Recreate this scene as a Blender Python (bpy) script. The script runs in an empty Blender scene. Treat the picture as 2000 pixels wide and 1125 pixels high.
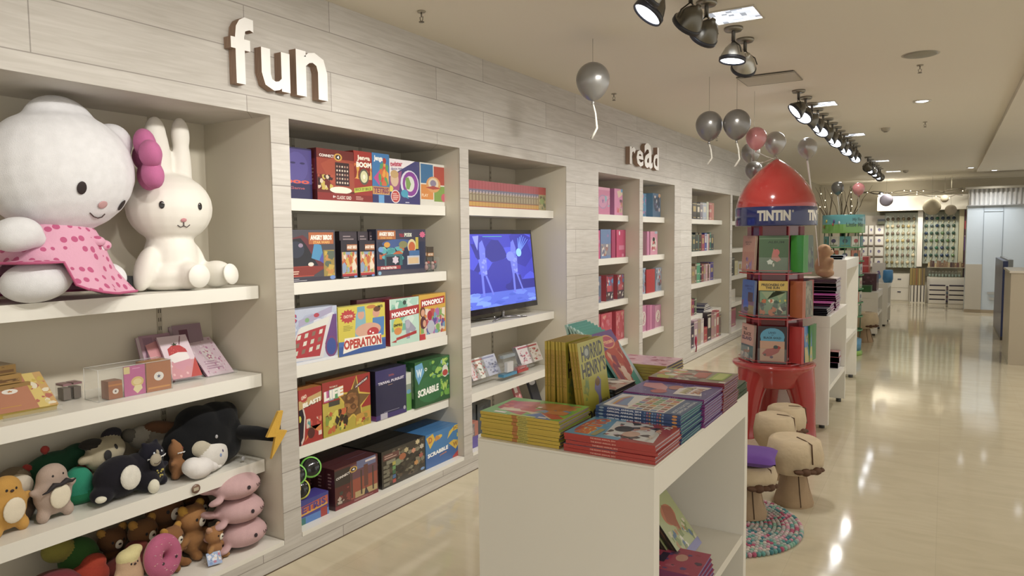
import bpy, bmesh, math, random
from mathutils import Vector, Matrix, Euler, noise as mnoise
S = bpy.context.scene
COL = S.collection
PI = math.pi
rnd = random.Random(7)

# ------------------------------------------------------------------ camera
FPX, YAW, PITCH, ROLL, EYE = 1398.74, .544635, .0716333, -.0104396, 1.55
_f = Vector((-math.sin(YAW)*math.cos(PITCH), math.cos(YAW)*math.cos(PITCH), -math.sin(PITCH)))
_r = Vector((math.cos(YAW), math.sin(YAW), 0)); _u = _r.cross(_f)
_r, _u = _r*math.cos(ROLL)+_u*math.sin(ROLL), _u*math.cos(ROLL)-_r*math.sin(ROLL)
cam = bpy.data.objects.new('camera', bpy.data.cameras.new('camera')); COL.objects.link(cam)
cam.data.sensor_width = 36; cam.data.lens = FPX/2000*36
cam.data.clip_start = .05; cam.data.clip_end = 200
m = Matrix((( _r.x,_u.x,-_f.x,0),(_r.y,_u.y,-_f.y,0),(_r.z,_u.z,-_f.z,EYE),(0,0,0,1)))
cam.matrix_world = m
S.camera = cam
# ------------------------------------------------------------------ exposure and the soft light of the open shop around
S.view_settings.view_transform = 'Standard'; S.view_settings.look = 'None'
S.view_settings.gamma = 1; S.view_settings.use_curve_mapping = False
S.view_settings.exposure = 0.47
w = bpy.data.worlds.new('world'); S.world = w; w.use_nodes = True
w.node_tree.nodes['Background'].inputs[0].default_value = (1.0, .95, .86, 1)
w.node_tree.nodes['Background'].inputs[1].default_value = .70

def lamp(kind, name, loc, power, col=(1, .95, .86), aim=None, **kw):
    l = bpy.data.lights.new(name, kind); l.energy = power; l.color = col
    for k, v in kw.items(): setattr(l, k, v)
    o = bpy.data.objects.new(name, l); COL.objects.link(o); o.location = loc
    if aim: o.rotation_euler = (Vector(aim)-Vector(loc)).to_track_quat('-Z', 'Y').to_euler()
    return o

# ------------------------------------------------------------------ measured places: a ray of the photo met with a plane of the room
def _ray(px, py): return _r*((px-1000)/FPX) - _u*((py-562.5)/FPX) + _f
def onX(px, py, X): d = _ray(px, py); return Vector((0, 0, EYE)) + d*(X/d.x)
def onY(px, py, Y): d = _ray(px, py); return Vector((0, 0, EYE)) + d*(Y/d.y)
def onZ(px, py, Z): d = _ray(px, py); return Vector((0, 0, EYE)) + d*((Z-EYE)/d.z)

# ------------------------------------------------------------------ colour and materials
_hc = {}
def hx(h):
    if not isinstance(h, str): return h
    if h not in _hc:
        c = [int(h[i:i+2], 16)/255 for i in (0, 2, 4)]
        l = [x/12.92 if x <= .04045 else ((x+.055)/1.055)**2.4 for x in c]; g = sum(l)/3; _hc[h] = tuple(.004+x*.86+g*.14 for x in l)
    return _hc[h]
MAT = {}
def mat(name, rough=.5, metal=0, coat=0, sheen=0, bump=0, bscale=60, var=.06, vscale=8, emit=None, trans=0, fixed=None, alpha=1, spec=.5):
    """Procedural material: the colour comes from the mesh's colour attribute, varied by noise, with a noise bump."""
    if name in MAT: return MAT[name]
    M = bpy.data.materials.new(name); M.use_nodes = True; nt = M.node_tree; N = nt.nodes; L = nt.links
    b = N['Principled BSDF']
    if fixed: a = N.new('ShaderNodeRGB'); a.outputs[0].default_value = (*hx(fixed), 1); ao = a.outputs[0]
    else: a = N.new('ShaderNodeAttribute'); a.attribute_name = 'Col'; ao = a.outputs['Color']
    tc = N.new('ShaderNodeTexCoord')
    nz = N.new('ShaderNodeTexNoise'); nz.inputs['Scale'].default_value = vscale; nz.inputs['Detail'].default_value = 3
    L.new(tc.outputs['Object'], nz.inputs['Vector'])
    mr = N.new('ShaderNodeMapRange'); mr.inputs['To Min'].default_value = 1-var; mr.inputs['To Max'].default_value = 1+var
    L.new(nz.outputs['Fac'], mr.inputs['Value'])
    mx = N.new('ShaderNodeVectorMath'); mx.operation = 'SCALE'
    L.new(ao, mx.inputs[0]); L.new(mr.outputs[0], mx.inputs['Scale'])
    L.new(mx.outputs[0], b.inputs['Base Color'])
    b.inputs['Roughness'].default_value = rough; b.inputs['Metallic'].default_value = metal
    b.inputs['Coat Weight'].default_value = coat; b.inputs['Sheen Weight'].default_value = sheen
    b.inputs['Specular IOR Level'].default_value = spec
    b.inputs['Transmission Weight'].default_value = trans; b.inputs['Alpha'].default_value = alpha
    if bump:
        n2 = N.new('ShaderNodeTexNoise'); n2.inputs['Scale'].default_value = bscale; n2.inputs['Detail'].default_value = 2
        L.new(tc.outputs['Object'], n2.inputs['Vector'])
        bp = N.new('ShaderNodeBump'); bp.inputs['Strength'].default_value = bump; bp.inputs['Distance'].default_value = .004
        L.new(n2.outputs['Fac'], bp.inputs['Height']); L.new(bp.outputs[0], b.inputs['Normal'])
    if emit:
        L.new(mx.outputs[0], b.inputs['Emission Color']); b.inputs['Emission Strength'].default_value = emit
    MAT[name] = M; return M
CARD = mat('gloss_card', .32, coat=.25, var=.05, vscale=14)
PAPER = mat('paper', .75, var=.06, vscale=40)
PLUSH = mat('plush_fabric', 1, sheen=.1, bump=.35, bscale=330, var=.09, vscale=30, spec=.1)
LAMI = mat('white_laminate', .28, var=.02, vscale=2)
GLOSS = mat('gloss_paint', .16, coat=.6, var=.03, vscale=5)
PLAST = mat('satin_plastic', .4, var=.04, vscale=10)
METAL = mat('brushed_metal', .3, metal=.85, var=.05, vscale=20)
CLEAR = mat('clear_acrylic', .08, trans=.4, var=.0, alpha=.15)
GLOW = mat('lamp_glow', .5, emit=6)
BULB = mat('fairy_bulb', .5, emit=25)
LOGO = mat('painted_board', .6, var=.03, vscale=10)
BALLOON = mat('balloon_rubber', .28, metal=.55, coat=.3, var=.04, vscale=5)
PINKB = mat('pink_balloon_rubber', .2, coat=.5, var=.04, vscale=5)
LOG = mat('raw_log_wood', .8, bump=.8, bscale=30, var=.25, vscale=9)
FELT = mat('felt_ball', 1, sheen=.3, bump=.5, bscale=300, var=.12, vscale=60, spec=.1)

def wood_mat():
    M = bpy.data.materials.new('whitewashed_plank'); M.use_nodes = True; nt = M.node_tree; N = nt.nodes; L = nt.links
    b = N['Principled BSDF']; tc = N.new('ShaderNodeTexCoord')
    sep = N.new('ShaderNodeSeparateXYZ'); L.new(tc.outputs['Object'], sep.inputs[0])
    az = N.new('ShaderNodeMath'); az.operation = 'ADD'; az.inputs[1].default_value = -1.99+.193*20; L.new(sep.outputs['Z'], az.inputs[0])
    yx = N.new('ShaderNodeMath'); yx.operation = 'ADD'; L.new(sep.outputs['Y'], yx.inputs[0]); L.new(sep.outputs['X'], yx.inputs[1])
    cb = N.new('ShaderNodeCombineXYZ'); L.new(yx.outputs[0], cb.inputs[0]); L.new(az.outputs[0], cb.inputs[1])
    br = N.new('ShaderNodeTexBrick'); L.new(cb.outputs[0], br.inputs['Vector'])
    br.inputs['Scale'].default_value = 1; br.inputs['Row Height'].default_value = .193; br.inputs['Brick Width'].default_value = 1.38
    br.inputs['Mortar Size'].default_value = .0022; br.offset = .37; br.offset_frequency = 2
    br.inputs['Color1'].default_value = (.52, .49, .45, 1); br.inputs['Color2'].default_value = (.60, .575, .54, 1); br.inputs['Mortar'].default_value = (.30, .275, .25, 1)
    mp = N.new('ShaderNodeMapping'); mp.inputs['Scale'].default_value = (2.2, 2.2, 34); L.new(tc.outputs['Object'], mp.inputs[0])
    gn = N.new('ShaderNodeTexNoise'); gn.inputs['Scale'].default_value = 1.6; gn.inputs['Detail'].default_value = 6; gn.inputs['Distortion'].default_value = .9; L.new(mp.outputs[0], gn.inputs['Vector'])
    cr = N.new('ShaderNodeValToRGB'); cr.color_ramp.elements[0].position = .3; cr.color_ramp.elements[0].color = (.88, .87, .85, 1)
    cr.color_ramp.elements[1].position = .68; cr.color_ramp.elements[1].color = (1.06, 1.06, 1.06, 1); L.new(gn.outputs['Fac'], cr.inputs[0])
    mx = N.new('ShaderNodeMix'); mx.data_type = 'RGBA'; mx.blend_type = 'MULTIPLY'; mx.inputs['Factor'].default_value = 1
    L.new(br.outputs['Color'], mx.inputs['A']); L.new(cr.outputs[0], mx.inputs['B']); L.new(mx.outputs['Result'], b.inputs['Base Color'])
    b.inputs['Roughness'].default_value = .55
    bp = N.new('ShaderNodeBump'); bp.inputs['Strength'].default_value = .25; bp.inputs['Distance'].default_value = .003; L.new(gn.outputs['Fac'], bp.inputs['Height']); L.new(bp.outputs[0], b.inputs['Normal'])
    return M
WOOD = wood_mat()
def floor_mat():
    M = bpy.data.materials.new('polished_cream_marble'); M.use_nodes = True; nt = M.node_tree; N = nt.nodes; L = nt.links
    b = N['Principled BSDF']; tc = N.new('ShaderNodeTexCoord')
    br = N.new('ShaderNodeTexBrick'); L.new(tc.outputs['Object'], br.inputs['Vector']); br.offset = 0
    br.inputs['Scale'].default_value = 1; br.inputs['Row Height'].default_value = .6; br.inputs['Brick Width'].default_value = .6; br.inputs['Mortar Size'].default_value = .0012
    br.inputs['Color1'].default_value = (.60, .535, .395, 1); br.inputs['Color2'].default_value = (.575, .51, .37, 1); br.inputs['Mortar'].default_value = (.52, .46, .34, 1)
    mp = N.new('ShaderNodeMapping'); mp.inputs['Scale'].default_value = (1, 3.2, 1); mp.inputs['Rotation'].default_value = (0, 0, .5); L.new(tc.outputs['Object'], mp.inputs[0])
    nz = N.new('ShaderNodeTexNoise'); nz.inputs['Scale'].default_value = 2.3; nz.inputs['Detail'].default_value = 8; nz.inputs['Distortion'].default_value = 1.4; L.new(mp.outputs[0], nz.inputs['Vector'])
    cr = N.new('ShaderNodeValToRGB'); cr.color_ramp.elements[0].position = .35; cr.color_ramp.elements[0].color = (.95, .945, .93, 1)
    cr.color_ramp.elements[1].position = .65; cr.color_ramp.elements[1].color = (1.03, 1.03, 1.03, 1); L.new(nz.outputs['Fac'], cr.inputs[0])
    mx = N.new('ShaderNodeMix'); mx.data_type = 'RGBA'; mx.blend_type = 'MULTIPLY'; mx.inputs['Factor'].default_value = 1
    L.new(br.outputs['Color'], mx.inputs['A']); L.new(cr.outputs[0], mx.inputs['B']); L.new(mx.outputs['Result'], b.inputs['Base Color'])
    b.inputs['Roughness'].default_value = .075; b.inputs['Specular IOR Level'].default_value = .42
    return M
FLOOR = floor_mat()
NICHE = mat('niche_laminate', .5, var=.03, vscale=2, fixed='d3cbb8')
CEIL = mat('ceiling_paint', .75, var=.02, vscale=1.2, fixed='e2dac9')

# ------------------------------------------------------------------ mesh builder
def R3(rx=0, ry=0, rz=0, deg=True):
    k = PI/180 if deg else 1
    return Euler((rx*k, ry*k, rz*k)).to_matrix()
class MB:
    def __init__(s): s.v = []; s.f = []; s.c = []; s.m = []; s.sm = []
    def add(s, vs, fs, col, m=0, smooth=False):
        o = len(s.v); s.v += [tuple(v) for v in vs]
        for k, f in enumerate(fs):
            s.f.append([i+o for i in f]); s.c.append(col[k] if isinstance(col, list) else hx(col)); s.m.append(m); s.sm.append(smooth)
        return s
    def box(s, x0, y0, z0, x1, y1, z1, col='ffffff', m=0):
        return s.obox(Vector(((x0+x1)/2, (y0+y1)/2, (z0+z1)/2)), Matrix.Identity(3), abs(x1-x0), abs(y1-y0), abs(z1-z0), col, m)
    def obox(s, c, R, sx, sy, sz, col='ffffff', m=0):
        P = [Vector(c)+R@Vector((sx*a/2, sy*b/2, sz*d/2)) for a in (-1, 1) for b in (-1, 1) for d in (-1, 1)]
        return s.add(P, [(0, 1, 3, 2), (4, 6, 7, 5), (0, 4, 5, 1), (2, 3, 7, 6), (0, 2, 6, 4), (1, 5, 7, 3)], col, m)
    def ball(s, c, r, col='ffffff', m=0, R=None, nu=16, nv=10):
        if not hasattr(r, '__len__'): r = (r, r, r)
        R = R or Matrix.Identity(3); c = Vector(c); P = [c+R@Vector((0, 0, r[2]))]
        for j in range(1, nv):
            t = PI*j/nv
            for i in range(nu):
                a = 2*PI*i/nu; P.append(c+R@Vector((r[0]*math.sin(t)*math.cos(a), r[1]*math.sin(t)*math.sin(a), r[2]*math.cos(t))))
        P.append(c-R@Vector((0, 0, r[2]))); F = []
        for i in range(nu):
            k = (i+1) % nu; F.append((0, 1+i, 1+k)); b = 1+(nv-2)*nu; F.append((len(P)-1, b+k, b+i))
            for j in range(nv-2): a = 1+j*nu; F.append((a+i, a+nu+i, a+nu+k, a+k))
        return s.add(P, F, col, m, True)
    def lathe(s, prof, c=(0, 0, 0), R=None, col='ffffff', m=0, n=24, smooth=True, a0=0, a1=2*PI):
        R = R or Matrix.Identity(3); c = Vector(c); P = []; F = []; full = abs(a1-a0-2*PI) < 1e-6; k = n if full else n+1
        for r, z in prof:
            for i in range(k):
                a = a0+(a1-a0)*i/n; P.append(c+R@Vector((r*math.cos(a), r*math.sin(a), z)))
        for j in range(len(prof)-1):
            for i in range(n):
                i2 = (i+1) % k; F.append((j*k+i, j*k+i2, (j+1)*k+i2, (j+1)*k+i))
        return s.add(P, F, col, m, smooth)
    def tube(s, pts, rad, col='ffffff', m=0, n=8):
        pts = [Vector(p) for p in pts]; P = []; F = []
        if not hasattr(rad, '__len__'): rad = [rad]*len(pts)
        up = None
        for i, p in enumerate(pts):
            t = (pts[min(i+1, len(pts)-1)]-pts[max(i-1, 0)]).normalized()
            if up is None: up = t.orthogonal().normalized()
            up = (up-t*up.dot(t)).normalized(); w_ = t.cross(up)
            for k in range(n):
                a = 2*PI*k/n; P.append(p+(up*math.cos(a)+w_*math.sin(a))*rad[i])
        for i in range(len(pts)-1):
            for k in range(n): k2 = (k+1) % n; F.append((i*n+k, i*n+k2, (i+1)*n+k2, (i+1)*n+k))
        F.append(tuple(range(n-1, -1, -1))); F.append(tuple(range((len(pts)-1)*n, len(pts)*n)))
        return s.add(P, F, col, m, True)
    def prism(s, poly, O, u, v, n, d, col='ffffff', m=0, side=None):
        """2D outline (x,y) laid on u,v at O, thickened by d along n"""
        O = Vector(O); u = Vector(u); v = Vector(v); n = Vector(n); k = len(poly)
        P = [O+u*x+v*y for x, y in poly]+[O+u*x+v*y+n*d for x, y in poly]
        s.add(P, [tuple(range(k, 2*k)), tuple(range(k-1, -1, -1))], col, m)
        s.add(P, [(i, (i+1) % k, k+(i+1) % k, k+i) for i in range(k)], side or col, m); return s
    def build(s, name, mats=None, parent=None, loc=None, weld=False):
        me = bpy.data.meshes.new(name)
        if loc is not None: L_ = Vector(loc); vs = [(x-L_.x, y-L_.y, z-L_.z) for x, y, z in s.v]
        else: vs = s.v
        me.from_pydata(vs, [], s.f)
        ca = me.color_attributes.new('Col', 'FLOAT_COLOR', 'CORNER'); buf = []
        for f, c in zip(s.f, s.c): buf += (list(c)+[1.0])*len(f)
        ca.data.foreach_set('color', buf)
        me.polygons.foreach_set('material_index', s.m); me.polygons.foreach_set('use_smooth', s.sm)
        mats = mats or [CARD]
        for mm in (mats if isinstance(mats, (list, tuple)) else [mats]): me.materials.append(mm)
        me.update()
        o = bpy.data.objects.new(name, me); COL.objects.link(o)
        if parent: o.parent = parent
        if loc is not None: o.location = loc
        return o

def tag(o, label=None, cat=None, group=None, kind=None):
    if label: o['label'] = label
    if cat: o['category'] = cat
    if group: o['group'] = group
    if kind: o['kind'] = kind
    return o
def thing(name, label, cat, loc=(0, 0, 0), rz=0, group=None):
    o = bpy.data.objects.new(name, None); COL.objects.link(o); o.location = loc; o.rotation_euler = (0, 0, rz)
    o.empty_display_size = .05
    return tag(o, label, cat, group)
def dup(o, loc=None, rot=None, label=None, group=None, parent=None):
    c = o.copy(); COL.objects.link(c)
    if parent: c.parent = parent
    if loc is not None: c.location = loc
    if rot is not None: c.rotation_euler = rot
    if label: c['label'] = label
    if group: c['group'] = group
    for ch in list(o.children): dup(ch, parent=c)
    return c
def structure(o): o['kind'] = 'structure'; return o

# ------------------------------------------------------------------ writing and printed pictures on faces
_gl = {}
def glyphs(text, bold=.0):
    k = (text, bold)
    if k in _gl: return _gl[k]
    cu = bpy.data.curves.new('t', 'FONT'); cu.body = text; cu.resolution_u = 2; cu.offset = bold; cu.align_x = 'LEFT'
    ob = bpy.data.objects.new('t', cu); COL.objects.link(ob)
    me = bpy.data.meshes.new_from_object(ob.evaluated_get(bpy.context.evaluated_depsgraph_get()))
    vs = [(v.co.x, v.co.y) for v in me.vertices]; fs = [tuple(p.vertices) for p in me.polygons]
    bpy.data.objects.remove(ob); bpy.data.curves.remove(cu); bpy.data.meshes.remove(me)
    x0 = min(v[0] for v in vs); x1 = max(v[0] for v in vs); y0 = min(v[1] for v in vs); y1 = max(v[1] for v in vs)
    _gl[k] = ([((x-x0)/(x1-x0), (y-y0)/(y1-y0)) for x, y in vs], fs); return _gl[k]
class Art:
    """Flat print on a face: O lower-left corner, U,V full edge vectors, n outward; coordinates 0..1"""
    def __init__(s, mb, O, U, V, n=None, m=0, step=.000016):
        s.mb = mb; s.O = Vector(O); s.U = Vector(U); s.V = Vector(V); s.n = (n or s.U.cross(s.V)).normalized(); s.k = 1; s.m = m; s.step = step
    def P(s, x, y): return s.O+s.U*min(1, max(0, x))+s.V*min(1, max(0, y))+s.n*(s.k*s.step+.00008)
    def poly(s, pts, col): s.mb.add([s.P(*p) for p in pts], [tuple(range(len(pts)))], col, s.m); s.k += 1; return s
    def rect(s, x0, y0, x1, y1, col): return s.poly([(x0, y0), (x1, y0), (x1, y1), (x0, y1)], col)
    def disc(s, x, y, rx, ry, col, n=18): return s.poly([(x+rx*math.cos(2*PI*i/n), y+ry*math.sin(2*PI*i/n)) for i in range(n)], col)
    def star(s, x, y, rx, ry, col, n=12, q=.7, rot=0): 
        return s.poly([(x+rx*(1 if i % 2 == 0 else q)*math.sin(rot+PI*i/n), y+ry*(1 if i % 2 == 0 else q)*math.cos(rot+PI*i/n)) for i in range(2*n)], col)
    def text(s, t, x0, y0, x1, y1, col, bold=.02, rise=0, shadow=None):
        vs, fs = glyphs(t, bold)
        for dx, dy, c in ([(.01, -.012, shadow)] if shadow else [])+[(0, 0, col)]:
            P = [s.P(x0+dx+(x1-x0)*x, y0+dy+(y1-y0)*y+rise*x) for x, y in vs]
            s.mb.add(P, fs, c, s.m); s.k += 1
        return s
    def busy(s, x0, y0, x1, y1, cols, n=30, r=.07, seed=1, asp=1):
        q = random.Random(seed)
        for i in range(n):
            x = q.uniform(x0, x1); y = q.uniform(y0, y1); rr = r*q.uniform(.4, 1.3); c = q.choice(cols)
            k = q.choice((4, 5, 6, 8)); a0 = q.random()*6
            s.poly([(min(x1, max(x0, x+rr*q.uniform(.6, 1.2)*math.cos(a0+2*PI*j/k))), min(y1, max(y0, y+asp*rr*q.uniform(.6, 1.2)*math.sin(a0+2*PI*j/k)))) for j in range(k)], c)
        return s
    def lines(s, x0, y0, x1, y1, n, col, seed=1):
        q = random.Random(seed)
        for i in range(n):
            y = y1-(y1-y0)*(i+.5)/n; s.rect(x0, y-(y1-y0)/n*.22, x0+(x1-x0)*q.uniform(.6, 1), y+(y1-y0)/n*.22, col)
        return s
# ================================================================== the room
XW = -2.648; ZC = 2.719; ZH = 2.112; XS = -2.765; XB = -3.13; ZB = .122
CREAM = 'd9d2c0'; WHITE = 'e9e6dc'
b = MB(); b.box(-3.4, -2.5, -.05, 3.6, 19.2, 0); structure(b.build('floor', FLOOR))
b = MB(); b.box(-3.4, -2.5, ZC, 3.6, 19.2, ZC+.06); structure(b.build('ceiling', CEIL))
# niches along the left wall: (y0, y1)
NI = [(.15, 2.263), (2.37, 3.749), (3.846, 5.238), (5.868, 6.866), (6.959, 7.954), (8.598, 10.415), (10.53, 12.3)]
b = MB(); b.box(-3.2, -2.5, ZH, XW, 12.45, ZC, m=0)            # header
b.box(-3.2, -2.5, 0, XW, 12.45, .1, m=0)                        # plinth
b.box(-3.2, -2.5, .1, XB, 12.45, ZH, m=1)                       # back
py = -2.5
for a, c in NI+[(12.45, 12.45)]:
    t = .003 if a-py > .02 else 0
    b.box(XB, py+t, .1, XW-.003, a-t, ZH, m=1)
    if a > py: b.box(XW-.003, py, .1, XW, a, ZH, m=0)
    py = c
structure(b.build('wall_left', [WOOD, NICHE]))
for i, (a, c) in enumerate(NI):                                  # niche floors
    b = MB(); b.box(XB, a+.003, .1, XW+.001, c-.003, ZB, WHITE); structure(b.build('trim_%d' % (i+1), LAMI))
b = MB(); b.box(XW-.02, -2.5, .0, XW+.004, 12.45, .004, '5a4632'); structure(b.build('baseboard_left', PLAST))
b = MB(); b.box(-3.2, 12.45, 0, XW, 19.2, ZC, 'a59c86'); structure(b.build('wall_left_rear', mat('plaster', .85, var=.03, vscale=3)))
b = MB(); b.box(-3.2, 19.0, 0, 3.6, 19.2, ZC, 'b8ae96'); structure(b.build('wall_back', mat('plaster')))
# slotted uprights on the niche backs
n = 20
for a, c in NI[:3]:
    for q in ((.52, .87) if a < 1 else (.33, .72)):
        y = a+(c-a)*q; b = MB(); b.box(XB, y-.012, ZB, XB+.004, y+.012, ZH, 'b4ab97')
        for k in range(48):
            z = ZB+.05+k*.04
            for e in (-.005, .005): b.box(XB+.004, y+e-.0018, z, XB+.0044, y+e+.0018, z+.018, '3c382f')
        structure(b.build('trim_%d' % n, PLAST)); n += 1
# shelves
SH = [1.75, 1.332, .914, .500]
bay = ['bay of plush toys', 'bay of board games', 'bay with the television', 'bay of pink books left of the thin divider', 'narrow bay right of the thin divider', 'bay of assorted novels', 'bay half hidden by the red rocket stand']
pos = {0: [None, 'top shelf', 'middle shelf', 'lowest shelf']}
for i, (a, c) in enumerate(NI):
    zs = SH[1:] if i == 0 else ([1.757, .93, .47] if i == 2 else SH)
    for k, z in enumerate(zs):
        w = {0: 'topmost', 1: 'second', 2: 'third', 3: 'fourth'}[k]
        b = MB(); b.box(XB+.001, a+.004, z-.06, XS, c-.004, z, WHITE)
        tag(b.build('shelf', LAMI), '%s white shelf board down, %s' % (w, bay[i]), 'shelf', 'white shelf boards in the wall bays')
# wall letters of plywood
def letters(word, y0, z0, sizes, d=.045):
    """sizes: (letter, y start, z bottom, width, height)"""
    for ch, y, z, wd, ht in sizes:
        vs, fs = glyphs(ch, .02)
        me = bpy.data.meshes.new('letter'); bm = bmesh.new()
        bv = [bm.verts.new((0, x*wd, q*ht)) for x, q in vs]
        for f in fs:
            try: bm.faces.new([bv[i] for i in f])
            except ValueError: pass
        bmesh.ops.remove_doubles(bm, verts=bm.verts, dist=1e-5)
        bmesh.ops.recalc_face_normals(bm, faces=bm.faces)
        r = bmesh.ops.extrude_face_region(bm, geom=bm.faces[:])
        vv = [e for e in r['geom'] if isinstance(e, bmesh.types.BMVert)]
        bmesh.ops.translate(bm, verts=vv, vec=(d, 0, 0)); bmesh.ops.recalc_face_normals(bm, faces=bm.faces)
        cl = bm.loops.layers.float_color.new('Col')
        for f in bm.faces:
            front = abs(f.normal.x) > .5
            for l in f.loops: l[cl] = (*hx('f4f2ee' if front else '8a6a58'), 1)
            f.material_index = 0 if front else 1
        bm.to_mesh(me); bm.free(); me.materials.append(LOGO); me.materials.append(ply)
        o = bpy.data.objects.new('sign_letter', me); COL.objects.link(o); o.location = (XW+.001, y, z)
        tag(o, 'white plywood letter %s of the word %s mounted on the plank header' % (ch, word), 'sign letter', 'letters of the word '+word)
def ply_mat():
    M = mat('plywood_edge', .7, var=.05); nt = M.node_tree; N = nt.nodes; L = nt.links
    tc = N.new('ShaderNodeTexCoord'); wv = N.new('ShaderNodeTexWave'); wv.bands_direction = 'X'; wv.inputs['Scale'].default_value = 32
    L.new(tc.outputs['Object'], wv.inputs['Vector']); mx = N.new('ShaderNodeMix'); mx.data_type = 'RGBA'
    mx.inputs['A'].default_value = (.16, .09, .06, 1); mx.inputs['B'].default_value = (.42, .30, .22, 1)
    L.new(wv.outputs['Fac'], mx.inputs['Factor']); L.new(mx.outputs['Result'], N['Principled BSDF'].inputs['Base Color']); return M
ply = ply_mat()
letters('fun', 0, 0, [('f', 2.030, 2.215, .118, .285), ('u', 2.186, 2.215, .160, .180), ('n', 2.384, 2.218, .196, .215)])
letters('read', 0, 0, [('r', 6.49, 2.232, .15, .168), ('e', 6.665, 2.228, .185, .16), ('a', 6.875, 2.226, .235, .25), ('d', 7.135, 2.226, .16, .235)])
# ------------------------------------------------------------------ ceiling fittings
def spot_fixture(x, y, aim, power, label, dark=False, on=True):
    """round canopy, stem, wire yoke, bell shade with a dark rim; the lens glows and carries its own light"""
    t = thing('ceiling_spotlight', label, 'spotlight', (x, y, ZC), 0, 'ceiling spotlights in the rows')
    b = MB(); b.lathe([(0, 0), (.052, 0), (.052, -.012), (.045, -.02), (0, -.02)], col='8f8a7e', n=20); b.build('canopy', METAL, t)
    b = MB(); b.lathe([(.011, -.018), (.011, -.075), (0, -.075)], col='55514a', n=10); b.build('stem', METAL, t)
    d = (Vector(aim)-Vector((x, y, ZC-.15))).normalized()
    c = Vector((0, 0, -.148)); q = d.to_track_quat('-Z', 'Y').to_matrix()
    b = MB(); side = d.cross(Vector((0, 0, 1))).normalized()
    for s in (-1, 1):
        b.tube([Vector((0, 0, -.07)), Vector((0, 0, -.085))+side*s*.02, c+side*s*.06+Vector((0, 0, .035)), c+side*s*.076+d*.005], .0035, '46433d', n=6)
    b.build('yoke', METAL, t)
    shc = '6b675d' if dark else 'b9b6ac'
    b = MB(); b.lathe([(.012, .075), (.016, .062), (.03, .055), (.05, .03), (.066, -.005), (.07, -.02)], c, q, shc, n=24)
    b.lathe([(.0, .078), (.012, .075)], c, q, shc, n=24); b.build('shade', METAL, t)
    b = MB(); b.lathe([(.07, -.02), (.075, -.022), (.075, -.042), (.068, -.044), (.066, -.03), (.07, -.02)], c, q, '20222c', n=24); b.build('rim', PLAST, t)
    b = MB(); b.lathe([(0, -.034), (.066, -.034)], c, q, 'eef4ff', n=24, smooth=False); b.build('lens', GLOW if on else PLAST, t)
    if on:
        lamp('SPOT', 'spot_beam', Vector((x, y, ZC))+c+d*.05, power, (1, .955, .88), aim, spot_size=1.5, spot_blend=.8, shadow_soft_size=.05)
    return t
LX = -1.066
ws = ['nearest the camera', 'second nearest the camera', 'third from the camera']
# first row, over the near display table
for i, (y, aim, on) in enumerate([(1.1, (-2.75, 1.0, 1.3), 1), (1.75, (-2.75, 1.9, 1.6), 1), (2.35, (-2.7, 2.6, 1.5), 1), (2.9, (-2.7, 3.0, 1.4), 1)]):
    spot_fixture(LX, y, aim, 30, 'black rimmed ceiling spotlight of the first row, %s' % ['out past the top of the frame', 'above the plush toy bay', 'above the board games', 'just above the frame'][i])
spot_fixture(-1.16, 3.16, (-2.2, 2.4, .9), 30, 'dark rimmed ceiling spotlight with a bright white lens at the top edge of the photo', True)
spot_fixture(LX, 3.42, (-2.6, 4.3, 1.2), 34, 'grey bell shaped ceiling spotlight, left of the pair by the square downlight', True)
spot_fixture(LX, 3.68, (-2.6, 4.8, 1.0), 34, 'grey bell shaped ceiling spotlight hanging in front of the square downlight', True)
spot_fixture(LX, 4.214, (-1.25, 4.0, .6), 18, 'silver bell shaped ceiling spotlight with black rim, left of the two silver ones')
spot_fixture(LX, 4.491, (-2.4, 6.6, .6), 30, 'silver round ceiling spotlight, right of the two silver ones')
for i in range(14):
    y = 6.32+i*.34
    tgt = [(-2.65, y-.9, 1.1), (-1.9, y-1.5, .7), (-2.7, y+.3, 1.3)][i % 3]
    spot_fixture(LX, y, tgt, 20, 'black rimmed spotlight number %s along the long row above the red rocket' % (['one', 'two', 'three', 'four', 'five', 'six', 'seven', 'eight', 'nine', 'ten', 'eleven', 'twelve', 'thirteen', 'fourteen'][i]), True)
for i in range(7):
    y = 12.4+i*.4
    spot_fixture(LX, y, (-2.3, y-1.2, .9) if i % 2 else (-1.2, y+3, .7), 16, 'spotlight of the far ceiling row, %s from the near end' % ['first', 'second', 'third', 'fourth', 'fifth', 'sixth', 'seventh'][i], True)
# recessed square downlights
for i, (x, y) in enumerate([(-1.0, 3.98), (-1.0, 7.1), (-.98, 9.5), (-.95, 13.2), (-.9, 15.6)]):
    t = thing('recessed_downlight', 'square recessed downlight with faceted reflector, %s along the spotlight rows' % ['nearest', 'second', 'third', 'fourth', 'farthest'][i], 'downlight', (x, y, ZC))
    b = MB(); 
    for s in ((-.13, -.13, .13, -.12), (-.13, .12, .13, .13), (-.13, -.12, -.12, .12), (.12, -.12, .13, .12)): b.box(s[0], s[1], -.006, s[2], s[3], -.0005, 'c9c2b2')
    b.build('frame', PLAST, t)
    b = MB(); q = random.Random(i)
    for a in range(8):
        for c in range(8):
            v = q.choice(['f4f6fa', '9fa4ac', 'd5dae2', '6f747c']); b.box(-.12+a*.03, -.12+c*.03, -.003, -.09+a*.03, -.09+c*.03, -.001-.0015*q.random(), v)
    b.build('reflector', mat('lit_reflector', .2, metal=.3, emit=1.6), t)
    lamp('SPOT', 'downlight_beam', (x, y, ZC-.02), 26, (1, .96, .9), (x, y, 0), spot_size=2.0, spot_blend=.9, shadow_soft_size=.1)
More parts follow.
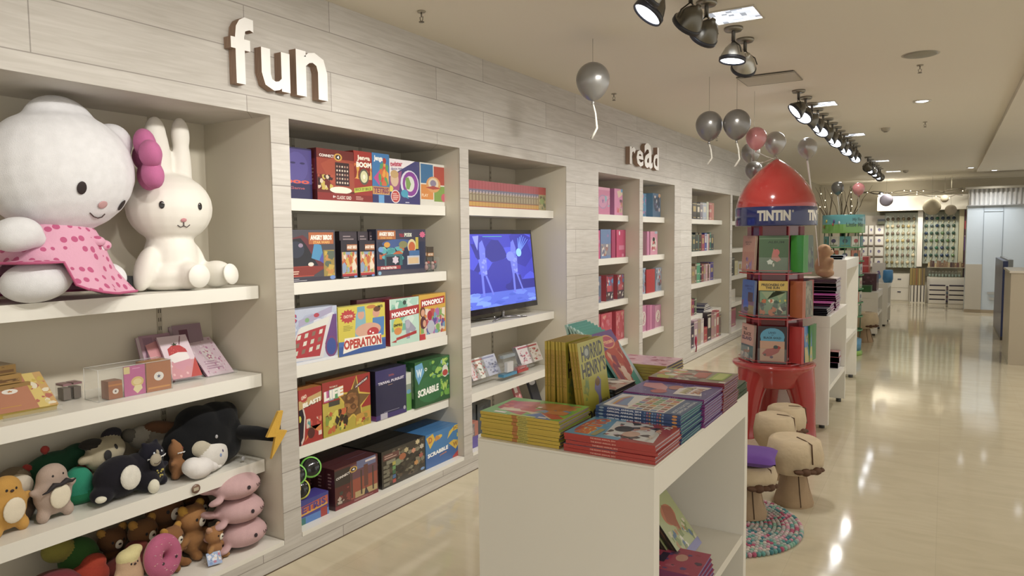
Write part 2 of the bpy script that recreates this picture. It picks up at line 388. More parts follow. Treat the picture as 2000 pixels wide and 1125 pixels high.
# round downlight with a bright bulb, and others beyond
for i, (x, y, p) in enumerate([(-.218, 7.45, 45), (1.05, 13.0, 30), (.35, 15.6, 26), (.72, 15.9, 26), (1.6, 5.0, 60), (1.6, 1.2, 60), (.5, -1.2, 60), (1.6, 9.0, 60)]):
    t = thing('round_downlight', ['round white ceiling downlight glowing brightly right of the long spotlight row', 'slim glowing ceiling light near the right edge of the photo', 'small ceiling light just before the lit column', 'ceiling light washing the fluted top of the lit column', 'ceiling downlight over the right hand aisle', 'near ceiling downlight over the right hand aisle', 'ceiling downlight behind the camera', 'far ceiling downlight over the right hand aisle'][i], 'downlight', (x, y, ZC-(.045 if x > .46 else 0)))
    b = MB(); b.lathe([(.05, -.001), (.075, -.001), (.072, -.01), (.05, -.006)], col='d8d2c4', n=24); b.build('trim_ring', PLAST, t)
    b = MB(); b.lathe([(0, -.012), (.03, -.01), (.05, -.004)], col='f2f6ff', n=20); b.build('bulb', GLOW, t)
    lamp('SPOT', 'downlight_beam', (x, y, ZC-.075), p, (1, .96, .9), (x, y, 0), spot_size=2.4, spot_blend=.9, shadow_soft_size=.06)
def vent(x0, y0, x1, y1):
    t = thing('access_panel', 'rectangular ceiling access panel with a dark slot along its far edge', 'ceiling panel', ((x0+x1)/2, (y0+y1)/2, ZC))
    X, Y = (x1-x0)/2, (y1-y0)/2
    b = MB(); b.box(-X, -Y, -.006, X, Y, -.0005, 'c3bba9'); b.build('panel', PLAST, t)
    b = MB(); b.box(-X, -Y-.012, -.008, X, -Y, -.0005, '4a443a'); b.box(-X, -Y+.03, -.0075, X, -Y+.035, -.006, '6a6356')
    b.box(-X-.006, -Y, -.007, -X, Y, -.0005, '8d8576'); b.box(X, -Y, -.007, X+.006, Y, -.0005, '8d8576'); b.box(-X, Y, -.007, X, Y+.006, -.0005, '8d8576'); b.build('slot_frame', PLAST, t)
vent(-1.37, 5.53, -.97, 5.89)
t = thing('ceiling_speaker', 'flat round perforated ceiling speaker grille right of the spotlights', 'speaker', (-.178, 5.515, ZC))
b = MB(); b.lathe([(0, -.008), (.09, -.008), (.1, -.003), (.1, -.0005)], col='8f8a78', n=32); b.build('grille', PLAST, t)
b = MB(); b.lathe([(.1, -.0005), (.112, -.002), (.112, -.0005)], col='bdb5a3', n=32); b.build('rim', PLAST, t)
def sprinkler(x, y, lab):
    t = thing('fire_sprinkler', lab, 'sprinkler', (x, y, ZC))
    b = MB(); b.lathe([(0, -.001), (.022, -.001), (.02, -.006), (0, -.007)], col='a79f8e', n=16); b.build('escutcheon', METAL, t)
    b = MB(); b.tube([(0, 0, -.006), (0, 0, -.03)], .004, '7d766a'); b.tube([(-.01, 0, -.028), (-.008, 0, -.045), (0, 0, -.052)], .002, '7d766a', n=5); b.tube([(.01, 0, -.028), (.008, 0, -.045), (0, 0, -.052)], .002, '7d766a', n=5)
    b.lathe([(0, -.052), (.014, -.053), (.014, -.056), (0, -.056)], col='7d766a', n=12); b.build('head', METAL, t)
for x, y, lab in [(-2.359, 3.017, 'fire sprinkler above the wooden header near the word fun'), (onZ(1199, 183, ZC).x, onZ(1199, 183, ZC).y, 'fire sprinkler right of the nearest silver balloon'),
                  (onZ(1797, 127, ZC).x, onZ(1797, 127, ZC).y, 'fire sprinkler just beyond the round ceiling speaker'), (onZ(1807, 238, ZC).x, onZ(1807, 238, ZC).y, 'fire sprinkler beyond the bright round downlight'),
                  (onZ(1400, 266, ZC).x, onZ(1400, 266, ZC).y, 'fire sprinkler behind the pair of silver balloons')]:
    sprinkler(x, y, lab)
for px, py, lab in [(1730, 250, 'smoke detector on the ceiling between the spotlight row and the bright downlight'), (1769, 333, 'small far smoke detector on the ceiling')]:
    p = onZ(px, py, ZC); t = thing('smoke_detector', lab, 'smoke detector', (p.x, p.y, ZC))
    b = MB(); b.lathe([(0, -.04), (.03, -.04), (.045, -.025), (.05, -.001)], col='a89f8c', n=20); b.build('housing', PLAST, t)
    b = MB(); b.lathe([(0, -.046), (.02, -.046), (.022, -.04)], col='6f6858', n=16); b.build('sensor_cap', PLAST, t)
# lowered bulkhead on the right
b = MB(); b.box(.46, -2.5, ZC-.045, 3.6, 16.2, ZC-.001, 'dad2c2'); structure(b.build('trim_30', mat('plaster')))
# ================================================================== board games
def gbox(name, label, xl, xr, yt, z, depth, body, art, XF=-2.78, copies=0, gap=.002, spine=None, group=None, side=None, cat='game box', y0=None, top=None, rz=0, clab=None):
    a = onX(xl, (yt+20), XF); c = onX(xr, yt+20, XF); ya = a.y if y0 is None else y0; yb = c.y
    zt = onX((xl+xr)/2, yt, XF).z; w_, h = yb-ya, zt-z
    for k in range(copies+1):
        if k == 0:
            b = MB(); b.box(-depth, 0, 0, 0, w_, h, body)
            s = hx(side) if side else None
            if side: A = Art(b, (-depth, 0, 0), (depth, 0, 0), (0, 0, h)); A.rect(0, 0, 1, 1, side)
            if top: A = Art(b, (0, 0, h), (0, w_, 0), (-depth, 0, 0)); A.rect(0, 0, 1, 1, top)
            A = Art(b, (-depth, 0, 0), (depth, 0, 0), (0, 0, h)); A.k = 4
            if spine: spine(A)
            A = Art(b, (0, 0, 0), (0, w_, 0), (0, 0, h))
            if art: art(A)
            o = b.build(name, CARD); o.location = (XF, ya, z+.0005); o.rotation_euler = (0, 0, rz)
            tag(o, label, cat, group or 'board game boxes')
        else:
            c_ = o.copy(); COL.objects.link(c_); c_.location = (XF-k*(depth+gap), ya, z+.0005)
            c_['label'] = '%s copy behind the %s' % (['', 'first', 'second', 'third', 'fourth'][k], clab or label); 
    return o
RED, YEL, NAVY = 'a8231c', 'd9c22c', '1d2344'
# --- top shelf, z 1.75
def a_(A):
    A.rect(0, .3, 1, .97, '4a3f86'); A.rect(0, 0, 1, .3, '2c2a55'); A.disc(.6, .62, .3, .3, '544a95'); A.disc(.5, .7, .07, .02, '2f2a60'); A.disc(.75, .7, .07, .02, '2f2a60')
    A.rect(0, .9, .3, .97, 'b23b78'); A.text('Taboo', -.14, .30, .93, .40, 'd8543f', .04); A.text('Game', .4, .19, .8, .24, 'b05560')
gbox('game_box', 'dark purple game box with red lettering at the left end of the top shelf', 564, 608, 289, 1.75, .05, '2a2552', a_, XF=-2.80, y0=2.40)
def a_(A):
    A.rect(0, 0, 1, 1, '6c1d18'); A.rect(0, .5, 1, .82, '9c3a26'); A.poly([(.1, .7), (.45, .86), (1, .75), (1, .2), (.5, .12)], 'a7462b'); A.rect(.48, .3, .86, .76, '3a2228')
    for i in range(5):
        for j in range(5): A.disc(.53+i*.07, .36+j*.08, .022, .022, 'b98f7d' if (i*j+j) % 3 else 'd8c9b4', 8)
    A.busy(.02, .2, .45, .5, ['c9b24a', 'd8c8ae', '3a1f20', 'b34a2c'], 22, .07, 3); A.disc(.62, .21, .3, .07, 'f6ecd6'); A.disc(.56, .86, .11, .075, 'd6a33a'); A.disc(.56, .86, .07, .05, '3a2b2b')
    A.text('4', .53, .83, .59, .89, 'ffffff', .03); A.text('CONNECT', .07, .84, .45, .895, 'f2efe8', .03); A.rect(0, 0, 1, .15, '8c1f1d'); A.text('CLASSIC GRID', .5, .03, .9, .1, 'e8dcd2'); A.text('8+', .4, .05, .47, .1, 'ffffff')
gbox('game_box', 'red and brown game box with a grid picture on the top shelf', 618, 691, 293, 1.75, .07, '5a1a1c', a_, XF=-2.775, spine=lambda A: (A.rect(.1, .2, .9, .8, '7c2430'), A.lines(.3, .3, .7, .7, 6, 'b98a84')))
def a_(A):
    A.rect(0, 0, 1, 1, 'a3261c'); A.busy(.02, .45, .98, .75, ['d97a2a', 'e0a63a', '8c1d18'], 22, .16, 4); A.disc(.55, .5, .27, .16, '5f5a4c'); A.disc(.55, .5, .2, .12, 'd9d9a8'); A.disc(.55, .5, .07, .05, 'f4f2d8')
    A.text('Jenga', .18, .8, .9, .92, 'f3ead8', .04); A.text('BOOM', .14, .68, .96, .79, 'fbf6ea', .06); A.poly([(0, .17), (1, .24), (1, .33), (0, .26)], 'c6cf3a'); A.text('BRICK BY BRICK', .06, .205, .94, .26, '3a3f18', .01, .04)
    A.rect(0, 0, 1, .13, '8a1d1c'); A.lines(.08, .03, .5, .11, 3, 'd9a79a')
gbox('game_box', 'narrow red game box with a round white dial and a yellow tape strip', 690.5, 726, 296, 1.75, .08, '8a201a', a_, XF=-2.775)
def a_(A):
    A.rect(0, 0, 1, 1, '2f79b8'); A.poly([(.08, .5), (.42, .66), (.42, .34)], 'c43a90'); A.poly([(.3, .5), (.6, .36), (.6, .66)], 'c43a90'); A.disc(.7, .55, .22, .14, 'd9592c'); A.star(.62, .72, .22, .12, '4fa06a', 7)
    A.busy(.35, .35, .95, .8, ['d93d2c', 'e8a32c', '55a05a', 'd9662c'], 18, .13, 5); A.disc(.72, .86, .1, .06, 'b0332c'); A.text('Jenga', .1, .82, .62, .95, 'f4f4f0', .05)
    A.rect(0, .17, 1, .33, 'c98a48'); A.text('TETRIS', .06, .19, .94, .31, '8a3a5a', .05, shadow='e8c46a'); A.rect(0, 0, 1, .16, '28336f'); A.rect(.34, 0, .66, .16, '5a9fd8')
gbox('game_box', 'narrow blue game box with falling coloured block shapes on the top shelf', 726.5, 760, 300, 1.75, .08, '2a4a80', a_, XF=-2.775)
def a_(A):
    A.rect(0, 0, 1, 1, '3a3a78'); A.poly([(0, .6), (0, 1), (.85, 1)], 'e9e2e6'); A.poly([(0, .3), (0, .6), (.4, .75), (.3, .3)], '9c4a86'); A.text('twister', .03, .82, .42, .93, 'c23a5e', .05, .03); A.text('dance rave', .05, .74, .42, .81, '5a4a8a', .02, .03)
    A.disc(.66, .47, .31, .31, 'd8d6e6'); A.disc(.68, .47, .26, .28, '8a2f9c'); A.disc(.66, .47, .16, .18, 'd7dcd0'); A.poly([(.54, .35), (.52, .6), (.62, .62), (.7, .47), (.64, .34)], '7aa04a')
    A.disc(.16, .55, .13, .17, 'd8b898'); A.disc(.16, .66, .13, .09, 'c9a46a'); A.disc(.18, .16, .15, .15, 'e9dede'); A.disc(.18, .16, .13, .13, 'c8423e'); A.lines(.09, .08, .29, .24, 4, 'e9c9c0'); A.disc(.04, .33, .07, .07, 'e0cf4a')
    A.disc(.48, .24, .12, .09, '2f9fc0'); A.poly([(.5, .16), (.62, .12), (.55, .24)], '2f9fc0'); A.lines(.5, .02, .7, .06, 1, 'd8d8e8')
gbox('game_box', 'purple and white game box with a big purple ring picture on the top shelf', 760.5, 819, 313, 1.75, .08, '2f3568', a_, XF=-2.775)
def a_(A):
    A.rect(0, 0, 1, 1, 'd9d6cc'); A.rect(.03, .52, .5, .97, '2f6fa0'); A.rect(.53, .5, .99, .94, 'b24434'); A.rect(.03, .14, .5, .49, 'd98a3a'); A.rect(.53, .1, .99, .47, '7f9f48')
    A.disc(.51, .5, .28, .19, 'd89a5a'); A.disc(.51, .52, .2, .14, 'd8c8a8'); A.disc(.5, .53, .12, .08, '8a7f9a'); A.poly([(.2, .42), (.5, .47), (.82, .42), (.5, .38)], 'b0443c'); A.text('PLAY', .06, .2, .3, .27, 'f1d9b8'); A.disc(.92, .2, .11, .1, 'c9566a')
gbox('game_box', 'white game box with four coloured squares, right end of the top shelf', 820, 870, 320, 1.75, .08, 'cfccc2', a_, XF=-2.775)
# --- second shelf, z 1.332
def a_(A):
    A.rect(0, 0, 1, 1, '4a4852'); A.poly([(.05, .28), (.18, .82), (.42, .9), (.58, .75), (.8, .28)], '6a2a34'); A.poly([(.08, .3), (.16, .68), (.25, .82), (.38, .84), (.48, .7), (.68, .3)], '23242e'); A.disc(.3, .62, .14, .16, '31374a'); A.disc(.2, .66, .03, .03, '8fb0c0'); A.disc(.38, .7, .04, .04, '9a86a0')
    A.poly([(.56, .45), (.62, .75), (.74, .7), (.8, .35)], '3f8fc0'); A.poly([(.7, .4), (.76, .55), (.82, .3)], '4a4fae'); A.rect(0, .1, .6, .3, 'b8402c'); A.poly([(0, .12), (.6, .12), (.85, .28), (0, .3)], '8c2a20'); A.lines(.02, .14, .36, .26, 3, 'e8c8b0')
    A.disc(.55, .33, .05, .04, 'e0dcd0'); A.rect(.78, .04, .98, .6, 'a08a3c'); A.busy(.8, .08, .98, .58, ['6a8a3c', 'c9a83c', '5a6a5a', 'c98a3a'], 14, .07, 8)
    A.rect(.52, .72, .97, .95, 'b8622c'); A.text('ANGRY BIRDS', .55, .8, .94, .9, 'f4f0e6', .06); A.text('STAR WARS', .6, .73, .9, .78, 'e8b85a', .03); A.rect(0, 0, 1, .08, '3b3647'); A.lines(.03, .01, .5, .07, 2, 'a8a4ac'); A.disc(.94, .05, .05, .04, '6a8fd0')
gbox('game_box', 'large dark game box with an orange title plaque and a black dome picture', 566, 654, 449, 1.332, .09, '332f3c', a_, XF=-2.775, y0=2.39)
def a_(A):
    A.rect(0, 0, 1, 1, '2a2330'); A.rect(.05, .12, .95, .7, 'd9a57a'); A.busy(.05, .14, .95, .7, ['e8d8c0', 'c9622c', 'd9b24a', 'c94a2c', '8a9fc0', '9fb04a'], 40, .15, 11); A.rect(.35, .74, .98, .9, 'b06a3a'); A.text('ANGRY BIRDS', .36, .78, .96, .87, 'f4eee0', .05)
    A.rect(.05, .06, .95, .12, 'b8202c'); A.lines(.1, .01, .6, .05, 1, 'b8b4b8'); A.disc(.85, .04, .1, .03, '6a8fd0')
for q, (xl, xr) in enumerate([(666, 698), (702, 732)]):
    gbox('game_box', 'small orange scene game box, %s of the pair before dark boxes' % ['left', 'right'][q], xl, xr, 470, 1.332, .045, '241f2a', a_, XF=-2.775, group='small orange scene game boxes')
def a_(A): A.rect(0, .0, 1, 1, '2d2630'); A.rect(0, .76, 1, .98, '3f343e'); A.lines(.2, .8, .85, .92, 2, '9a8a8e'); A.rect(.05, .1, .95, .7, '342b33')
for q, (xl, xr) in enumerate([(656, 690), (692, 712), (714, 724)]):
    gbox('game_box', 'dark brown game box standing behind the small orange ones, %s' % ['leftmost', 'middle', 'rightmost'][q], xl+7, xr+7, 452, 1.332, .05, '262029', a_, XF=-2.835, group='dark game boxes behind')
def a_(A):
    A.rect(0, 0, 1, 1, '3f3d52'); A.rect(.02, .1, .98, .72, '2a3350'); A.disc(.45, .68, .35, .1, '3a5a9a'); A.busy(.05, .3, .55, .62, ['3f9a9a', '4fb0b8', '2a5a6a', '7fbfae', 'c9622c'], 26, .09, 12)
    A.rect(.15, .2, .5, .45, '35707a'); A.rect(.18, .2, .44, .4, '202a3a'); A.star(.36, .32, .07, .1, 'd8c8d8', 6); A.disc(.7, .62, .09, .16, 'd8cf9a'); A.disc(.7, .6, .07, .12, 'c9602c'); A.rect(.78, .55, .84, .82, 'c9b83c'); A.disc(.2, .66, .06, .06, 'e0a02c')
    A.disc(.08, .56, .05, .06, '6a9fd8'); A.disc(.52, .66, .09, .08, '8a8a5a'); A.rect(.6, .2, .86, .4, 'c0c4d0'); A.rect(.62, .22, .84, .36, 'd8b88a'); A.rect(.64, .4, .86, .52, '3f6fa8')
    A.rect(0, .12, .46, .2, 'a82c34'); A.text('STAR DESTROYER', .07, .13, .38, .18, 'f4f0ea', .04); A.rect(.02, .78, .37, .97, 'b8682c'); A.text('ANGRY BIRDS', .05, .85, .34, .94, 'f6f2e8', .06); A.text('STAR WARS', .08, .79, .3, .83, 'e8b85a', .02)
    A.text('TELE', .44, .83, .54, .9, 'b02038', .05); A.text('PODS', .55, .83, .7, .92, 'e8ecd8', .06); A.star(.93, .88, .07, .08, 'd8608a', 8); A.rect(0, 0, 1, .09, '4a4858'); A.disc(.05, .05, .03, .04, '7fb0d0')
gbox('game_box', 'wide navy game box with a blue space scene on the second shelf', 735, 831, 448, 1.332, .07, '35334a', a_, XF=-2.80)
def blister(xl, xr, yt, label):
    a = onX(xl, yt, -2.775); c = onX(xr, yt, -2.775); t = thing('blister_pack', label, 'blister pack', (-2.775, a.y, 1.3325)); w_ = c.y-a.y; h = a.z-1.333
    b = MB(); b.box(-.05, 0, 0, -.047, w_, h, '4a4038'); A = Art(b, (-.047, 0, 0), (0, w_, 0), (0, 0, h)); A.rect(0, .62, 1, .76, 'a0662c'); A.text('ANGRY BIRDS', .1, .64, .9, .74, 'e8dcc8', .04); A.rect(.1, .05, .5, .15, 'b0a8a8'); b.build('backing_card', CARD, t)
    b = MB(); b.box(-.047, .004, 0, 0, w_-.004, h*.58, 'c8d0cc'); b.build('clear_bubble', CLEAR, t)
    b = MB(); b.ball((-.024, w_*.3, .03), (.014, .014, .018), 'b08a8a'); b.ball((-.024, w_*.3, .055), .011, 'd0b0a8'); b.ball((-.024, w_*.72, .035), (.013, .013, .02), '5a5a5a'); b.ball((-.024, w_*.72, .06), .01, 'b03a34'); b.build('toy_figure', PLAST, t)
blister(834, 845, 481, 'small clear blister pack with an orange header left of the other by the niche side')
blister(846, 858, 482, 'small clear blister pack nearest the niche side on the second shelf')
# --- third shelf, z .914
def a_(A):
    A.rect(0, 0, 1, 1, 'b9c3da'); A.busy(0, .0, 1, .9, ['c9cfe2', 'aab6d2', 'd6d9e6'], 20, .2, 14); A.text('GUESS', -.5, .74, .27, .9, 'c0304a', .06, .03, '6a4a9a'); A.text('WHO?', -.4, .6, .24, .73, 'b02c58', .06, .03, '6a4a9a'); A.rect(0, .46, .18, .54, '7a4a94')
    A.poly([(.3, .68), (.3, .8), (.92, 1), (.9, .88)], 'a9a3c4'); A.disc(.62, .86, .05, .04, 'b8304a'); A.disc(.45, .79, .04, .04, '7fae7a')
    A.poly([(.06, .08), (.3, .65), (.92, .84), (.72, .06)], 'd9d6da'); A.poly([(.12, .14), (.28, .55), (.8, .68), (.66, .1)], 'b52432'); A.poly([(.3, .57), (.33, .67), (.86, .8), (.82, .66)], 'dedfd6')
    for i in range(4):
        for j in range(3): A.poly([(.2+i*.13+j*.03, .17+j*.14+i*.018), (.26+i*.13+j*.03, .18+j*.14+i*.018), (.28+i*.13+j*.03, .26+j*.14+i*.018), (.22+i*.13+j*.03, .25+j*.14+i*.018)], ['c9d0c0', '8a6a5a', 'e0ddd0'][(i+j) % 3])
    A.poly([(.76, .3), (.92, .84), (.99, .84), (.99, .28)], '6a3a86'); A.disc(.88, .24, .12, .2, '7a3a7a'); A.disc(.88, .24, .09, .16, '2f4a9c'); A.rect(0, 0, 1, .05, 'e2e4ea')
gbox('game_box', 'pale blue game box picturing a tilted red flip board, left end of the third shelf', 574, 658, 601, .914, .07, 'aeb8d0', a_, XF=-2.768, y0=2.385)
def a_(A):
    A.rect(0, 0, 1, 1, 'd8c832'); A.rect(0, 0, 1, .24, '2b58a4'); A.poly([(0, .2), (0, .3), (1, .24), (1, .2)], '3a6ab4'); A.star(.2, .8, .17, .15, 'c02c2c', 14, .75); A.text('CRAZY FUN', .11, .77, .29, .83, 'f4e8c8', .02)
    A.poly([(.33, .3), (.36, .8), (.44, .97), (.56, .9), (.58, .35)], '7fb4c4'); A.disc(.47, .8, .07, .1, 'd8a088'); A.rect(.39, .86, .55, .97, '6aa9bd'); A.poly([(.7, .3), (.72, .7), (.98, .7), (.96, .3)], '3f7fc0'); A.disc(.8, .8, .08, .1, 'd89a80'); A.disc(.82, .88, .08, .06, '6a3a22')
    A.disc(.62, .46, .28, .15, 'd9a48a'); A.disc(.72, .4, .13, .1, 'c0262e'); A.disc(.72, .38, .02, .02, 'ffffff'); A.disc(.66, .42, .015, .02, 'ffffff'); A.disc(.69, .94, .1, .04, 'c97a2c')
    A.poly([(.08, .05), (.12, .36), (.9, .34), (.92, .1), (.5, .12)], 'f1ece0'); A.text('OPERATION', .1, .12, .9, .32, 'c0321f', .05); A.lines(.1, .5, .3, .62, 4, '9a922a'); A.text('MB', .84, .9, .95, .96, '4a4a2a')
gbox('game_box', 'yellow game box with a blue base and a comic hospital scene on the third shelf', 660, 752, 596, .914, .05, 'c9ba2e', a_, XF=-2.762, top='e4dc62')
def a_(A):
    A.rect(0, 0, 1, 1, 'b9dccb'); A.rect(0, .03, .02, .99, 'e4eee8'); A.busy(.05, .3, .97, .98, ['8fc9b4', 'a8d6c4', '6fb49c', 'cfe6da'], 24, .16, 16); A.disc(.5, .9, .06, .05, '2c4a40')
    A.poly([(0, .57), (1, .62), (1, .82), (0, .77)], 'b3262a'); A.text('MONOPOLY', .06, .60, .94, .71, 'ffffff', .05, .035); A.disc(.26, .42, .16, .17, 'd2c92a'); A.text('EMPIRE', .12, .4, .4, .46, '2a2c1c', .04); A.disc(.26, .3, .13, .08, 'd98a3a')
    A.poly([(.55, .1), (.5, .5), (.62, .52), (.88, .3), (.84, .22), (.66, .26), (.66, .1)], '9a9aae'); A.disc(.6, .42, .08, .1, 'b0aec0'); A.poly([(.03, .08), (.2, .12), (.2, .16), (.9, .25), (.9, .18), (.2, .1), (.2, .06)], 'b02a2a')
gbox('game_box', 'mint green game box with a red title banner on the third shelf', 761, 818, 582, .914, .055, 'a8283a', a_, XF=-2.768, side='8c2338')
def a_(A):
    A.rect(0, 0, 1, 1, 'd9a92c'); A.rect(.05, .05, .95, .66, 'd8c9b8'); A.busy(.05, .08, .97, .68, ['c04a4a', '5a4a9c', 'd98a3a', '7fae5a', 'b06ab0', 'e8d8c8', '6a9fc0'], 46, .1, 17); A.disc(.12, .62, .1, .12, '6a3a2a'); A.disc(.13, .6, .07, .08, 'd8a080'); A.disc(.14, .38, .11, .14, '5a2c34'); A.disc(.18, .36, .06, .08, 'd8a080')
    A.poly([(.06, .72), (.96, .76), (.96, .93), (.06, .89)], 'b3262a'); A.text('MONOPOLY', .1, .745, .92, .86, 'ffffff', .05, .03); A.disc(.38, .52, .09, .11, 'b32434'); A.rect(0, 0, .2, .13, 'c42a38'); A.disc(.42, .26, .14, .15, 'b8bccb'); A.rect(.22, 0, 1, .1, 'e6e2dc')
gbox('game_box', 'yellow bordered game box with crowded pictures, right end of the third shelf', 818.5, 870, 574, .914, .055, 'cf9f2a', a_, XF=-2.768)
gbox('game_box', 'maroon game box standing behind the yellow hospital scene box', 697, 765, 583, .914, .05, '5a2632', None, XF=-2.85)
# --- fourth shelf, z .50
def a_(A):
    A.rect(0, 0, 1, 1, 'a8271e'); A.poly([(0, 0), (0, .7), (.14, .68), (.22, .5), (.14, .12), (.04, 0)], '241c2a'); A.poly([(.14, .68), (.2, .68), (.28, .5), (.2, .1), (.08, 0), (.05, .06), (.15, .14), (.22, .5)], 'd8c9c0'); A.poly([(0, .64), (1, .74), (1, .9), (0, .8)], 'c9a86a')
    A.disc(.22, .84, .16, .07, 'b83a30'); A.text('UNO', .12, .81, .34, .88, 'f1dcc8', .05, .03); A.text('BLAST!', .17, .66, .96, .75, 'f6f1e2', .07, .06, '6a2a1a'); A.busy(.3, .28, .98, .45, ['c94a3a', 'd8c8b8', '5a9f9a', 'd98a5a'], 14, .09, 21); A.poly([(.2, .05), (.5, .3), (.98, .1), (.95, .3), (.5, .18)], 'd8843a'); A.disc(.5, .18, .16, .1, '5a2a24'); A.rect(.82, .1, .96, .18, 'e4d8cc'); A.disc(.03, .48, .06, .06, 'd8d03a')
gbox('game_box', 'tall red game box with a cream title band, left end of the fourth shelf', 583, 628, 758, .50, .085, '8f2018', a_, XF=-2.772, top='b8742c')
def a_(A):
    A.rect(0, 0, 1, 1, 'a2281e'); A.rect(0, 0, 1, .36, 'b8a62c'); A.rect(0, .3, .5, .62, 'c4b03a'); A.star(.64, .5, .42, .58, 'd8b83a', 5, .42, .15); A.star(.64, .5, .35, .48, '7a5a2c', 5, .42, .15); A.disc(.6, .52, .17, .24, '6a4a24'); A.disc(.58, .5, .14, .2, '9c6a34'); A.busy(.45, .35, .72, .68, ['8a5a2c', 'b07a3c', '6a4420'], 12, .06, 22)
    for i, c in enumerate(['c45a9a', '8fa8c0', '5a9f6a', 'd8922c']): A.rect(.03+i*.1, .64+i*.012, .12+i*.1, .84+i*.012, c)
    A.text('LIFE', .03, .66, .42, .83, 'f4f1e6', .06, .04); A.text('THE GAME OF', .14, .88, .3, .91, 'f0e0c8'); A.rect(.12, .54, .34, .63, '4a4438'); A.busy(.05, .05, .5, .45, ['3a2a1a', 'c9622c', '8a9f3a', 'd8cc4a', '7a4a20'], 34, .05, 23, 1.8); A.poly([(.66, .74), (.95, .88), (.95, .95), (.66, .8)], '3a2630'); A.text('ADVENTURES', .67, .76, .93, .8, 'e8d8d0', .04, .12)
    A.poly([(.66, .05), (.68, .25), (.98, .28), (.98, .12)], 'c9962c'); A.busy(.68, .06, .95, .24, ['a83a2c', 'd8c03a', '9f8a2c'], 12, .05, 24)
gbox('game_box', 'red and yellow game box with a giant gold star on the fourth shelf', 629, 723, 738, .50, .06, '8a5a24', a_, XF=-2.772, copies=1, clab='giant gold star game box')
def a_(A):
    A.rect(0, 0, 1, 1, '26264a'); A.rect(0, .72, 1, 1, '352f68'); A.text('TRIVIAL PURSUIT', .08, .7, .93, .755, 'd8d4e0', .04, .03); A.text('2000s', .42, .84, .6, .88, 'b0524a'); A.lines(.4, .66, .62, .68, 1, 'b08a6a'); A.rect(.25, .13, .75, .14, '8a88a0'); A.rect(0, 0, 1, .1, '3f2f72'); A.rect(.14, .0, .36, .12, 'b8b4c4'); A.disc(.93, .11, .04, .04, 'a8a8b4')
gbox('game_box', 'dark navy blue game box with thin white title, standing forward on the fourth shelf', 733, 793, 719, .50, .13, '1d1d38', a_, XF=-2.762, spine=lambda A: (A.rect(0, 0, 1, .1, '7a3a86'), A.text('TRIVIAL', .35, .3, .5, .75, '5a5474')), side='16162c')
def a_(A):
    A.rect(0, 0, 1, 1, '2a6636'); A.rect(0, 0, 1, .35, '245c30'); A.disc(.45, .35, .4, .3, '2c7040'); A.poly([(.0, .93), (.2, .97), (.26, .75), (.1, .5), (.02, .7)], '5fa4d0'); A.text('W', .04, .66, .2, .84, 'd8ecf4', .05); A.text('O', .27, .76, .34, .84, 'e8efe0', .04)
    A.busy(.4, .55, .98, .98, ['6aa83c', '8fc04a', '3a8048', '7fb0c0', '9fca4f'], 26, .07, 27); A.busy(.72, .1, .98, .5, ['6aa83c', '8fc04a', '357a40'], 12, .08, 28); A.text('K', .78, .8, .92, .95, 'b8d860', .08); A.text('W', .76, .2, .94, .38, 'b0d058', .07, .06); A.disc(.86, .66, .09, .14, 'd8d8cc'); A.disc(.86, .62, .08, .07, 'b83a34')
    A.text('SCRABBLE', .07, .22, .66, .38, 'f2f4ec', .05, .04)
gbox('game_box', 'bright green game box with scattered letter tiles, right end of the fourth shelf', 810, 878, 701, .50, .045, '23562e', a_, XF=-2.755, copies=2, clab='bright green letter tile game box', spine=lambda A: A.text('SCRABBLE', .3, .2, .7, .9, '8fb08a', .03))
gbox('game_box', 'narrow green and white game box squeezed between the navy and the bright green boxes', 793, 803, 728, .50, .05, 'cfd6c8', lambda A: (A.rect(0, 0, 1, .45, '5fa044'), A.rect(0, .45, 1, .7, '8a9a8a'), A.disc(.5, .5, .4, .06, '5f9fc4')), XF=-2.775)
# --- bottom, z .122
def a_(A):
    A.rect(0, 0, 1, 1, '5a2220'); A.rect(.0, .55, .45, .95, '352a26'); A.rect(.35, .1, .98, .6, '9c4a34'); A.rect(.45, .1, .98, .25, 'b8a06a'); A.rect(.35, .58, .98, .95, '6a4450'); A.rect(.5, .8, .95, 1, '6a6f94')
    for x in (.36, .58, .86): A.rect(x, .14, x+.035, .75, '4a3a30')
    A.rect(.66, .3, .76, .85, '6a4038'); A.poly([(.66, .1), (.7, .3), (.77, .1)], '3a3038'); A.busy(.03, .1, .34, .5, ['3f4438', '8a3a30', 'b8a89a', '5a2a28'], 18, .06, 31); A.disc(.42, .84, .09, .075, 'c9a03a'); A.disc(.42, .84, .06, .05, '3a2b2b'); A.text('4', .39, .81, .45, .87, 'ffffff', .03); A.text('CONNECT', .03, .72, .34, .78, 'efe9e2', .03, .05); A.rect(0, 0, 1, .09, '7c2228'); A.lines(.42, .03, .9, .08, 2, 'b08a84'); A.rect(.7, .9, .95, .95, 'd8c8c4')
gbox('game_box', 'maroon game box picturing tall poles at sunset, front of the bottom row', 653, 738, 902, ZB, .07, '4a1d24', a_, XF=-2.70, copies=3, clab='maroon sunset poles game box', spine=lambda A: A.lines(.3, .5, .7, .9, 5, 'a07a78'))
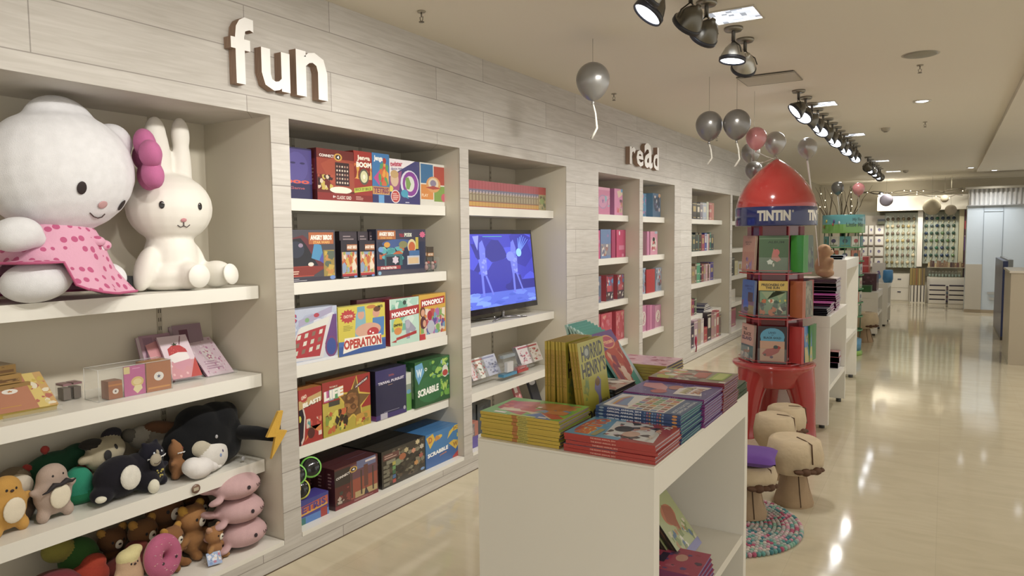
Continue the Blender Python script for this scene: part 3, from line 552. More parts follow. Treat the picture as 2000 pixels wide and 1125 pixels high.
def a_(A):
    A.rect(0, 0, 1, 1, '39332a'); A.busy(.1, .08, .98, .95, ['4a4436', '6a6450', '2a2620', '7f7a64', '5a4a3a'], 70, .07, 33); A.rect(.03, .74, .38, .9, '6a3f38'); A.lines(.06, .76, .34, .88, 2, 'b89a8a'); A.rect(.1, .62, .3, .72, '8a8672'); A.disc(.35, .58, .08, .09, '7f8a6a'); A.disc(.46, .68, .08, .09, 'a8623a')
    for x, y, c in [(.55, .82, 'b8a87a'), (.72, .72, 'c98a6a'), (.82, .92, 'c9b88a'), (.92, .75, 'b8b0a0'), (.9, .5, 'a85a4a'), (.78, .35, 'c08a4a')]: A.star(x, y, .06, .08, c, 6)
    for i, c in enumerate(['b0443a', '3f6a9a', '3a6a44', '6a9a5a', 'b0a84a']): A.rect(.23, .06+i*.12, .3, .16+i*.12, c)
    for i in range(5): A.rect(.03, .05+i*.12, .16, .13+i*.12, '77725f')
    A.disc(.93, .1, .05, .04, '6a8fc0')
gbox('game_box', 'dark olive brown game box crowded with small item pictures in the bottom row', 745, 830, 868, ZB, .075, '2a2620', a_, XF=-2.70, copies=3, clab='dark olive brown game box', spine=lambda A: A.lines(.3, .1, .7, .9, 5, '4a443a'))
def a_(A):
    A.rect(0, 0, 1, 1, '2f78b4'); A.rect(0, 0, 1, .4, '2a5fa2'); A.poly([(.02, .9), (.2, .98), (.26, .78), (.12, .55)], 'd8b42c'); A.text('D', .08, .72, .18, .9, 'c0662c', .05); A.busy(.26, .68, .5, .88, ['d8b42c', 'c98a2c'], 8, .06, 35)
    A.poly([(.6, .65), (.66, .85), (.82, .98), (.98, .98), (.92, .84), (.76, .82)], 'd8bc34'); A.text('JO', .76, .84, .96, .95, '9c6a24', .04); A.poly([(.64, .5), (.78, .56), (.98, .45), (.84, .24)], 'd8b42c'); A.text('W', .76, .34, .9, .48, '9c6a24', .05); A.rect(.88, .6, .97, .72, 'cfc43a'); A.poly([(.75, .05), (1, .25), (1, .0), (.75, .0)], 'b8383a')
    A.text('SCRABBLE', .05, .3, .62, .42, 'f0f2f0', .05, .05); A.text('JUNIOR', .38, .22, .58, .27, 'd8843a', .04, .03)
gbox('game_box', 'light blue game box with yellow letter tiles, right end of the bottom row', 831, 900, 838, ZB, .05, '2a70aa', a_, XF=-2.70, copies=4, clab='light blue letter tile game box')
# bottom left: blue box with block lettering and a display of black cylinders
def a_(A):
    A.rect(0, 0, 1, 1, '3a3f94'); A.rect(0, 0, 1, .3, '4a7fc8'); A.rect(0, 0, .3, .28, '2f7a7a'); A.rect(0, 0, .2, .08, '4a8a3a'); A.rect(.75, .0, .95, .4, 'a83028'); A.poly([(0, .34), (.98, .46), (.98, .86), (0, .74)], 'c0502c'); A.poly([(.02, .36), (.96, .47), (.96, .55), (.02, .44)], 'd8a83a'); A.text('TETRIS', .0, .42, .92, .72, '5a3a8a', .04, .1, 'e0a03a')
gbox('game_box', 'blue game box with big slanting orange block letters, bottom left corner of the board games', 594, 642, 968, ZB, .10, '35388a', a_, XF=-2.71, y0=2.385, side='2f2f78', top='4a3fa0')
t = thing('toy_drum_pack', 'pack of black drum shaped toys with green and yellow bands, bottom left corner', 'toy pack', (-2.84, 2.45, ZB))
b = MB(); b.box(-.06, -.05, 0, .0, .16, .2, '4a1c22'); b.build('tray', CARD, t)
for k, (yy, zz, c) in enumerate([(.0, .235, '7ad04a'), (.10, .245, '7ad04a'), (.02, .155, 'c9cc3a')]):
    b = MB(); R = R3(0, 65, -30); b.lathe([(0, -.05), (.045, -.05), (.05, -.03), (.05, .03), (.045, .05), (0, .05)], (.06, yy, zz), R, '16181c', n=24); b.lathe([(.0505, .032), (.054, .036), (.054, .046), (.046, .0505)], (.06, yy, zz), R, c, n=24); b.build('drum', GLOSS, t)
b = MB(); b.box(.1, -.055, .17, .106, .0, .27, 'd0bc34'); b.build('yellow_card', CARD, t)
# ================================================================== books
_bk = {}
def mk_book(key, W, H, T, cover, art=None, spine=None, back=None, pages='ddd6c4', name='book', cat='book'):
    _bk[key] = dict(W=W, H=H, T=T, cover=cover, art=art, spine=spine, pages=pages, name=name, cat=cat, proto=None)
def put(key, loc, rot, label, group=None, scale=None):
    d = _bk[key]
    if d['proto'] is None:
        T, W, H = d['T']-.0009, d['W'], d['H']; t = thing(d['name'], label, d['cat'], (0, 0, 0), 0, group); d['proto'] = t; q = min(.0022, T*.18)
        b = MB(); b.box(T/2-q, 0, 0, T/2, W, H, d['cover']); b.box(-T/2, 0, 0, -T/2+q, W, H, d['cover']); b.box(-T/2, -.0012, 0, T/2, .0008, H, d['cover'])
        if d['art']: d['art'](Art(b, (T/2, 0, 0), (0, W, 0), (0, 0, H)))
        if d['spine']: d['spine'](Art(b, (-T/2, -.0012, 0), (T, 0, 0), (0, 0, H)))   # u across the spine, v up
        b.build('cover', CARD, t)
        b = MB(); b.box(-T/2+q, .0008, .003, T/2-q, W-.003, H-.003, d['pages'])
        for k in range(5):
            x = -T/2+q+(T-2*q)*(k+.5)/5; b.box(x-.0002, W-.003, .003, x+.0002, W-.0027, H-.003, 'a89f8e'); b.box(x-.0002, .002, H-.003, x+.0002, W-.003, H-.0027, 'a89f8e')
        b.build('pages', PAPER, t)
    else: t = dup(d['proto'], label=label, group=group)
    t.location = loc; t.rotation_euler = rot; return t
def spine_text(A, t, v0, v1, col, u0=.2, u1=.8, bold=.03):
    """writing down a spine: starts at height v1 and runs down to v0"""
    vs, fs = glyphs(t, bold); A.mb.add([A.P(u0+(u1-u0)*y, v1-(v1-v0)*x) for x, y in vs], fs, col, A.m); A.k += 1
FLAT = -PI/2
def stack(key, x, y, z0, n, labels, group, jit=.004, seed=1, rz=0):
    q = random.Random(seed); T = _bk[key]['T']
    for k in range(n):
        put(key, (x+q.uniform(-jit, jit), y+q.uniform(-jit, jit), z0+T*(k+.5)+.0004), (0, FLAT, rz+q.uniform(-.015, .015)), labels(k, n), group)
ORD = ['lowest', 'second', 'third', 'fourth', 'fifth', 'sixth', 'seventh', 'eighth', 'ninth', 'tenth', 'eleventh', 'twelfth']
def lab(desc): return lambda k, n: ('%s, topmost' % desc) if k == n-1 else ('%s, %s' % (desc, 'lowest of all' if k == 0 else ORD[k]+' from below'))

# ------------------------------------------------------------------ near display table
t = thing('display_table', 'long white display table with open side, stacked with books, nearest the camera', 'table', (-.98, 2.45, 0))
def tb(name, x0, y0, z0, x1, y1, z1, col=WHITE): b = MB(); b.box(x0+.98, y0-2.45, z0, x1+.98, y1-2.45, z1, col); return b.build(name, LAMI, t)
b = MB(); b.box(-.3, -.56, .893, .296, .557, .9, 'ece9df'); b.box(-.3, -.5145, .805, .296, .5115, .8925, 'ece9df'); b.build('tabletop', LAMI, t)
tb('end_panel', -1.28, 1.89, .0, -.684, 1.935, .8925, 'ece9df'); tb('end_panel', -1.28, 2.962, .0, -.684, 3.007, .8925, 'ece9df')
tb('inner_shelf', -1.235, 1.9355, .27, -.69, 2.9615, .305, 'e6e2d6'); tb('back_panel', -1.28, 1.9355, .0, -1.24, 2.9615, .8045, 'e3ddd0')
# --- yellow annuals, front left
def ar(A):
    A.rect(0, 0, 1, 1, '7fc04a'); A.rect(.0, .62, .35, 1, '7fc050'); A.poly([(.05, .5), (.3, .92), (.75, .95), (.9, .6), (.6, .5)], 'c2492c'); A.busy(.3, .6, .8, .95, ['d8603a', 'e0a04a', 'c03a2c'], 12, .08, 41); A.poly([(.08, .1), (.4, .45), (.35, .85), (.2, .85), (.25, .5), (.02, .2)], 'e0cfa0')
    A.poly([(.15, 0), (.5, .3), (.45, .7), (.3, .6), (.3, .35), (.05, .1)], 'c8503a'); A.poly([(.0, .1), (.0, .5), (.3, .35)], '4a78b8'); A.busy(.3, .05, .9, .5, ['c87a3a', 'd89a5a', '6a8fb8', '8a9a78', 'b86a3a'], 24, .12, 42); A.disc(.7, .35, .2, .22, 'c47a3c'); A.rect(.05, .7, .12, .85, 'f2efe4'); A.rect(.04, .18, .1, .28, 'e8e8e0'); A.rect(.55, .45, .62, .5, 'f2efe4'); A.rect(0, .3, .06, .62, 'c8d83a')
mk_book('yellow', .222, .287, .0107, 'c9ab22', ar, lambda A: (A.rect(0, .52, 1, .585, 'b8722a'), A.rect(0, .39, 1, .52, 'c4b648'), spine_text(A, 'ANNUAL 2014', .40, .51, '5a5a24', .25, .75, .02)), pages='8f8f9a')
stack('yellow', -.992, 1.909, .9, 8, lab('yellow spined annual, front left stack on the near table'), 'yellow annuals on the near table', seed=3)
# --- red annuals, front right
def ar(A):
    A.rect(0, 0, 1, 1, 'b02c30'); A.poly([(0, .4), (0, 1), (1, 1), (1, .62), (.6, .5), (.3, .38)], '5aa2d0'); A.text('BEANO', .08, .76, .93, .92, 'd9602c', .06, 0, 'f2c86a'); A.disc(.5, .935, .35, .035, 'c03a2c'); A.text('THE', .4, .92, .6, .95, 'f0d08a'); A.poly([(.1, .05), (.15, .6), (.9, .7), (.95, .3), (.5, .1)], 'dfe4ea')
    A.busy(.12, .12, .92, .62, ['2a2226', 'd8a890', 'b03038', 'e8e0dc', 'c05a6a', '3a2a30', 'd8d0e0'], 44, .08, 44, .8); A.disc(.55, .5, .15, .1, '241c20'); A.disc(.35, .36, .14, .09, 'd8b0a0'); A.text('DENNIS', .15, .1, .6, .16, 'e8e4dc', .03); A.text('75', .78, .06, .95, .13, 'f2eee6', .05); A.rect(.05, .66, .4, .72, 'a8a070')
mk_book('red', .222, .29, .0112, 'b3281f', ar, lambda A: spine_text(A, 'THE BEANO ANNUAL 2014', .42, .7, 'e9b0a0', .28, .72, .02), pages='b9a8ae')
stack('red', -.684, 1.909, .9, 5, lab('red spined annual, front right stack on the near table'), 'red annuals on the near table', seed=4)
# --- blue official annuals
def ar(A):
    A.rect(0, 0, 1, 1, '34619c'); A.poly([(.05, .62), (.1, .95), (.9, .97), (.95, .62)], 'e4e8f0'); 
    for i, c in enumerate(['b8c6dc', 'd8a03a', '8a7ab8', '6f9ad0']): A.poly([(.12+i*.03, .62+i*.02), (.2, .9-i*.03), (.6, .93-i*.035), (.88-i*.02, .85-i*.02), (.62, .86-i*.035), (.3, .8-i*.03)], c)
    A.rect(.03, .2, .97, .66, 'ece8e0'); q = random.Random(5)
    for i in range(7):
        for j in range(5): A.rect(.06+i*.13, .22+j*.085, .16+i*.13, .29+j*.085, q.choice(['c9603a', '6a9f5a', '5a7fb8', 'd8a03a', 'b86a8a', '8a5a3a', 'a8b0a0']))
    A.rect(0, 0, 1, .18, '2f5a94'); A.text('MOST COLLECTED', .1, .1, .8, .14, 'd8e0ea'); A.text('OFFICIAL ANNUAL', .1, .04, .9, .08, 'd8e0ea')
def sp(A):
    spine_text(A, 'OFFICIAL ANNUAL 2014', .45, .86, 'e6ecf4', .18, .82, .04); A.disc(.5, .93, .35, .03, '8fa8b8')
    for i in range(8): A.rect(.2, .40-i*.03, .8, .42-i*.03, ['5f86b8', 'a86a8a', 'c08a4a', '7f9fc4'][i % 4])
    A.disc(.5, .07, .4, .03, 'd8954a')
mk_book('blue', .222, .288, .0104, '2c4f86', ar, sp, pages='5f9a90')
stack('blue', -.684, 2.128, .9, 9, lab('blue spined official annual, behind the red stack'), 'blue annuals on the near table', seed=5, jit=.003)
# --- purple
def ar(A):
    A.rect(0, 0, 1, 1, '574a9a'); A.busy(.05, .05, .95, .95, ['c8c4e8', '8078c0'], 40, .012, 46); A.poly([(.3, .55), (.5, .9), (.75, .95), (.85, .75), (.6, .6)], 'd88a9c'); A.disc(.25, .62, .14, .1, 'c23a44'); A.disc(.62, .5, .16, .09, 'b85a4a'); A.poly([(.2, .08), (.15, .42), (.6, .45), (.85, .3), (.85, .1), (.5, .15)], 'ece6ea')
    A.text('ANNUAL', .25, .28, .75, .38, 'b0a83c', .05, 0, '5a3a8a'); A.text('2014', .3, .14, .7, .25, 'c27a3a', .05, 0, '5a3a8a')
mk_book('purple', .228, .29, .0098, '8a2f86', ar, lambda A: spine_text(A, 'OFFICIAL ANNUAL', .3, .8, 'd89ac8', .25, .75, .02), pages='8b97b8')
stack('purple', -.677, 2.355, .9, 10, lab('purple book with magenta spine, behind the blue stack'), 'purple books on the near table', seed=6, jit=.003)
# --- multicoloured cover, dark red spine
def ar(A):
    A.rect(0, 0, 1, 1, '9a8a78'); A.busy(0, .65, 1, 1, ['7fb03a', 'b8c04a', 'd8803a', 'e8e4da'], 26, .12, 48); A.busy(0, .35, 1, .7, ['e6e2dc', 'b04a3a', '5a4a44', 'c8b8a8'], 26, .1, 49); A.poly([(.3, .3), (.35, .48), (.8, .5), (.85, .32)], 'c2503a'); A.rect(.2, .06, .9, .26, '9fc03c'); A.rect(.3, .09, .85, .22, 'c8d86a'); A.rect(0, .0, .12, .08, 'ece8e0')
mk_book('multi', .212, .288, .0100, '8f1f30', ar, None, pages='8f7f98')
stack('multi', -.674, 2.590, .9, 11, lab('dark red spined patchwork book, behind the purple stack'), 'dark red spined books on the near table', seed=7, jit=.003)
mk_book('green', .17, .24, .0062, '3d5a3a', lambda A: (A.rect(0, 0, 1, 1, '4a5a40'), A.busy(.05, .05, .95, .95, ['b8503a', '6a8a4a', 'c8b890', '5a3a30'], 30, .1, 51)), None, pages='56705a')
stack('green', -.684, 2.818, .9, 8, lab('thin dark green comic, far right table corner'), 'green comics on the near table', seed=8, jit=.003)
# --- black spined, middle left
def ar(A): A.rect(0, 0, 1, 1, 'b8a898'); A.busy(.02, .02, .98, .98, ['d8c8b8', '8a6a5a', 'b86a5a', 'e4dcd0', '6a6a70'], 40, .1, 52)
mk_book('black', .2, .27, .0132, '1f2530', ar, lambda A: (A.rect(.2, .04, .8, .16, '5a6a78'), spine_text(A, 'ANNUAL 2014', .4, .8, 'a8b0b8')), pages='4a464c')
stack('black', -1.03, 2.435, .9, 6, lab('black spined sandy annual, behind the standing yellow books'), 'black spined annuals on the near table', seed=9, jit=.003)
# --- pink over yellow stack, far left
mk_book('pinky', .225, .26, .0128, 'bfae42', lambda A: (A.rect(0, 0, 1, 1, 'd8a0b4'), A.busy(.05, .05, .95, .95, ['e0b8c6', 'c07a9a', 'b04a6a', 'ddb0c0'], 34, .1, 54)), None, pages='5f4f78')
stack('pinky', -.985, 2.868, .9, 8, lab('pink book with yellow spine, far left table corner'), 'pink covered books on the near table', seed=10, jit=.003)
# --- standing yellow books in three groups
def ar(A):
    A.rect(0, 0, 1, 1, 'b8b224'); A.text('HORRID', .1, .76, .92, .95, '2a2618', .03, .02); A.disc(.3, .865, .12, .075, '5a6460'); A.disc(.3, .865, .07, .045, 'a8b0a0'); A.text("HENRY'S", .06, .56, .98, .75, '2a2618', .03, .02)
    A.busy(.03, .3, .25, .58, ['8a9a3a', '7f9a5a', 'a8a830'], 10, .09, 56); A.poly([(.5, .5), (.62, .54), (.72, .48), (.66, .3), (.72, .05), (.5, .05), (.56, .3), (.44, .4)], '7a78a8'); A.disc(.58, .47, .09, .05, '8a6a3a'); A.text('ANNUAL', .6, .2, .97, .24, '3a3618'); A.text('20', .1, .02, .45, .17, '2a2618', .06); A.text('14', .66, .02, .96, .17, '2a2618', .06)
mk_book('henry', .212, .287, .0094, 'b8951c', ar, lambda A: (A.rect(0, .9, 1, 1, 'c4ac28'), spine_text(A, "ANNUAL 2014", .45, .85, '8a6414', .25, .75, .01)), pages='cdbb3a')
gl = ['left', 'middle', 'right']; xs = [-1.176, -1.126, -1.081]; le = [0, -.03, -.13]
for g in range(3):
    n = 4 if g < 2 else 3
    for k in range(n):
        x = xs[g]+k*.0099; lean = le[g]; cs = math.cos(lean)
        put('henry', (x/1+(.034 if g == 2 else 0), 2.165+.003*((k*7) % 3), .9005+abs(math.sin(lean))*.005), (0, lean, 0),
            ('yellow book standing upright with bold black title, front of the %s group' if k == n-1 else 'yellow book standing upright, '+['leftmost', 'second', 'third'][k]+' spine of the %s group of standing books') % gl[g], 'standing yellow books')
# --- leaning glossy purple and red book, teal ones behind
def ar(A):
    A.rect(0, 0, 1, 1, 'b84a44'); A.poly([(0, .7), (0, 1), (1, 1), (1, .82), (.6, .75)], '6a4a8a'); A.disc(.5, .83, .32, .11, 'd89a70'); A.disc(.5, .83, .28, .09, 'b8486a'); A.text('Princess', .26, .8, .74, .87, 'e8b088', .04); A.busy(.02, .1, .98, .7, ['c8544a', 'd8a88a', 'a83a40', 'e0c0b0', 'c06a5a', '8a3a5a'], 34, .11, 58, 1.2); A.poly([(.55, 0), (.6, .25), (1, .35), (1, 0)], '4a9a90'); A.poly([(.85, .1), (.9, .7), (1, .8), (1, .1)], 'a8c0c8')
mk_book('princess', .20, .29, .011, '6fb0b0', ar, None, pages='a8ccd0')
mk_book('teal', .20, .288, .0095, '3f9a90', lambda A: (A.rect(0, 0, 1, 1, '4a9f96'), A.busy(0, .8, .3, 1, ['b8d8d4', '7fc0b8'], 6, .1, 60)), lambda A: A.rect(0, .86, 1, 1, 'a8d0c8'), pages='58a8a0')
LEAN = -.61
for k in range(6): put('teal', (-1.10-.032*(5-k), 2.652+.002*(k % 2), .906), (0, LEAN+.06*(5-k), 0), 'teal backed book leaning behind the purple and red one, %s' % ['farthest back', 'fifth of the fan', 'fourth of the fan', 'third of the fan', 'second of the fan', 'closest to it'][k], 'leaning teal books')
put('princess', (-1.068, 2.652, .906), (0, LEAN, 0), 'glossy purple and red picture book leaning against the teal ones')
# --- inside the table
def ar(A):
    A.rect(0, 0, 1, 1, 'a8b078'); A.rect(0, .8, 1, 1, '7a72b0'); A.text('ANNUAL', .08, .84, .9, .94, '8a3a5a', .04, .0); A.disc(.5, .55, .26, .14, 'b8683a'); A.poly([(.3, .5), (.6, .3), (.75, .6), (.45, .7)], 'a0522c'); A.busy(.1, .1, .95, .4, ['c8c0a0', '7f8f4a', 'd8d4c0', '4a6a8a', 'b0824a'], 30, .07, 62); A.rect(0, 0, 1, .1, '7a78b0')
mk_book('comic', .21, .30, .024, '3a342c', ar, lambda A: A.busy(.1, .05, .9, .95, ['5a4a38', '2a2a26', '6a4a34'], 16, .2, 64), pages='8a8270')
put('comic', (-.80, 2.52, .331), (0, -.66, 0), 'thick comic annual with a fox coloured picture leaning inside the near table, in front')
put('comic', (-.838, 2.51, .331), (0, -.66, 0), 'thick comic annual leaning inside the near table, behind the other')
def ar(A): A.rect(0, 0, 1, 1, 'b83a60'); A.busy(.03, .03, .97, .97, ['c85a7a', 'd8a0b0', '5a3a5a', '6a4a8a', 'b02a50'], 30, .06, 66); A.disc(.5, .7, .16, .08, 'b8a85a'); A.rect(.3, .5, .7, .6, '3a2a4a'); A.disc(.6, .32, .15, .08, 'd8a090')
mk_book('inpink', .2, .27, .018, '8a2f6a', ar, None, pages='7f6a9a')
for k in range(4): put('inpink', (-.70, 2.36, .3055+.018*(k+.5)), (0, FLAT, .02*k-.03), 'pink patterned book lying inside the near table, %s of four' % ['lowest', 'second', 'third', 'topmost'][k], 'pink books inside the near table')
# ------------------------------------------------------------------ the small books and packs of the television bay
def leanbox(name, label, cat, px0, px1, pyt, Y=None, XF=-2.86, z=.5, L=.14, T=.012, lean=25, body='cccccc', art=None, group=None, side=None):
    a = onX(px0, pyt+30, XF).y; c = onX(px1, pyt+30, XF).y; w_ = c-a
    b = MB(); b.box(-T, 0, 0, 0, w_, L, body); 
    if art: art(Art(b, (0, 0, 0), (0, w_, 0), (0, 0, L)))
    o = b.build(name, CARD); o.location = (XF, a, z+.001+T*math.sin(lean*PI/180)); o.rotation_euler = (0, -lean*PI/180, 0); return tag(o, label, cat, group)
def cards(c1, seed, cols):
    def f(A): A.rect(0, 0, 1, 1, c1); A.busy(.1, .1, .9, .75, cols, 22, .09, seed, .6); A.rect(.1, .85, .9, .93, cols[0])
    return f
tvs = [(921, 942, 712, 'red and white card pack, leftmost on the shelf under the television', cards('d8ccd0', 70, ['b84a4a', 'd8a8a8', '8a3a3a'])),
       (929, 957, 689, 'white card pack with reddish brown animal pictures under the television', cards('dcdcd4', 71, ['a85a4a', '6a7a5a', 'b03a3a', '7a4a3a'])),
       (945, 980, 680, 'pale blue card pack with grey drawings under the television', cards('b8bcd0', 72, ['7f84a8', '9098b8', '6a6a80'])),
       (1012, 1030, 668, 'magenta card pack behind the clear boxes under the television', cards('a85a7a', 73, ['c03a5a', 'd8a0b8', '7a3a6a'])),
       (1016, 1045, 664, 'white card pack with pink drawings under the television', cards('dcd6da', 74, ['b8506a', '8a6a7a', 'c88a9a'])),
       (1036, 1062, 657, 'white and red card pack, rightmost under the television', cards('d0c8c0', 75, ['a83a3a', '8a8a6a', 'b8a890']))]
for i, (x0, x1, yt, lb, f) in enumerate(tvs): leanbox('card_pack', lb, 'card pack', x0+4, x1-1, yt+10, XF=-2.845-(.02 if i == 3 else 0), z=.52, L=.155, T=.018, lean=24, body='8a8a92', art=f, group='leaning card packs')
b = MB()
for y0, y1 in ((4.02, 4.42), (4.72, 5.02)): 
    t = thing('acrylic_stand', 'clear acrylic stand holding card packs, %s of the shelf under the television' % ('left half' if y0 < 4.5 else 'right half'), 'display stand', (-2.84, y0, .5))
    b = MB(); b.box(-.12, 0, .001, .0, y1-y0, .004, 'd0d4d4'); b.box(.0, 0, .001, .004, y1-y0, .022, 'd0d4d4'); b.build('base_plate', CLEAR, t)
    b = MB(); b.obox((-.105, (y1-y0)/2, .06), R3(0, -24, 0), .004, y1-y0, .1, 'd0d4d4'); b.build('back_rest', CLEAR, t)
for x0, x1, yt, c1, c2, lb in [(984, 1010, 686, '3f8fb8', '9aa6b0', 'clear box with a white label and blue foot under the television'), (1012, 1032, 712, 'b8383a', 'b84a4a', 'low red and clear box under the television')]:
    a = onX(x0, 720, -2.79); c = onX(x1, 720, -2.79); h = .17 if x0 < 1000 else .05
    t = thing('clear_box', lb, 'clear box', (-2.79, a.y, .5)); w_ = c.y-a.y
    b = MB(); b.box(-.05, 0, .02, 0, w_, h, 'bfcbd2'); b.build('clear_sleeve', CLEAR, t)
    b = MB(); b.box(-.05, 0, 0.0005, 0, w_, .022, c1); b.box(-.03, w_*.3, .03, -.004, w_*.75, h*.62, 'd8d6d8'); b.box(-.04, .01, h-.03, -.01, w_-.01, h-.01, c2); b.build('base_and_label', CARD, t)
t = thing('card_pack', 'small red and white card pack low behind the yellow annuals', 'card pack', (-2.84, 4.78, ZB))
b = MB(); b.obox((0, 0, .14), R3(0, -20, 0), .015, .09, .26, 'b8646a'); A = Art(b, R3(0, -20, 0)@Vector((.0076, -.045, -.13))+Vector((0, 0, .14)), (0, .09, 0), R3(0, -20, 0)@Vector((0, 0, .26))); A.rect(.1, .75, .6, .95, 'e8e0dc'); A.busy(.1, .2, .9, .7, ['d88a8a', 'e8d8d0'], 10, .1, 77); b.build('pack', CARD, t)
leanbox('card_pack', 'dark card pack beside the red one low in the television bay', 'card pack', 1048, 1062, 740, XF=-2.84, z=ZB, L=.26, T=.02, lean=20, body='2a2c3a', art=lambda A: A.disc(.5, .85, .4, .08, 'd8d8e0'))
for k, (y0, y1, h, c) in enumerate([(3.87, 3.99, .3, '2a3038'), (4.0, 4.2, .27, '2c343c'), (4.22, 4.4, .22, '343c40')]):
    b = MB(); b.box(-.12, 0, 0, 0, y1-y0, h, c); A = Art(b, (0, 0, 0), (0, y1-y0, 0), (0, 0, h)); A.rect(.1, .3, .9, .9, '353f4a'); A.busy(.1, .3, .9, .9, ['2a3540', '46525c'], 6, .2, k)
    o = b.build('storage_case', CARD); o.location = (-2.86, y0, ZB+.0005); tag(o, 'dark slate case at the bottom of the television bay, %s' % ['leftmost', 'middle', 'rightmost'][k], 'case', 'dark cases low in the television bay')
gbox('game_box', 'coral and violet box low in the television bay, half hidden by the table', 916, 934, 825, ZB, .06, 'b06a5a', lambda A: (A.rect(0, 0, 1, .45, '5a4aa0'), A.rect(0, .45, .7, .95, '8a7a78'), A.busy(.05, .45, .7, .9, ['6a6a70', 'a89a98'], 10, .15, 80)), XF=-2.70, y0=3.85, cat='box')
# red and yellow comic volumes on the top shelf
def ar(A): A.rect(0, 0, 1, 1, 'a09468'); A.rect(0, .68, 1, 1, 'a83a34'); A.busy(.05, .05, .95, .62, ['8a8a4a', '5a6a4a', 'b8a878', '6a5a3a'], 30, .1, 82); A.disc(.45, .4, .3, .14, '8a9a5a')
def sp(A): A.rect(0, .68, 1, 1, 'a83f48'); A.rect(0, .56, 1, .68, '6a6a84'); A.rect(0, .22, 1, .56, '8a7a5a'); A.rect(.25, .26, .75, .46, 'a89a78'); spine_text(A, 'VOL', .5, .62, 'd8c0c0', .2, .8); A.rect(0, .04, 1, .2, 'c8993c'); A.rect(0, 0, 1, .04, 'a83a38')
mk_book('volume', .12, .185, .0404, '9a3a38', ar, sp, pages='cfc4a0')
for k in range(29):
    T = .0408; y = 3.862+T*(k+.5)
    # spines face the aisle
    put('volume', (-2.80, y, 1.7575), (0, 0, PI/2), 'red and gold spined comic volume above the television, number %d from the left' % (k+1), 'red and gold comic volumes')
put('volume', (-2.822, 5.052, 1.7575), (0, 0, 0), 'comic volume turned cover forward at the right end of the red and gold row')
# ================================================================== soft toys
def blob(name, prims, parent, vox=.006, smooth=6, M=PLUSH, origin=(0, 0, 0)):
    """one continuous stuffed body: the ellipsoids are fused, smoothed, and each face takes the colour of the fabric panel it lies on"""
    bm = bmesh.new(); P = []
    for p in prims:
        c, r, col = p[:3]; R = p[3] if len(p) > 3 else Matrix.Identity(3)
        if not hasattr(r, '__len__'): r = (r, r, r)
        c = Vector(c)-Vector(origin); P.append((c, r, hx(col), R.transposed()))
        M4 = Matrix.Translation(c) @ R.to_4x4() @ Matrix.Diagonal((*r, 1))
        bmesh.ops.create_uvsphere(bm, u_segments=20, v_segments=12, radius=1, matrix=M4)
    me = bpy.data.meshes.new('tmp'); bm.to_mesh(me); bm.free()
    ob = bpy.data.objects.new('tmp', me); COL.objects.link(ob)
    rm = ob.modifiers.new('r', 'REMESH'); rm.mode = 'VOXEL'; rm.voxel_size = vox
    sm = ob.modifiers.new('s', 'SMOOTH'); sm.factor = .5; sm.iterations = smooth
    out = bpy.data.meshes.new_from_object(ob.evaluated_get(bpy.context.evaluated_depsgraph_get()))
    bpy.data.objects.remove(ob); bpy.data.meshes.remove(me)
    out.name = name; ca = out.color_attributes.new('Col', 'FLOAT_COLOR', 'CORNER'); buf = []
    for f in out.polygons:
        best = None; bc = None
        for c, r, col, Rt in P:
            q = Rt @ (f.center-c); d = (q.x/r[0])**2+(q.y/r[1])**2+(q.z/r[2])**2
            if best is None or d < best: best = d; bc = col
        buf += [*bc, 1.0]*f.loop_total
    ca.data.foreach_set('color', buf); out.polygons.foreach_set('use_smooth', [True]*len(out.polygons))
    out.materials.clear(); out.materials.append(M)
    o = bpy.data.objects.new(name, out); COL.objects.link(o); o.parent = parent; return o
def N3(v): return Vector(v).normalized()
def patch(b, c, r, d, size, col, lift=.0, thick=.12, roll=0, n=18):
    """a flat stitched patch (eye, nose, belly) lying on an ellipsoid c,r in direction d"""
    d = N3(d); c = Vector(c)
    if not hasattr(r, '__len__'): r = (r, r, r)
    k = 1/math.sqrt((d.x/r[0])**2+(d.y/r[1])**2+(d.z/r[2])**2); p = c+d*k
    nn = N3((d.x/r[0]**2, d.y/r[1]**2, d.z/r[2]**2)); q = nn.to_track_quat('Z', 'Y').to_matrix() @ R3(0, 0, roll)
    b.ball(p+nn*lift, (size[0], size[1], max(size[0], size[1])*thick), col, R=q, nu=n, nv=8); return p, nn
def surf(c, r, d, lift=0):
    d = N3(d); k = 1/math.sqrt((d.x/r[0])**2+(d.y/r[1])**2+(d.z/r[2])**2); return Vector(c)+d*(k+lift)
THREAD = mat('embroidery_thread', .7, var=.05)
def polka():
    M = mat('pink_polka_cotton', .85, bump=.4, bscale=120); nt = M.node_tree; N = nt.nodes; L = nt.links
    tc = N.new('ShaderNodeTexCoord'); vo = N.new('ShaderNodeTexVoronoi'); vo.inputs['Scale'].default_value = 27; vo.inputs['Randomness'].default_value = .3
    L.new(tc.outputs['Object'], vo.inputs['Vector']); lt = N.new('ShaderNodeMath'); lt.operation = 'LESS_THAN'; lt.inputs[1].default_value = .34; L.new(vo.outputs['Distance'], lt.inputs[0])
    mx = N.new('ShaderNodeMix'); mx.data_type = 'RGBA'; mx.inputs['A'].default_value = (*hx('dfa0bc'), 1); mx.inputs['B'].default_value = (*hx('c04a7e'), 1)
    L.new(lt.outputs[0], mx.inputs['Factor']); L.new(mx.outputs['Result'], N['Principled BSDF'].inputs['Base Color']); return M
POLKA = polka()
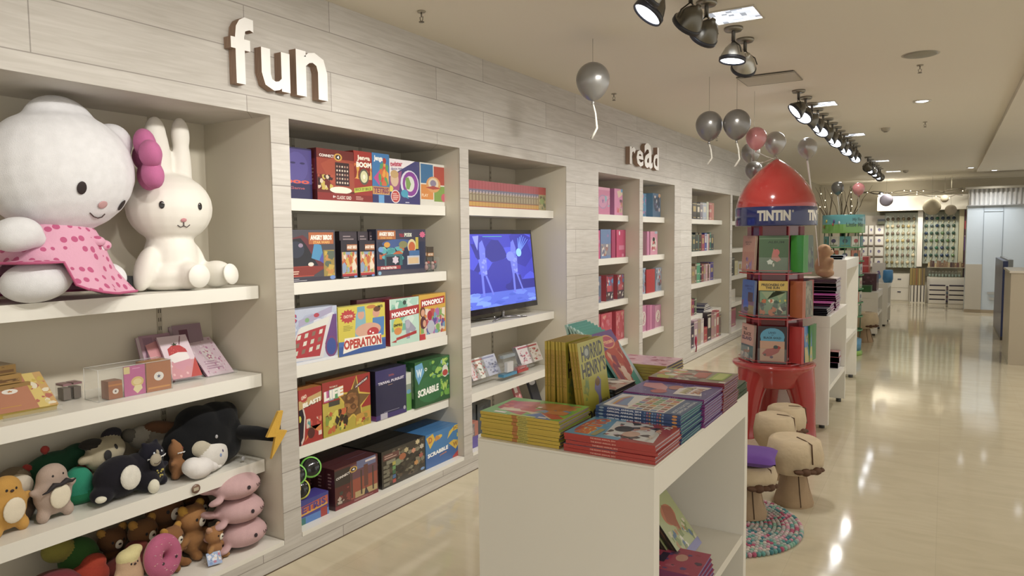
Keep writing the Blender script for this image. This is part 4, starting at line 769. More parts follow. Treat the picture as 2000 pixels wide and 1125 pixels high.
# ---------------- giant white plush in the polka dot dress
t = thing('plush_toy', 'giant white plush toy in a pink polka dot dress on the top left shelf', 'plush toy', (-2.90, 1.42, 1.3325))
O = (-2.90, 1.42, 1.3325); hc, hr = Vector((-2.875, 1.455, 1.812)), (.2, .275, .235); RT = R3(20, 0, 0)
W_ = 'e2e2e6'
blob('body', [(hc, hr, W_, R3(8, 0, 0)), ((-2.88, 1.47, 1.985), (.085, .135, .112), W_, R3(-14, 0, 0)), ((-2.88, 1.66, 1.94), (.07, .08, .08), W_), ((-2.9, 1.42, 1.50), (.09, .10, .15), W_),
              (onX(32, 458, -2.75), (.065, .085, .062), W_, R3(10, 0, 0)), (onX(66, 466, -2.75), (.035, .04, .035), W_), (onX(176, 488, -2.83), (.05, .05, .075), W_, R3(25, 0, 0)),
              ((-2.765, 1.30, 1.408), (.09, .12, .075), W_, R3(8, 0, 0)), ((-2.90, 1.62, 1.40), (.09, .075, .065), W_)], t, .010, 8, origin=O)
HR = R3(8, 0, 0)
b = MB(); o3 = Vector(O)
def onhead(px, py): 
    d = _ray(px, py).normalized(); o = Vector((0, 0, EYE)); Rt = HR.transposed(); oc = Rt@(o-hc); dd = Rt@d
    A = sum((dd[i]/hr[i])**2 for i in range(3)); B = sum(oc[i]*dd[i]/hr[i]**2 for i in range(3)); C_ = sum((oc[i]/hr[i])**2 for i in range(3))-1
    D = B*B-A*C_
    s = (-B-math.sqrt(max(D, 0)))/A; p = oc+dd*s; n_ = HR@N3([p[i]/hr[i]**2 for i in range(3)]); return o+d*s, n_
for px, py, sx, sy, c in [(160, 367, .017, .024, '2a1c1e'), (238, 401, .017, .024, '2a1c1e'), (201, 400, .020, .016, 'c99a9c')]:
    p, n_ = onhead(px, py); b.ball(p-o3, (sx, sy, .003), c, R=n_.to_track_quat('Z', 'Y').to_matrix(), nu=20, nv=8)
b.build('eyes_and_nose', THREAD, t)
b = MB(); pts = [onhead(x, y)[0]-o3 for x, y in [(176, 416), (183, 423), (191, 426), (199, 424), (205, 418)]]; b.tube(pts, .0022, '4a3230', n=6)
b.build('stitched_mouth', THREAD, t)
b = MB(); fc = Vector((-2.79, 1.755, 1.872)); fr = Vector((.35, .92, .12)).normalized()
q = fr.to_track_quat('Z', 'Y').to_matrix()
for k in range(5):
    a = 2*PI*k/5+.3; b.ball(fc-o3+q@Vector((.07*math.cos(a), .07*math.sin(a), 0)), (.062, .056, .042), 'c4649a', R=q@R3(0, 0, a*180/PI), nu=16, nv=10)
b.ball(fc-o3+q@Vector((0, 0, .02)), (.038, .038, .03), 'cc74a4', R=q); b.build('fabric_flower', PLUSH, t)
b = MB(); prof = []; n = 44; c0 = Vector((-2.885, 1.42, 0))-Vector((O[0], O[1], 0)); P = []; F = []
rows = [(1.64, .10, 0), (1.59, .15, .02), (1.54, .175, .05), (1.49, .19, .08), (1.44, .21, .1), (1.39, .245, .16), (1.352, .275, .2), (1.346, .279, .22)]
for z, r, wv in rows:
    for i in range(n):
        a = 2*PI*i/n; rr = r*(1+wv*.35*math.sin(a*7)+wv*.2*math.sin(a*3+1)); x = rr*math.cos(a)*.80; zz = z-O[2]
        a_ = a if a < PI else a-2*PI; k_ = math.exp(-((a_+.75)/.62)**2)*min(1, max(0, (1.56-z)/.2))   # the hem rides over the near leg
        zz = max(zz, 1.50-O[2]-(1.56-z)*.12) if k_ > .45 else zz+.12*k_
        P.append(c0+Vector((max(-.19, x+.03*k_), rr*math.sin(a), zz)))
for j in range(len(rows)-1):
    for i in range(n): k = (i+1) % n; F.append((j*n+i, j*n+k, (j+1)*n+k, (j+1)*n+i))
b.add(P, F, 'dfa0bc', 0, True); b.build('polka_dot_dress', POLKA, t)
b = MB(); m_ = len(rows)-1; b.tube([P[m_*n+i]+Vector((.001, 0, .002)) for i in range(n)]+[P[m_*n]], .005, 'c04a7e', n=6); b.build('rickrack_hem', THREAD, t)
b = MB(); b.ball((.105, .115, .215), (.03, .03, .022), 'd890b0'); b.ball((.085, .15, .20), (.028, .03, .022), 'd890b0'); b.ball((.11, .09, .19), (.025, .028, .02), 'd890b0'); b.build('sleeve_frill', POLKA, t)
# ---------------- smooth white rabbit lamp
O = (-2.93, 1.93, 1.3325); o3 = Vector(O); W_ = 'e8e4da'; WAX = mat('matte_white_resin', .55, var=.015)
t = thing('rabbit_lamp', 'smooth white sitting rabbit lamp with tall ears and dot eyes', 'lamp', O)
hc, hr = Vector((-2.93, 1.935, 1.69)), (.15, .188, .155); HR = R3(0, 0, 0)
blob('body', [(hc, hr, W_), ((-2.93, 1.895, 1.86), (.04, .05, .19), W_, R3(-2, 0, 0)), ((-2.935, 1.885, 2.0), (.036, .048, .085), W_), ((-2.93, 2.0, 1.86), (.036, .045, .18), W_), ((-2.93, 2.0, 2.01), (.032, .043, .085), W_),
              ((-2.93, 1.93, 1.47), (.105, .115, .15), W_), ((-2.93, 1.92, 1.40), (.125, .145, .075), W_), ((-2.90, 1.79, 1.43), (.05, .042, .10), W_, R3(-18, 0, 0)), ((-2.91, 2.04, 1.46), (.04, .035, .09), W_, R3(20, 0, 0)),
              ((-2.83, 1.94, 1.395), (.085, .062, .062), W_), ((-2.84, 2.09, 1.395), (.085, .056, .062), W_, R3(0, 0, 12)), ((-2.93, 1.92, 1.36), (.12, .13, .035), W_)], t, .0085, 6, M=WAX, origin=O)
b = MB()
for px, py, sx, sy in [(316, 400, .011, .016), (391, 403, .011, .016)]:
    p, n_ = onhead(px, py); b.ball(p-o3, (sx, sy, .003), '1e1a1c', R=n_.to_track_quat('Z', 'Y').to_matrix(), nu=18, nv=8)
b.build('eyes', GLOSS, t)
b = MB(); p, n_ = onhead(359, 430); b.ball(p-o3, (.013, .009, .004), 'c9858c', R=n_.to_track_quat('Z', 'Y').to_matrix())
b.tube([onhead(359, 433)[0]-o3, onhead(359, 441)[0]-o3], .0018, '3a2a2c', n=6); b.tube([onhead(x, y)[0]-o3 for x, y in [(347, 440), (353, 444), (359, 441), (365, 444), (371, 439)]], .0018, '3a2a2c', n=6); b.build('nose_and_mouth', THREAD, t)
for sc, so, sr in ((1, (.175, .01, .062), R3(0, 90, 0)), (.92, (.168, .175, .062), R3(0, 82, 14))):
    b = MB(); b.lathe([(0, .0), (.05*sc, .0), (.052*sc, .004), (.05*sc, .008), (0, .008)], so, sr, 'efece2', n=24); b.build('foot_sole', WAX, t)
b = MB(); b.box(-.03, -.02, 0, .02, .02, .07, '1c1c20'); b.tube([(-.0, -.03, .07), (.0, -.03, .03)], .004, '1c1c20'); o = b.build('power_adapter', PLAST); o.location = (-2.93, 1.72, 1.3325); tag(o, 'small black power adapter between the white plush toy and the rabbit lamp', 'adapter')
# ---------------- generic sitting toy, faces +x
def eyes(b, c, r, dirs, s, col='1a1416'):
    for d in dirs: patch(b, c, r, d, (s, s*1.15), col)
def teddy(label, loc, rz, s, fur, tip, muzzle='e2dccb', group=None, lying=False, paws=None):
    t = thing('teddy_bear', label, 'teddy bear', loc, rz, group); pc = paws or fur
    blob('body', [((0, 0, .62*s), (.21*s, .26*s, .21*s), fur), ((0, -.2*s, .81*s), .075*s, tip), ((0, .2*s, .81*s), .075*s, tip), ((0, 0, .26*s), (.17*s, .2*s, .24*s), fur),
                  ((.06*s, -.24*s, .32*s), (.07*s, .12*s, .07*s), pc, R3(35, 0, 0)), ((.06*s, .24*s, .32*s), (.07*s, .12*s, .07*s), pc, R3(-35, 0, 0)), ((.17*s, -.13*s, .085*s), (.15*s, .085*s, .085*s), pc, R3(0, 0, -18)), ((.17*s, .13*s, .085*s), (.15*s, .085*s, .085*s), pc, R3(0, 0, 18))], t, .03*s, 3)
    b = MB(); patch(b, (0, 0, .62*s), (.21*s, .26*s, .21*s), (1, 0, -.16), (.085*s, .07*s), muzzle, thick=.3, roll=90); b.build('muzzle', PLUSH, t)
    b = MB(); eyes(b, (0, 0, .62*s), (.21*s, .26*s, .21*s), [(1, -.52, .12), (1, .52, .12)], .022*s); b.ball((.235*s, 0, .60*s), (.016*s, .028*s, .02*s), '2a1c18'); b.build('eyes_and_nose', THREAD, t)
    return t
def pear(label, loc, rz, s, fur, belly, extra=(), name='plush_toy', face=None, group=None, vox=.03):
    t = thing(name, label, 'plush toy', loc, rz, group)
    blob('body', [((0, 0, .42*s), (.2*s, .3*s, .36*s), fur), ((0, 0, .68*s), (.17*s, .24*s, .22*s), fur), ((.04*s, -.2*s, .1*s), (.1*s, .1*s, .12*s), fur), ((.04*s, .2*s, .1*s), (.1*s, .1*s, .12*s), fur),
                  ((.02*s, -.3*s, .5*s), (.06*s, .1*s, .06*s), fur, R3(-30, 0, 0)), ((.02*s, .3*s, .5*s), (.06*s, .1*s, .06*s), fur, R3(30, 0, 0))]+list(extra), t, vox*s, 4)
    if belly: b = MB(); patch(b, (0, 0, .42*s), (.2*s, .3*s, .36*s), (1, 0, -.15), (.2*s, .17*s), belly, thick=.18, roll=90); b.build('belly_patch', PLUSH, t)
    b = MB()
    if face: face(b, s)
    else: eyes(b, (0, 0, .68*s), (.17*s, .24*s, .22*s), [(1, -.45, .2), (1, .45, .2)], .018*s); b.ball((.172*s, 0, .69*s), (.012*s, .03*s, .022*s), '3a2420')
    b.build('face', THREAD, t); return t
Z5 = .5005
S_ = lambda s: s
pear('orange plush creature with a cream belly at the left edge of the third shelf', (-2.87, 1.205, Z5), .15, .235, 'c9963c', 'e8dcc4')
def mface(b, s):
    eyes(b, (0, 0, .68*s), (.17*s, .24*s, .22*s), [(1, -.5, .35), (1, .62, .35)], .016*s)
    pts = [(.19*s, -.28*s, .5*s), (.2*s, -.2*s, .52*s), (.215*s, -.1*s, .6*s), (.22*s, 0, .58*s), (.215*s, .1*s, .62*s), (.2*s, .2*s, .58*s), (.19*s, .27*s, .6*s)]
    b.tube(pts, [.008*s, .022*s, .045*s, .03*s, .045*s, .024*s, .008*s], '231c20', n=8)
pear('pinkish beige plush creature with a black moustache and cream belly', (-2.875, 1.365, Z5), .12, .235, 'b09a8c', 'e6dcc4', face=mface)
t = thing('plush_ball', 'cream round plush ball behind the moustached creature', 'plush toy', (-2.95, 1.285, Z5)); blob('body', [((0, 0, .05), .05, '5a4a3c'), ((.0, .0, .135), (.045, .05, .045), 'd8ccb8'), ((0, 0, .09), .03, 'd8ccb8')], t, .008, 3)
t = thing('plush_toy', 'bright teal green plush block behind the moustached creature', 'plush toy', (-2.955, 1.50, Z5)); blob('body', [((0, 0, .07), (.045, .06, .08), '1f8f70'), ((0, .02, .03), (.05, .08, .035), '1a7a50')], t, .008, 3)
t = thing('plush_toy', 'dark green spiky plush with red tips at the back of the third shelf', 'plush toy', (-3.04, 1.455, Z5)); blob('body', [((0, 0, .10), (.06, .14, .11), '1d4a34'), ((0, .09, .15), (.05, .08, .07), '1d4a34'), ((.02, -.11, .175), .018, 'a8342c'), ((.02, -.04, .23), .018, 'a8342c'), ((.05, -.05, .15), .016, 'a8342c'), ((.05, .1, .12), (.03, .05, .03), '7a2420')], t, .009, 3)
t = thing('plush_toy', 'dull brown shaggy plush lying at the back left of the third shelf', 'plush toy', (-3.03, 1.235, Z5)); blob('body', [((0, 0, .07), (.06, .12, .07), '5a4a34'), ((0, .07, .14), (.05, .06, .05), '7a6a54'), ((.03, .08, .15), .03, '9a8a74'), ((0, -.06, .13), .05, '6a5638')], t, .009, 3)
# black and white
t = thing('plush_toy', 'black plush animal reclining with a fluffy white belly and cream paws', 'plush toy', (-2.875, 1.62, Z5), .1)
blob('body', [((0, 0, .085), (.075, .105, .085), '1c1a22'), ((.02, -.09, .04), (.045, .045, .035), '1c1a22'), ((.05, .09, .045), (.05, .05, .045), '1c1a22'), ((0, .08, .11), (.06, .05, .05), '1c1a22')], t, .007, 3)
b = MB(); patch(b, (0, 0, .085), (.075, .105, .085), (1, -.02, .1), (.05, .045), 'dcd8cc', thick=.3, roll=90); b.build('white_belly', FELT, t)
for pc, pr_ in (((.05, -.115, .035), (.018, .022, .014)), ((.095, .085, .03), (.02, .024, .03))): b = MB(); b.ball(pc, pr_, 'dcd8c4'); b.build('cream_paw', FELT, t)
t = thing('plush_toy', 'cream cow faced plush with black patches leaning behind the black one', 'plush toy', (-2.97, 1.62, Z5+.08), .3)
blob('body', [((0, 0, .09), (.06, .095, .062), 'a89e84', R3(12, 0, 0)), ((0, -.1, .09), (.02, .035, .02), 'a89e84'), ((-.02, .06, .15), (.03, .05, .03), '2a2630'), ((-.02, -.05, .14), (.04, .05, .02), '2a2622'), ((-.02, 0, .0), (.05, .07, .06), '8a8068')], t, .007, 3)
b = MB(); patch(b, (0, 0, .09), (.06, .095, .062), (1, -.75, .1), (.016, .022), '1c1a1c'); patch(b, (0, 0, .09), (.06, .095, .062), (1, .1, .55), (.008, .012), '1c1a1c'); b.build('eye_patches', THREAD, t)
def zig(b, c, r, z, half, col, s):
    """zigzag row of white teeth round the front of an ellipsoid"""
    pts = []
    for i in range(15):
        a = -half+2*half*i/14; pts.append(surf(c, r, (math.cos(a), math.sin(a), z+(.07 if i % 2 else -.02)), .003*s*5))
    b.tube(pts, .007*s, col, n=5); b.tube([surf(c, r, (math.cos(-half+2*half*i/14), math.sin(-half+2*half*i/14), z+.06), .003*s*5) for i in range(15)], .010*s, col, n=5)
def monster(label, loc, rz, s, fur, dots, eye):
    t = thing('plush_monster', label, 'plush toy', loc, rz); c, r = (0, 0, .62*s), (.2*s, .26*s, .24*s)
    blob('body', [(c, r, fur), ((0, 0, .3*s), (.2*s, .25*s, .28*s), fur), ((-.02*s, -.14*s, .86*s), .05*s, fur), ((-.02*s, .14*s, .86*s), .05*s, fur), ((.05*s, -.2*s, .09*s), (.1*s, .09*s, .09*s), fur), ((.05*s, .2*s, .09*s), (.1*s, .09*s, .09*s), fur), ((.05*s, -.26*s, .38*s), (.06*s, .09*s, .06*s), fur), ((.05*s, .26*s, .38*s), (.06*s, .09*s, .06*s), fur)], t, .035*s, 3)
    b = MB(); zig(b, c, r, -.12, 1.0, 'e8e8e8', s); eyes(b, c, r, [(1, -.5, .45), (1, .5, .45)], .018*s, eye); b.build('zigzag_mouth_and_eyes', THREAD, t)
    b = MB(); q = random.Random(4)
    for i in range(18):
        a = q.uniform(-.5, .5); v = q.uniform(-.45, .35)
        if a*a*2+v*v*3 < .6: b.ball(surf((0, 0, .3*s), (.2*s, .25*s, .28*s), (1, a, v), .004*s), .018*s, dots, nu=8, nv=6)
    b.build('chest_dots', FELT, t); return t
monster('black plush monster with white zigzag mouth and yellow chest dots', (-2.865, 1.755, Z5), .2, .225, '1b1a26', 'b8a84a', 'd8e0e8')
monster('brown plush monster with white zigzag mouth and golden chest dots', (-2.885, 1.895, Z5), .35, .20, '8f623a', 'c9a24a', '7a2a20')
t = thing('plush_charm', 'round cream charm with a smile line held before the black monster', 'plush toy', (-2.80, 1.735, Z5+.115)); b = MB(); b.ball((0, 0, .02), (.012, .025, .027), 'a89e8a'); b.ball((0, .01, .05), (.006, .006, .012), 'a89e8a', R=R3(15, 0, 0)); b.tube([(.012, -.015, .01), (.0135, 0, .006), (.012, .015, .014)], .0015, '5a4a40', n=5); b.build('charm', PLUSH, t)
t = thing('plush_toy', 'grey and brown floppy eared plush dog lying at the back of the third shelf', 'plush toy', (-3.0, 1.87, Z5+.06)); blob('body', [((0, 0, .1), (.05, .11, .05), '6a655c', R3(-15, 0, 0)), ((.02, .03, .15), (.035, .1, .03), '5a3a22', R3(-18, 0, 0)), ((.0, -.08, .13), (.04, .05, .05), '8a857a'), ((.0, -.13, .15), (.03, .03, .03), '5a564e'), ((0, 0, .03), (.06, .12, .05), '4a463e')], t, .008, 2)
t = thing('plush_toy', 'white plush cloud with tiny blue and violet face spots', 'plush toy', (-2.83, 2.03, Z5), .2)
blob('body', [((0, 0, .07), (.05, .08, .07), 'd6d2cc'), ((0, .06, .13), (.03, .03, .03), 'd6d2cc'), ((-.03, -.04, .12), (.05, .07, .05), 'b8b09c')], t, .007, 3)
b = MB(); patch(b, (0, 0, .07), (.05, .08, .07), (1, .2, .5), (.004, .007), '4a3a6a'); patch(b, (0, 0, .07), (.05, .08, .07), (1, -.15, .15), (.006, .008), '7a90c0'); b.build('face_spots', THREAD, t)
t = thing('plush_toy', 'white whipped cream shaped plush with a pointed tip', 'plush toy', (-2.79, 1.93, Z5), .3)
blob('body', [((0, 0, .045), (.05, .07, .045), 'e2dedc'), ((.01, .06, .035), (.03, .035, .025), 'e2dedc', R3(-20, 0, 0)), ((.02, .1, .025), (.014, .02, .012), 'e2dedc'), ((-.01, -.03, .06), (.045, .05, .04), 'e2dedc')], t, .006, 2)
# storm cloud with the lightning bolt
O = (-2.92, 2.06, Z5); t = thing('plush_cloud', 'big black plush storm cloud with a yellow lightning bolt', 'plush toy', O)
K = '131417'
blob('body', [((-.0, -.02, .14), (.12, .16, .13), K), ((0, -.1, .12), (.1, .11, .11), K), ((0, .05, .2), (.1, .10, .09), K), ((0, .095, .13), (.1, .072, .12), K), ((0, .03, .07), (.12, .13, .07), K), ((.0, .115, .22), (.06, .045, .06), K), ((0, -.04, .22), (.1, .1, .07), K)], t, .010, 4)
b = MB(); b.tube([(.06, .11, .14), (.17, .15, .14), (.275, .155, .14)], [.035, .032, .026], K, n=12); b.build('strap', PLUSH, t)
b = MB(); bolt = [(.035, .115), (.012, .115), (-.048, .005), (-.006, .0), (-.03, -.10), (.052, .018), (.012, .028)]
b.prism([(x*1.0, y) for x, y in bolt], (.285, .158, .14), (.25, .97, 0), (0, 0, 1), (.97, -.25, 0), .018, 'd8a828'); b.build('lightning_bolt', PLUSH, t)
for pc, pr_ in (((.118, -.03, .16), (.004, .007, .009)), ((.115, .11, .02), (.004, .01, .01))): b = MB(); b.ball(pc, pr_, 'a8a8ac'); b.build('grey_button', PLAST, t)
t = thing('hanging_tag', 'round brown tag hanging over the edge of the third shelf', 'tag', (-2.757, 1.885, .472)); b = MB(); b.lathe([(0, -.002), (.02, -.002), (.02, .002), (0, .002)], (0, 0, 0), R3(0, 90, 0), '7a5a44', n=20); b.build('disc', CARD, t)
b = MB(); b.box(.0022, -.012, -.008, .0028, .012, .006, 'b0a48c'); b.build('printed_label', PAPER, t)
# bottom shelf
Z1 = ZB+.0005
for k, (z, dy, dx) in enumerate([(.066, .0, 0), (.178, -.004, -.01), (.29, -.012, -.02)]):
    O = (-2.77+dx, 2.125+dy, Z1+z-.066); t = thing('seal_plush', 'pale pink seal shaped plush cushion, %s of the stack of three' % ['bottom', 'middle', 'top'][k], 'plush toy', O, .0, 'stack of pink seals')
    P_ = 'c9a2a4'; c, r = (0, 0, .066), (.10, .115, .06)
    blob('body', [(c, r, P_), ((-.02, .02, .066), (.09, .1, .062), P_), ((.03, -.13, .03), (.03, .035, .014), P_, R3(15, 0, -30)), ((-.04, -.13, .07), (.04, .05, .018), P_, R3(-20, 0, 25))], t, .008, 4)
    for ed in ((1, -.05, .08), (.35, 1, .12)): b = MB(); patch(b, c, r, ed, (.0092, .0092), '2a1a24'); b.build('eye', THREAD, t)
    b = MB(); b.tube([surf(c, r, d, .001) for d in [(1, .48, .12), (1, .55, -.02), (1, .66, -.03), (1, .74, .1), (1, .86, -.03), (1, 1.0, -.02), (1, 1.1, .12)]], .0013, '4a3434', n=5); b.build('mouth', THREAD, t)
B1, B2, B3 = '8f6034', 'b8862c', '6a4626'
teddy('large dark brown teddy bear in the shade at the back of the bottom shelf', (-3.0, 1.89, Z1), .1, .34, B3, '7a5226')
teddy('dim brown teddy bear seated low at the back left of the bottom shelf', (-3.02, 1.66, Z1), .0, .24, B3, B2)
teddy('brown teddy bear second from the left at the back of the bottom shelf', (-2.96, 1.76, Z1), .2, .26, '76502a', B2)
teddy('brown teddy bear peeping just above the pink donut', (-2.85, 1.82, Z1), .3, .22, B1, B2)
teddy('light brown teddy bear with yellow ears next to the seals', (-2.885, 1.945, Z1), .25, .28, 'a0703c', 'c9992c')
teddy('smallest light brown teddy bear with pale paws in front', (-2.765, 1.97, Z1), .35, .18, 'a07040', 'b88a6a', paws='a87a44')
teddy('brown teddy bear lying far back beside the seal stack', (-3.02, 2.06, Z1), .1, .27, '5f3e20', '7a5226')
t = thing('gift_tag', 'small blue and pink printed card leaning on the smallest teddy bear', 'card', (-2.715, 1.93, Z1)); b = MB(); R = R3(0, -35, -20)
b.obox((0, 0, .03), R, .002, .06, .055, '8fa8d0'); A = Art(b, Vector((0, 0, .03))+R@Vector((.0012, -.03, -.0275)), R@Vector((0, .06, 0)), R@Vector((0, 0, .055))); A.busy(.05, .05, .95, .95, ['d8dce8', 'b86a8a', '6a8fc8', 'e0d0c0'], 16, .14, 90); b.build('card', CARD, t)
t = thing('donut_plush', 'pink frosted donut cushion with sprinkles on the bottom shelf', 'plush toy', (-2.745, 1.71, Z1+.03), .25); R = R3(0, 90, 0)
b = MB(); pf = [(.052+.038*math.cos(a), .034*math.sin(a)) for a in [2*PI*i/16 for i in range(17)]]; b.lathe(pf, (0, 0, .09), R3(0, 80, 0), 'c99a94', n=36); b.build('dough_ring', PLUSH, t)
b = MB(); pf = [(.052+.0395*math.cos(a), .0355*math.sin(a)) for a in [-.1+ (PI+.2)*i/12 for i in range(13)]]; b.lathe(pf, (0, 0, .09), R3(0, 80, 0), 'b8587e', n=36)
b.build('pink_icing', PLUSH, t)
b = MB(); q = random.Random(9)
for i in range(26):
    a = q.uniform(0, 6.28); rr = q.uniform(.035, .078); p = Vector((rr*math.cos(a), rr*math.sin(a), .0355*math.sqrt(max(.05, 1-((rr-.052)/.0395)**2))+.0005)); p = R3(0, 80, 0)@p+Vector((0, 0, .09)); b.ball(p, (.0015, .0045, .0015), q.choice(['d8a8b0', 'e0b8a0', 'c890a8']), R=R3(q.uniform(0, 90), 80, 0), nu=6, nv=5)
for y in (-.036, .036): b.ball(R3(0, 80, 0)@Vector((.018, y, .036))+Vector((0, 0, .09)), (.003, .006, .006), '3a2430')
b.build('sprinkles_and_eyes', FELT, t)
pear('cream bread slice shaped plush with a yellow frosted top, left of the donut', (-2.76, 1.575, Z1), .2, .21, 'c9a584', None, extra=[((0, .0, .17), (.038, .05, .03), 'd8cc90'), ((0, .03, .185), (.03, .035, .02), 'd8cc90')])
t = thing('plush_toy', 'dark red velvety round plush at the bottom left corner', 'plush toy', (-2.86, 1.345, Z1)); blob('body', [((0, 0, .085), (.085, .11, .09), '7a2a34'), ((-.03, .0, .12), (.07, .1, .05), '6a3028')], t, .008, 3)
t = thing('plush_toy', 'green and yellow plush parrot shape at the back of the bottom shelf', 'plush toy', (-3.0, 1.46, Z1)); blob('body', [((0, .05, .13), (.06, .08, .09), '2f5a24'), ((0, -.03, .2), (.05, .06, .05), '8a8430'), ((0, .1, .06), (.06, .06, .06), '24481e')], t, .008, 3)
t = thing('plush_toy', 'bright orange red plush between the green plush and the bread slice', 'plush toy', (-2.93, 1.50, Z1)); blob('body', [((0, 0, .07), (.06, .09, .06), 'a8341c'), ((0, .03, .12), (.04, .05, .04), 'b03a1e')], t, .008, 3)
t = thing('plush_toy', 'dark maroon plush lying behind the bread slice plush', 'plush toy', (-2.93, 1.66, Z1)); blob('body', [((0, 0, .06), (.06, .1, .05), '5f2620'), ((0, .05, .12), (.04, .05, .03), '6f2c22')], t, .008, 3)
# ---------------- stationery on the second shelf (z .914)
Z9 = .9145
def notebook(label, loc, w_, h, T, lean, rz, cover, art, edge='cdb8c4', spiral=None, group=None):
    t = thing('notebook', label, 'notebook', loc, rz, group); R = R3(0, -lean, 0)
    def tr(b):
        b.v = [tuple(R@Vector(v)) for v in b.v]; return b
    b = MB(); b.box(-.0015, 0, 0, 0, w_, h, cover); b.box(-T, 0, 0, -T+.0015, w_, h, cover); A = Art(b, (0, 0, 0), (0, w_, 0), (0, 0, h)); art(A); tr(b).build('cover', CARD, t)
    b = MB(); b.box(-T+.0015, .002, .002, -.0015, w_-.002, h-.002, edge); tr(b).build('pages', PAPER, t)
    if spiral:
        b = MB()
        for k in range(26): 
            z = .006+k*(h-.012)/25; b.tube([(-T/2+(T/2+.003)*math.cos(a), .002-.006*abs(math.sin(a))-.002, z) for a in [i*PI/4 for i in range(9)]], .0012, spiral, n=5)
        tr(b).build('spiral_binding', METAL, t)
    return t
def stand(x, y, w_, label, z=Z9):
    t = thing('acrylic_stand', label, 'display stand', (x, y, z)); b = MB(); b.box(-.1, 0, 0, .012, w_, .003, 'd0d4d4'); b.box(.009, 0, .003, .012, w_, .02, 'd0d4d4'); b.build('base_plate', CLEAR, t)
def a_(A):
    A.rect(0, 0, 1, 1, 'd8c4d0'); A.rect(0, 0, 1, .4, 'c98a94'); A.poly([(.62, 0), (1, .45), (1, 0)], 'b83a34'); A.disc(.5, .48, .32, .2, 'e2dcdc'); A.poly([(.2, .36), (.82, .42), (.8, .22), (.6, .26), (.45, .16), (.24, .24)], 'c88a9c'); A.poly([(.17, .54), (.2, .7), (.4, .78), (.65, .76), (.8, .66), (.82, .58), (.5, .6)], 'b8343a'); A.busy(.25, .58, .75, .74, ['d86a5a'], 12, .014, 91); A.star(.48, .79, .13, .05, '3a4a30', 5, .4); A.poly([(.62, .78), (.76, .98), (.79, .97), (.66, .77)], '8a5a6a')
    for x, y in ((.1, .1), (.3, .05), (.55, .1), (.12, .3)): A.disc(x, y, .04, .03, 'ddb0b4')
notebook('pink notebook printed with a strawberry jar leaning on its clear stand', (-2.915, 1.905, Z9+.018), .135, .225, .012, 38, -.12, 'd0a8bc', a_); stand(-2.905, 1.90, .14, 'clear stand under the strawberry jar notebook')
notebook('plain pink notebook behind the strawberry jar one, slipped to its left', (-2.945, 1.86, Z9+.018), .13, .21, .03, 38, -.1, 'c9868e', lambda A: None)
notebook('dark rose notebook at the back left of the strawberry jar one', (-3.0, 1.85, Z9+.001), .15, .22, .03, 20, 0, '9a7488', lambda A: A.rect(.1, .1, .4, .95, '86607a'))
def a_(A): A.rect(0, 0, 1, 1, 'd4bccb'); A.busy(.05, .05, .95, .95, ['c890ac', 'dcc8d6', 'b878a0', 'e0d0dc'], 60, .035, 93); A.disc(.5, .55, .16, .13, 'd8cdd2'); A.star(.5, .55, .12, .1, 'b06a90', 5, .5); A.disc(.5, .55, .04, .03, 'e4dcc8'); A.lines(.2, .18, .8, .3, 2, 'b088a4')
for k, (dx, dz) in enumerate([(-.0, .022), (.004, .003)]):
    notebook('pale pink spiral notebook with a flower print, %s of the two at the niche end' % ['upper', 'lower'][k], (-2.925+dx+.01*k-.01*(1-k), 2.075, Z9+dz), .14, .215, .011, 50, -.05, 'cfb0c4', a_, 'd8ccd4', '7a3a5a')
stand(-2.90, 2.07, .15, 'clear stand under the pair of spiral notebooks')
notebook('mauve boxed notebook at the very back by the niche corner', (-3.04, 2.03, Z9+.001), .15, .24, .03, 15, 0, '8f7484', lambda A: A.rect(.2, .6, .5, .9, '5f2a44'))
def a_(A): A.rect(0, 0, 1, 1, 'b87a5c'); A.rect(.68, .0, .86, 1, 'd8c06a'); A.rect(.86, 0, 1, 1, 'c9a060'); A.busy(.68, .05, 1, .98, ['d8c88a', 'b86a5a', 'c8b04a', 'e0d8c0'], 20, .06, 94); A.disc(.36, .55, .13, .07, 'e2ded8'); A.star(.36, .55, .06, .035, 'b8742c', 5, .5); A.lines(.1, .12, .6, .16, 1, 'c8993a')
notebook('brown and yellow wrapped notebook set leaning on a clear stand at the far left', (-2.87, 1.195, Z9+.022), .20, .19, .028, 55, -.08, 'b89a34', a_, 'd0b44a'); stand(-2.85, 1.20, .2, 'clear stand under the brown and yellow notebook set')
for k, (x, y, z, w_, c) in enumerate([(-3.02, 1.17, .0, .2, '8a6a34'), (-3.02, 1.175, .036, .19, '7f6430'), (-3.03, 1.17, .072, .18, '96743a'), (-3.04, 1.165, .108, .16, 'a07c3c'), (-3.045, 1.16, .144, .15, '8a6a30')]):
    b = MB(); b.box(-.07, 0, 0, .07, w_, .034, c); A = Art(b, (.07, 0, 0), (0, w_, 0), (0, 0, .034)); A.rect(.05, .2, .95, .5, '6a4a24'); A.busy(.05, .2, .95, .9, ['a8844a', '5f4422'], 12, .06, 95+k); o = b.build('stationery_pack', CARD); o.location = (x, y, Z9+z); tag(o, 'ochre stationery pack in the pile at the far left, %s' % ['lowest', 'second from below', 'middle one', 'second from the top', 'topmost'][k], 'stationery pack', 'pile of ochre packs')
t = thing('clear_gift_box', 'long clear plastic box holding pink, brown and orange stationery', 'gift box', (-2.835, 1.555, Z9), -.04)
b = MB(); b.box(-.11, -.02, .0, 0, .285, .128, 'c8ccc8'); b.build('clear_box', CLEAR, t)
b = MB(); e = [(-.11, -.02, 0), (0, -.02, 0), (0, .285, 0), (-.11, .285, 0)]
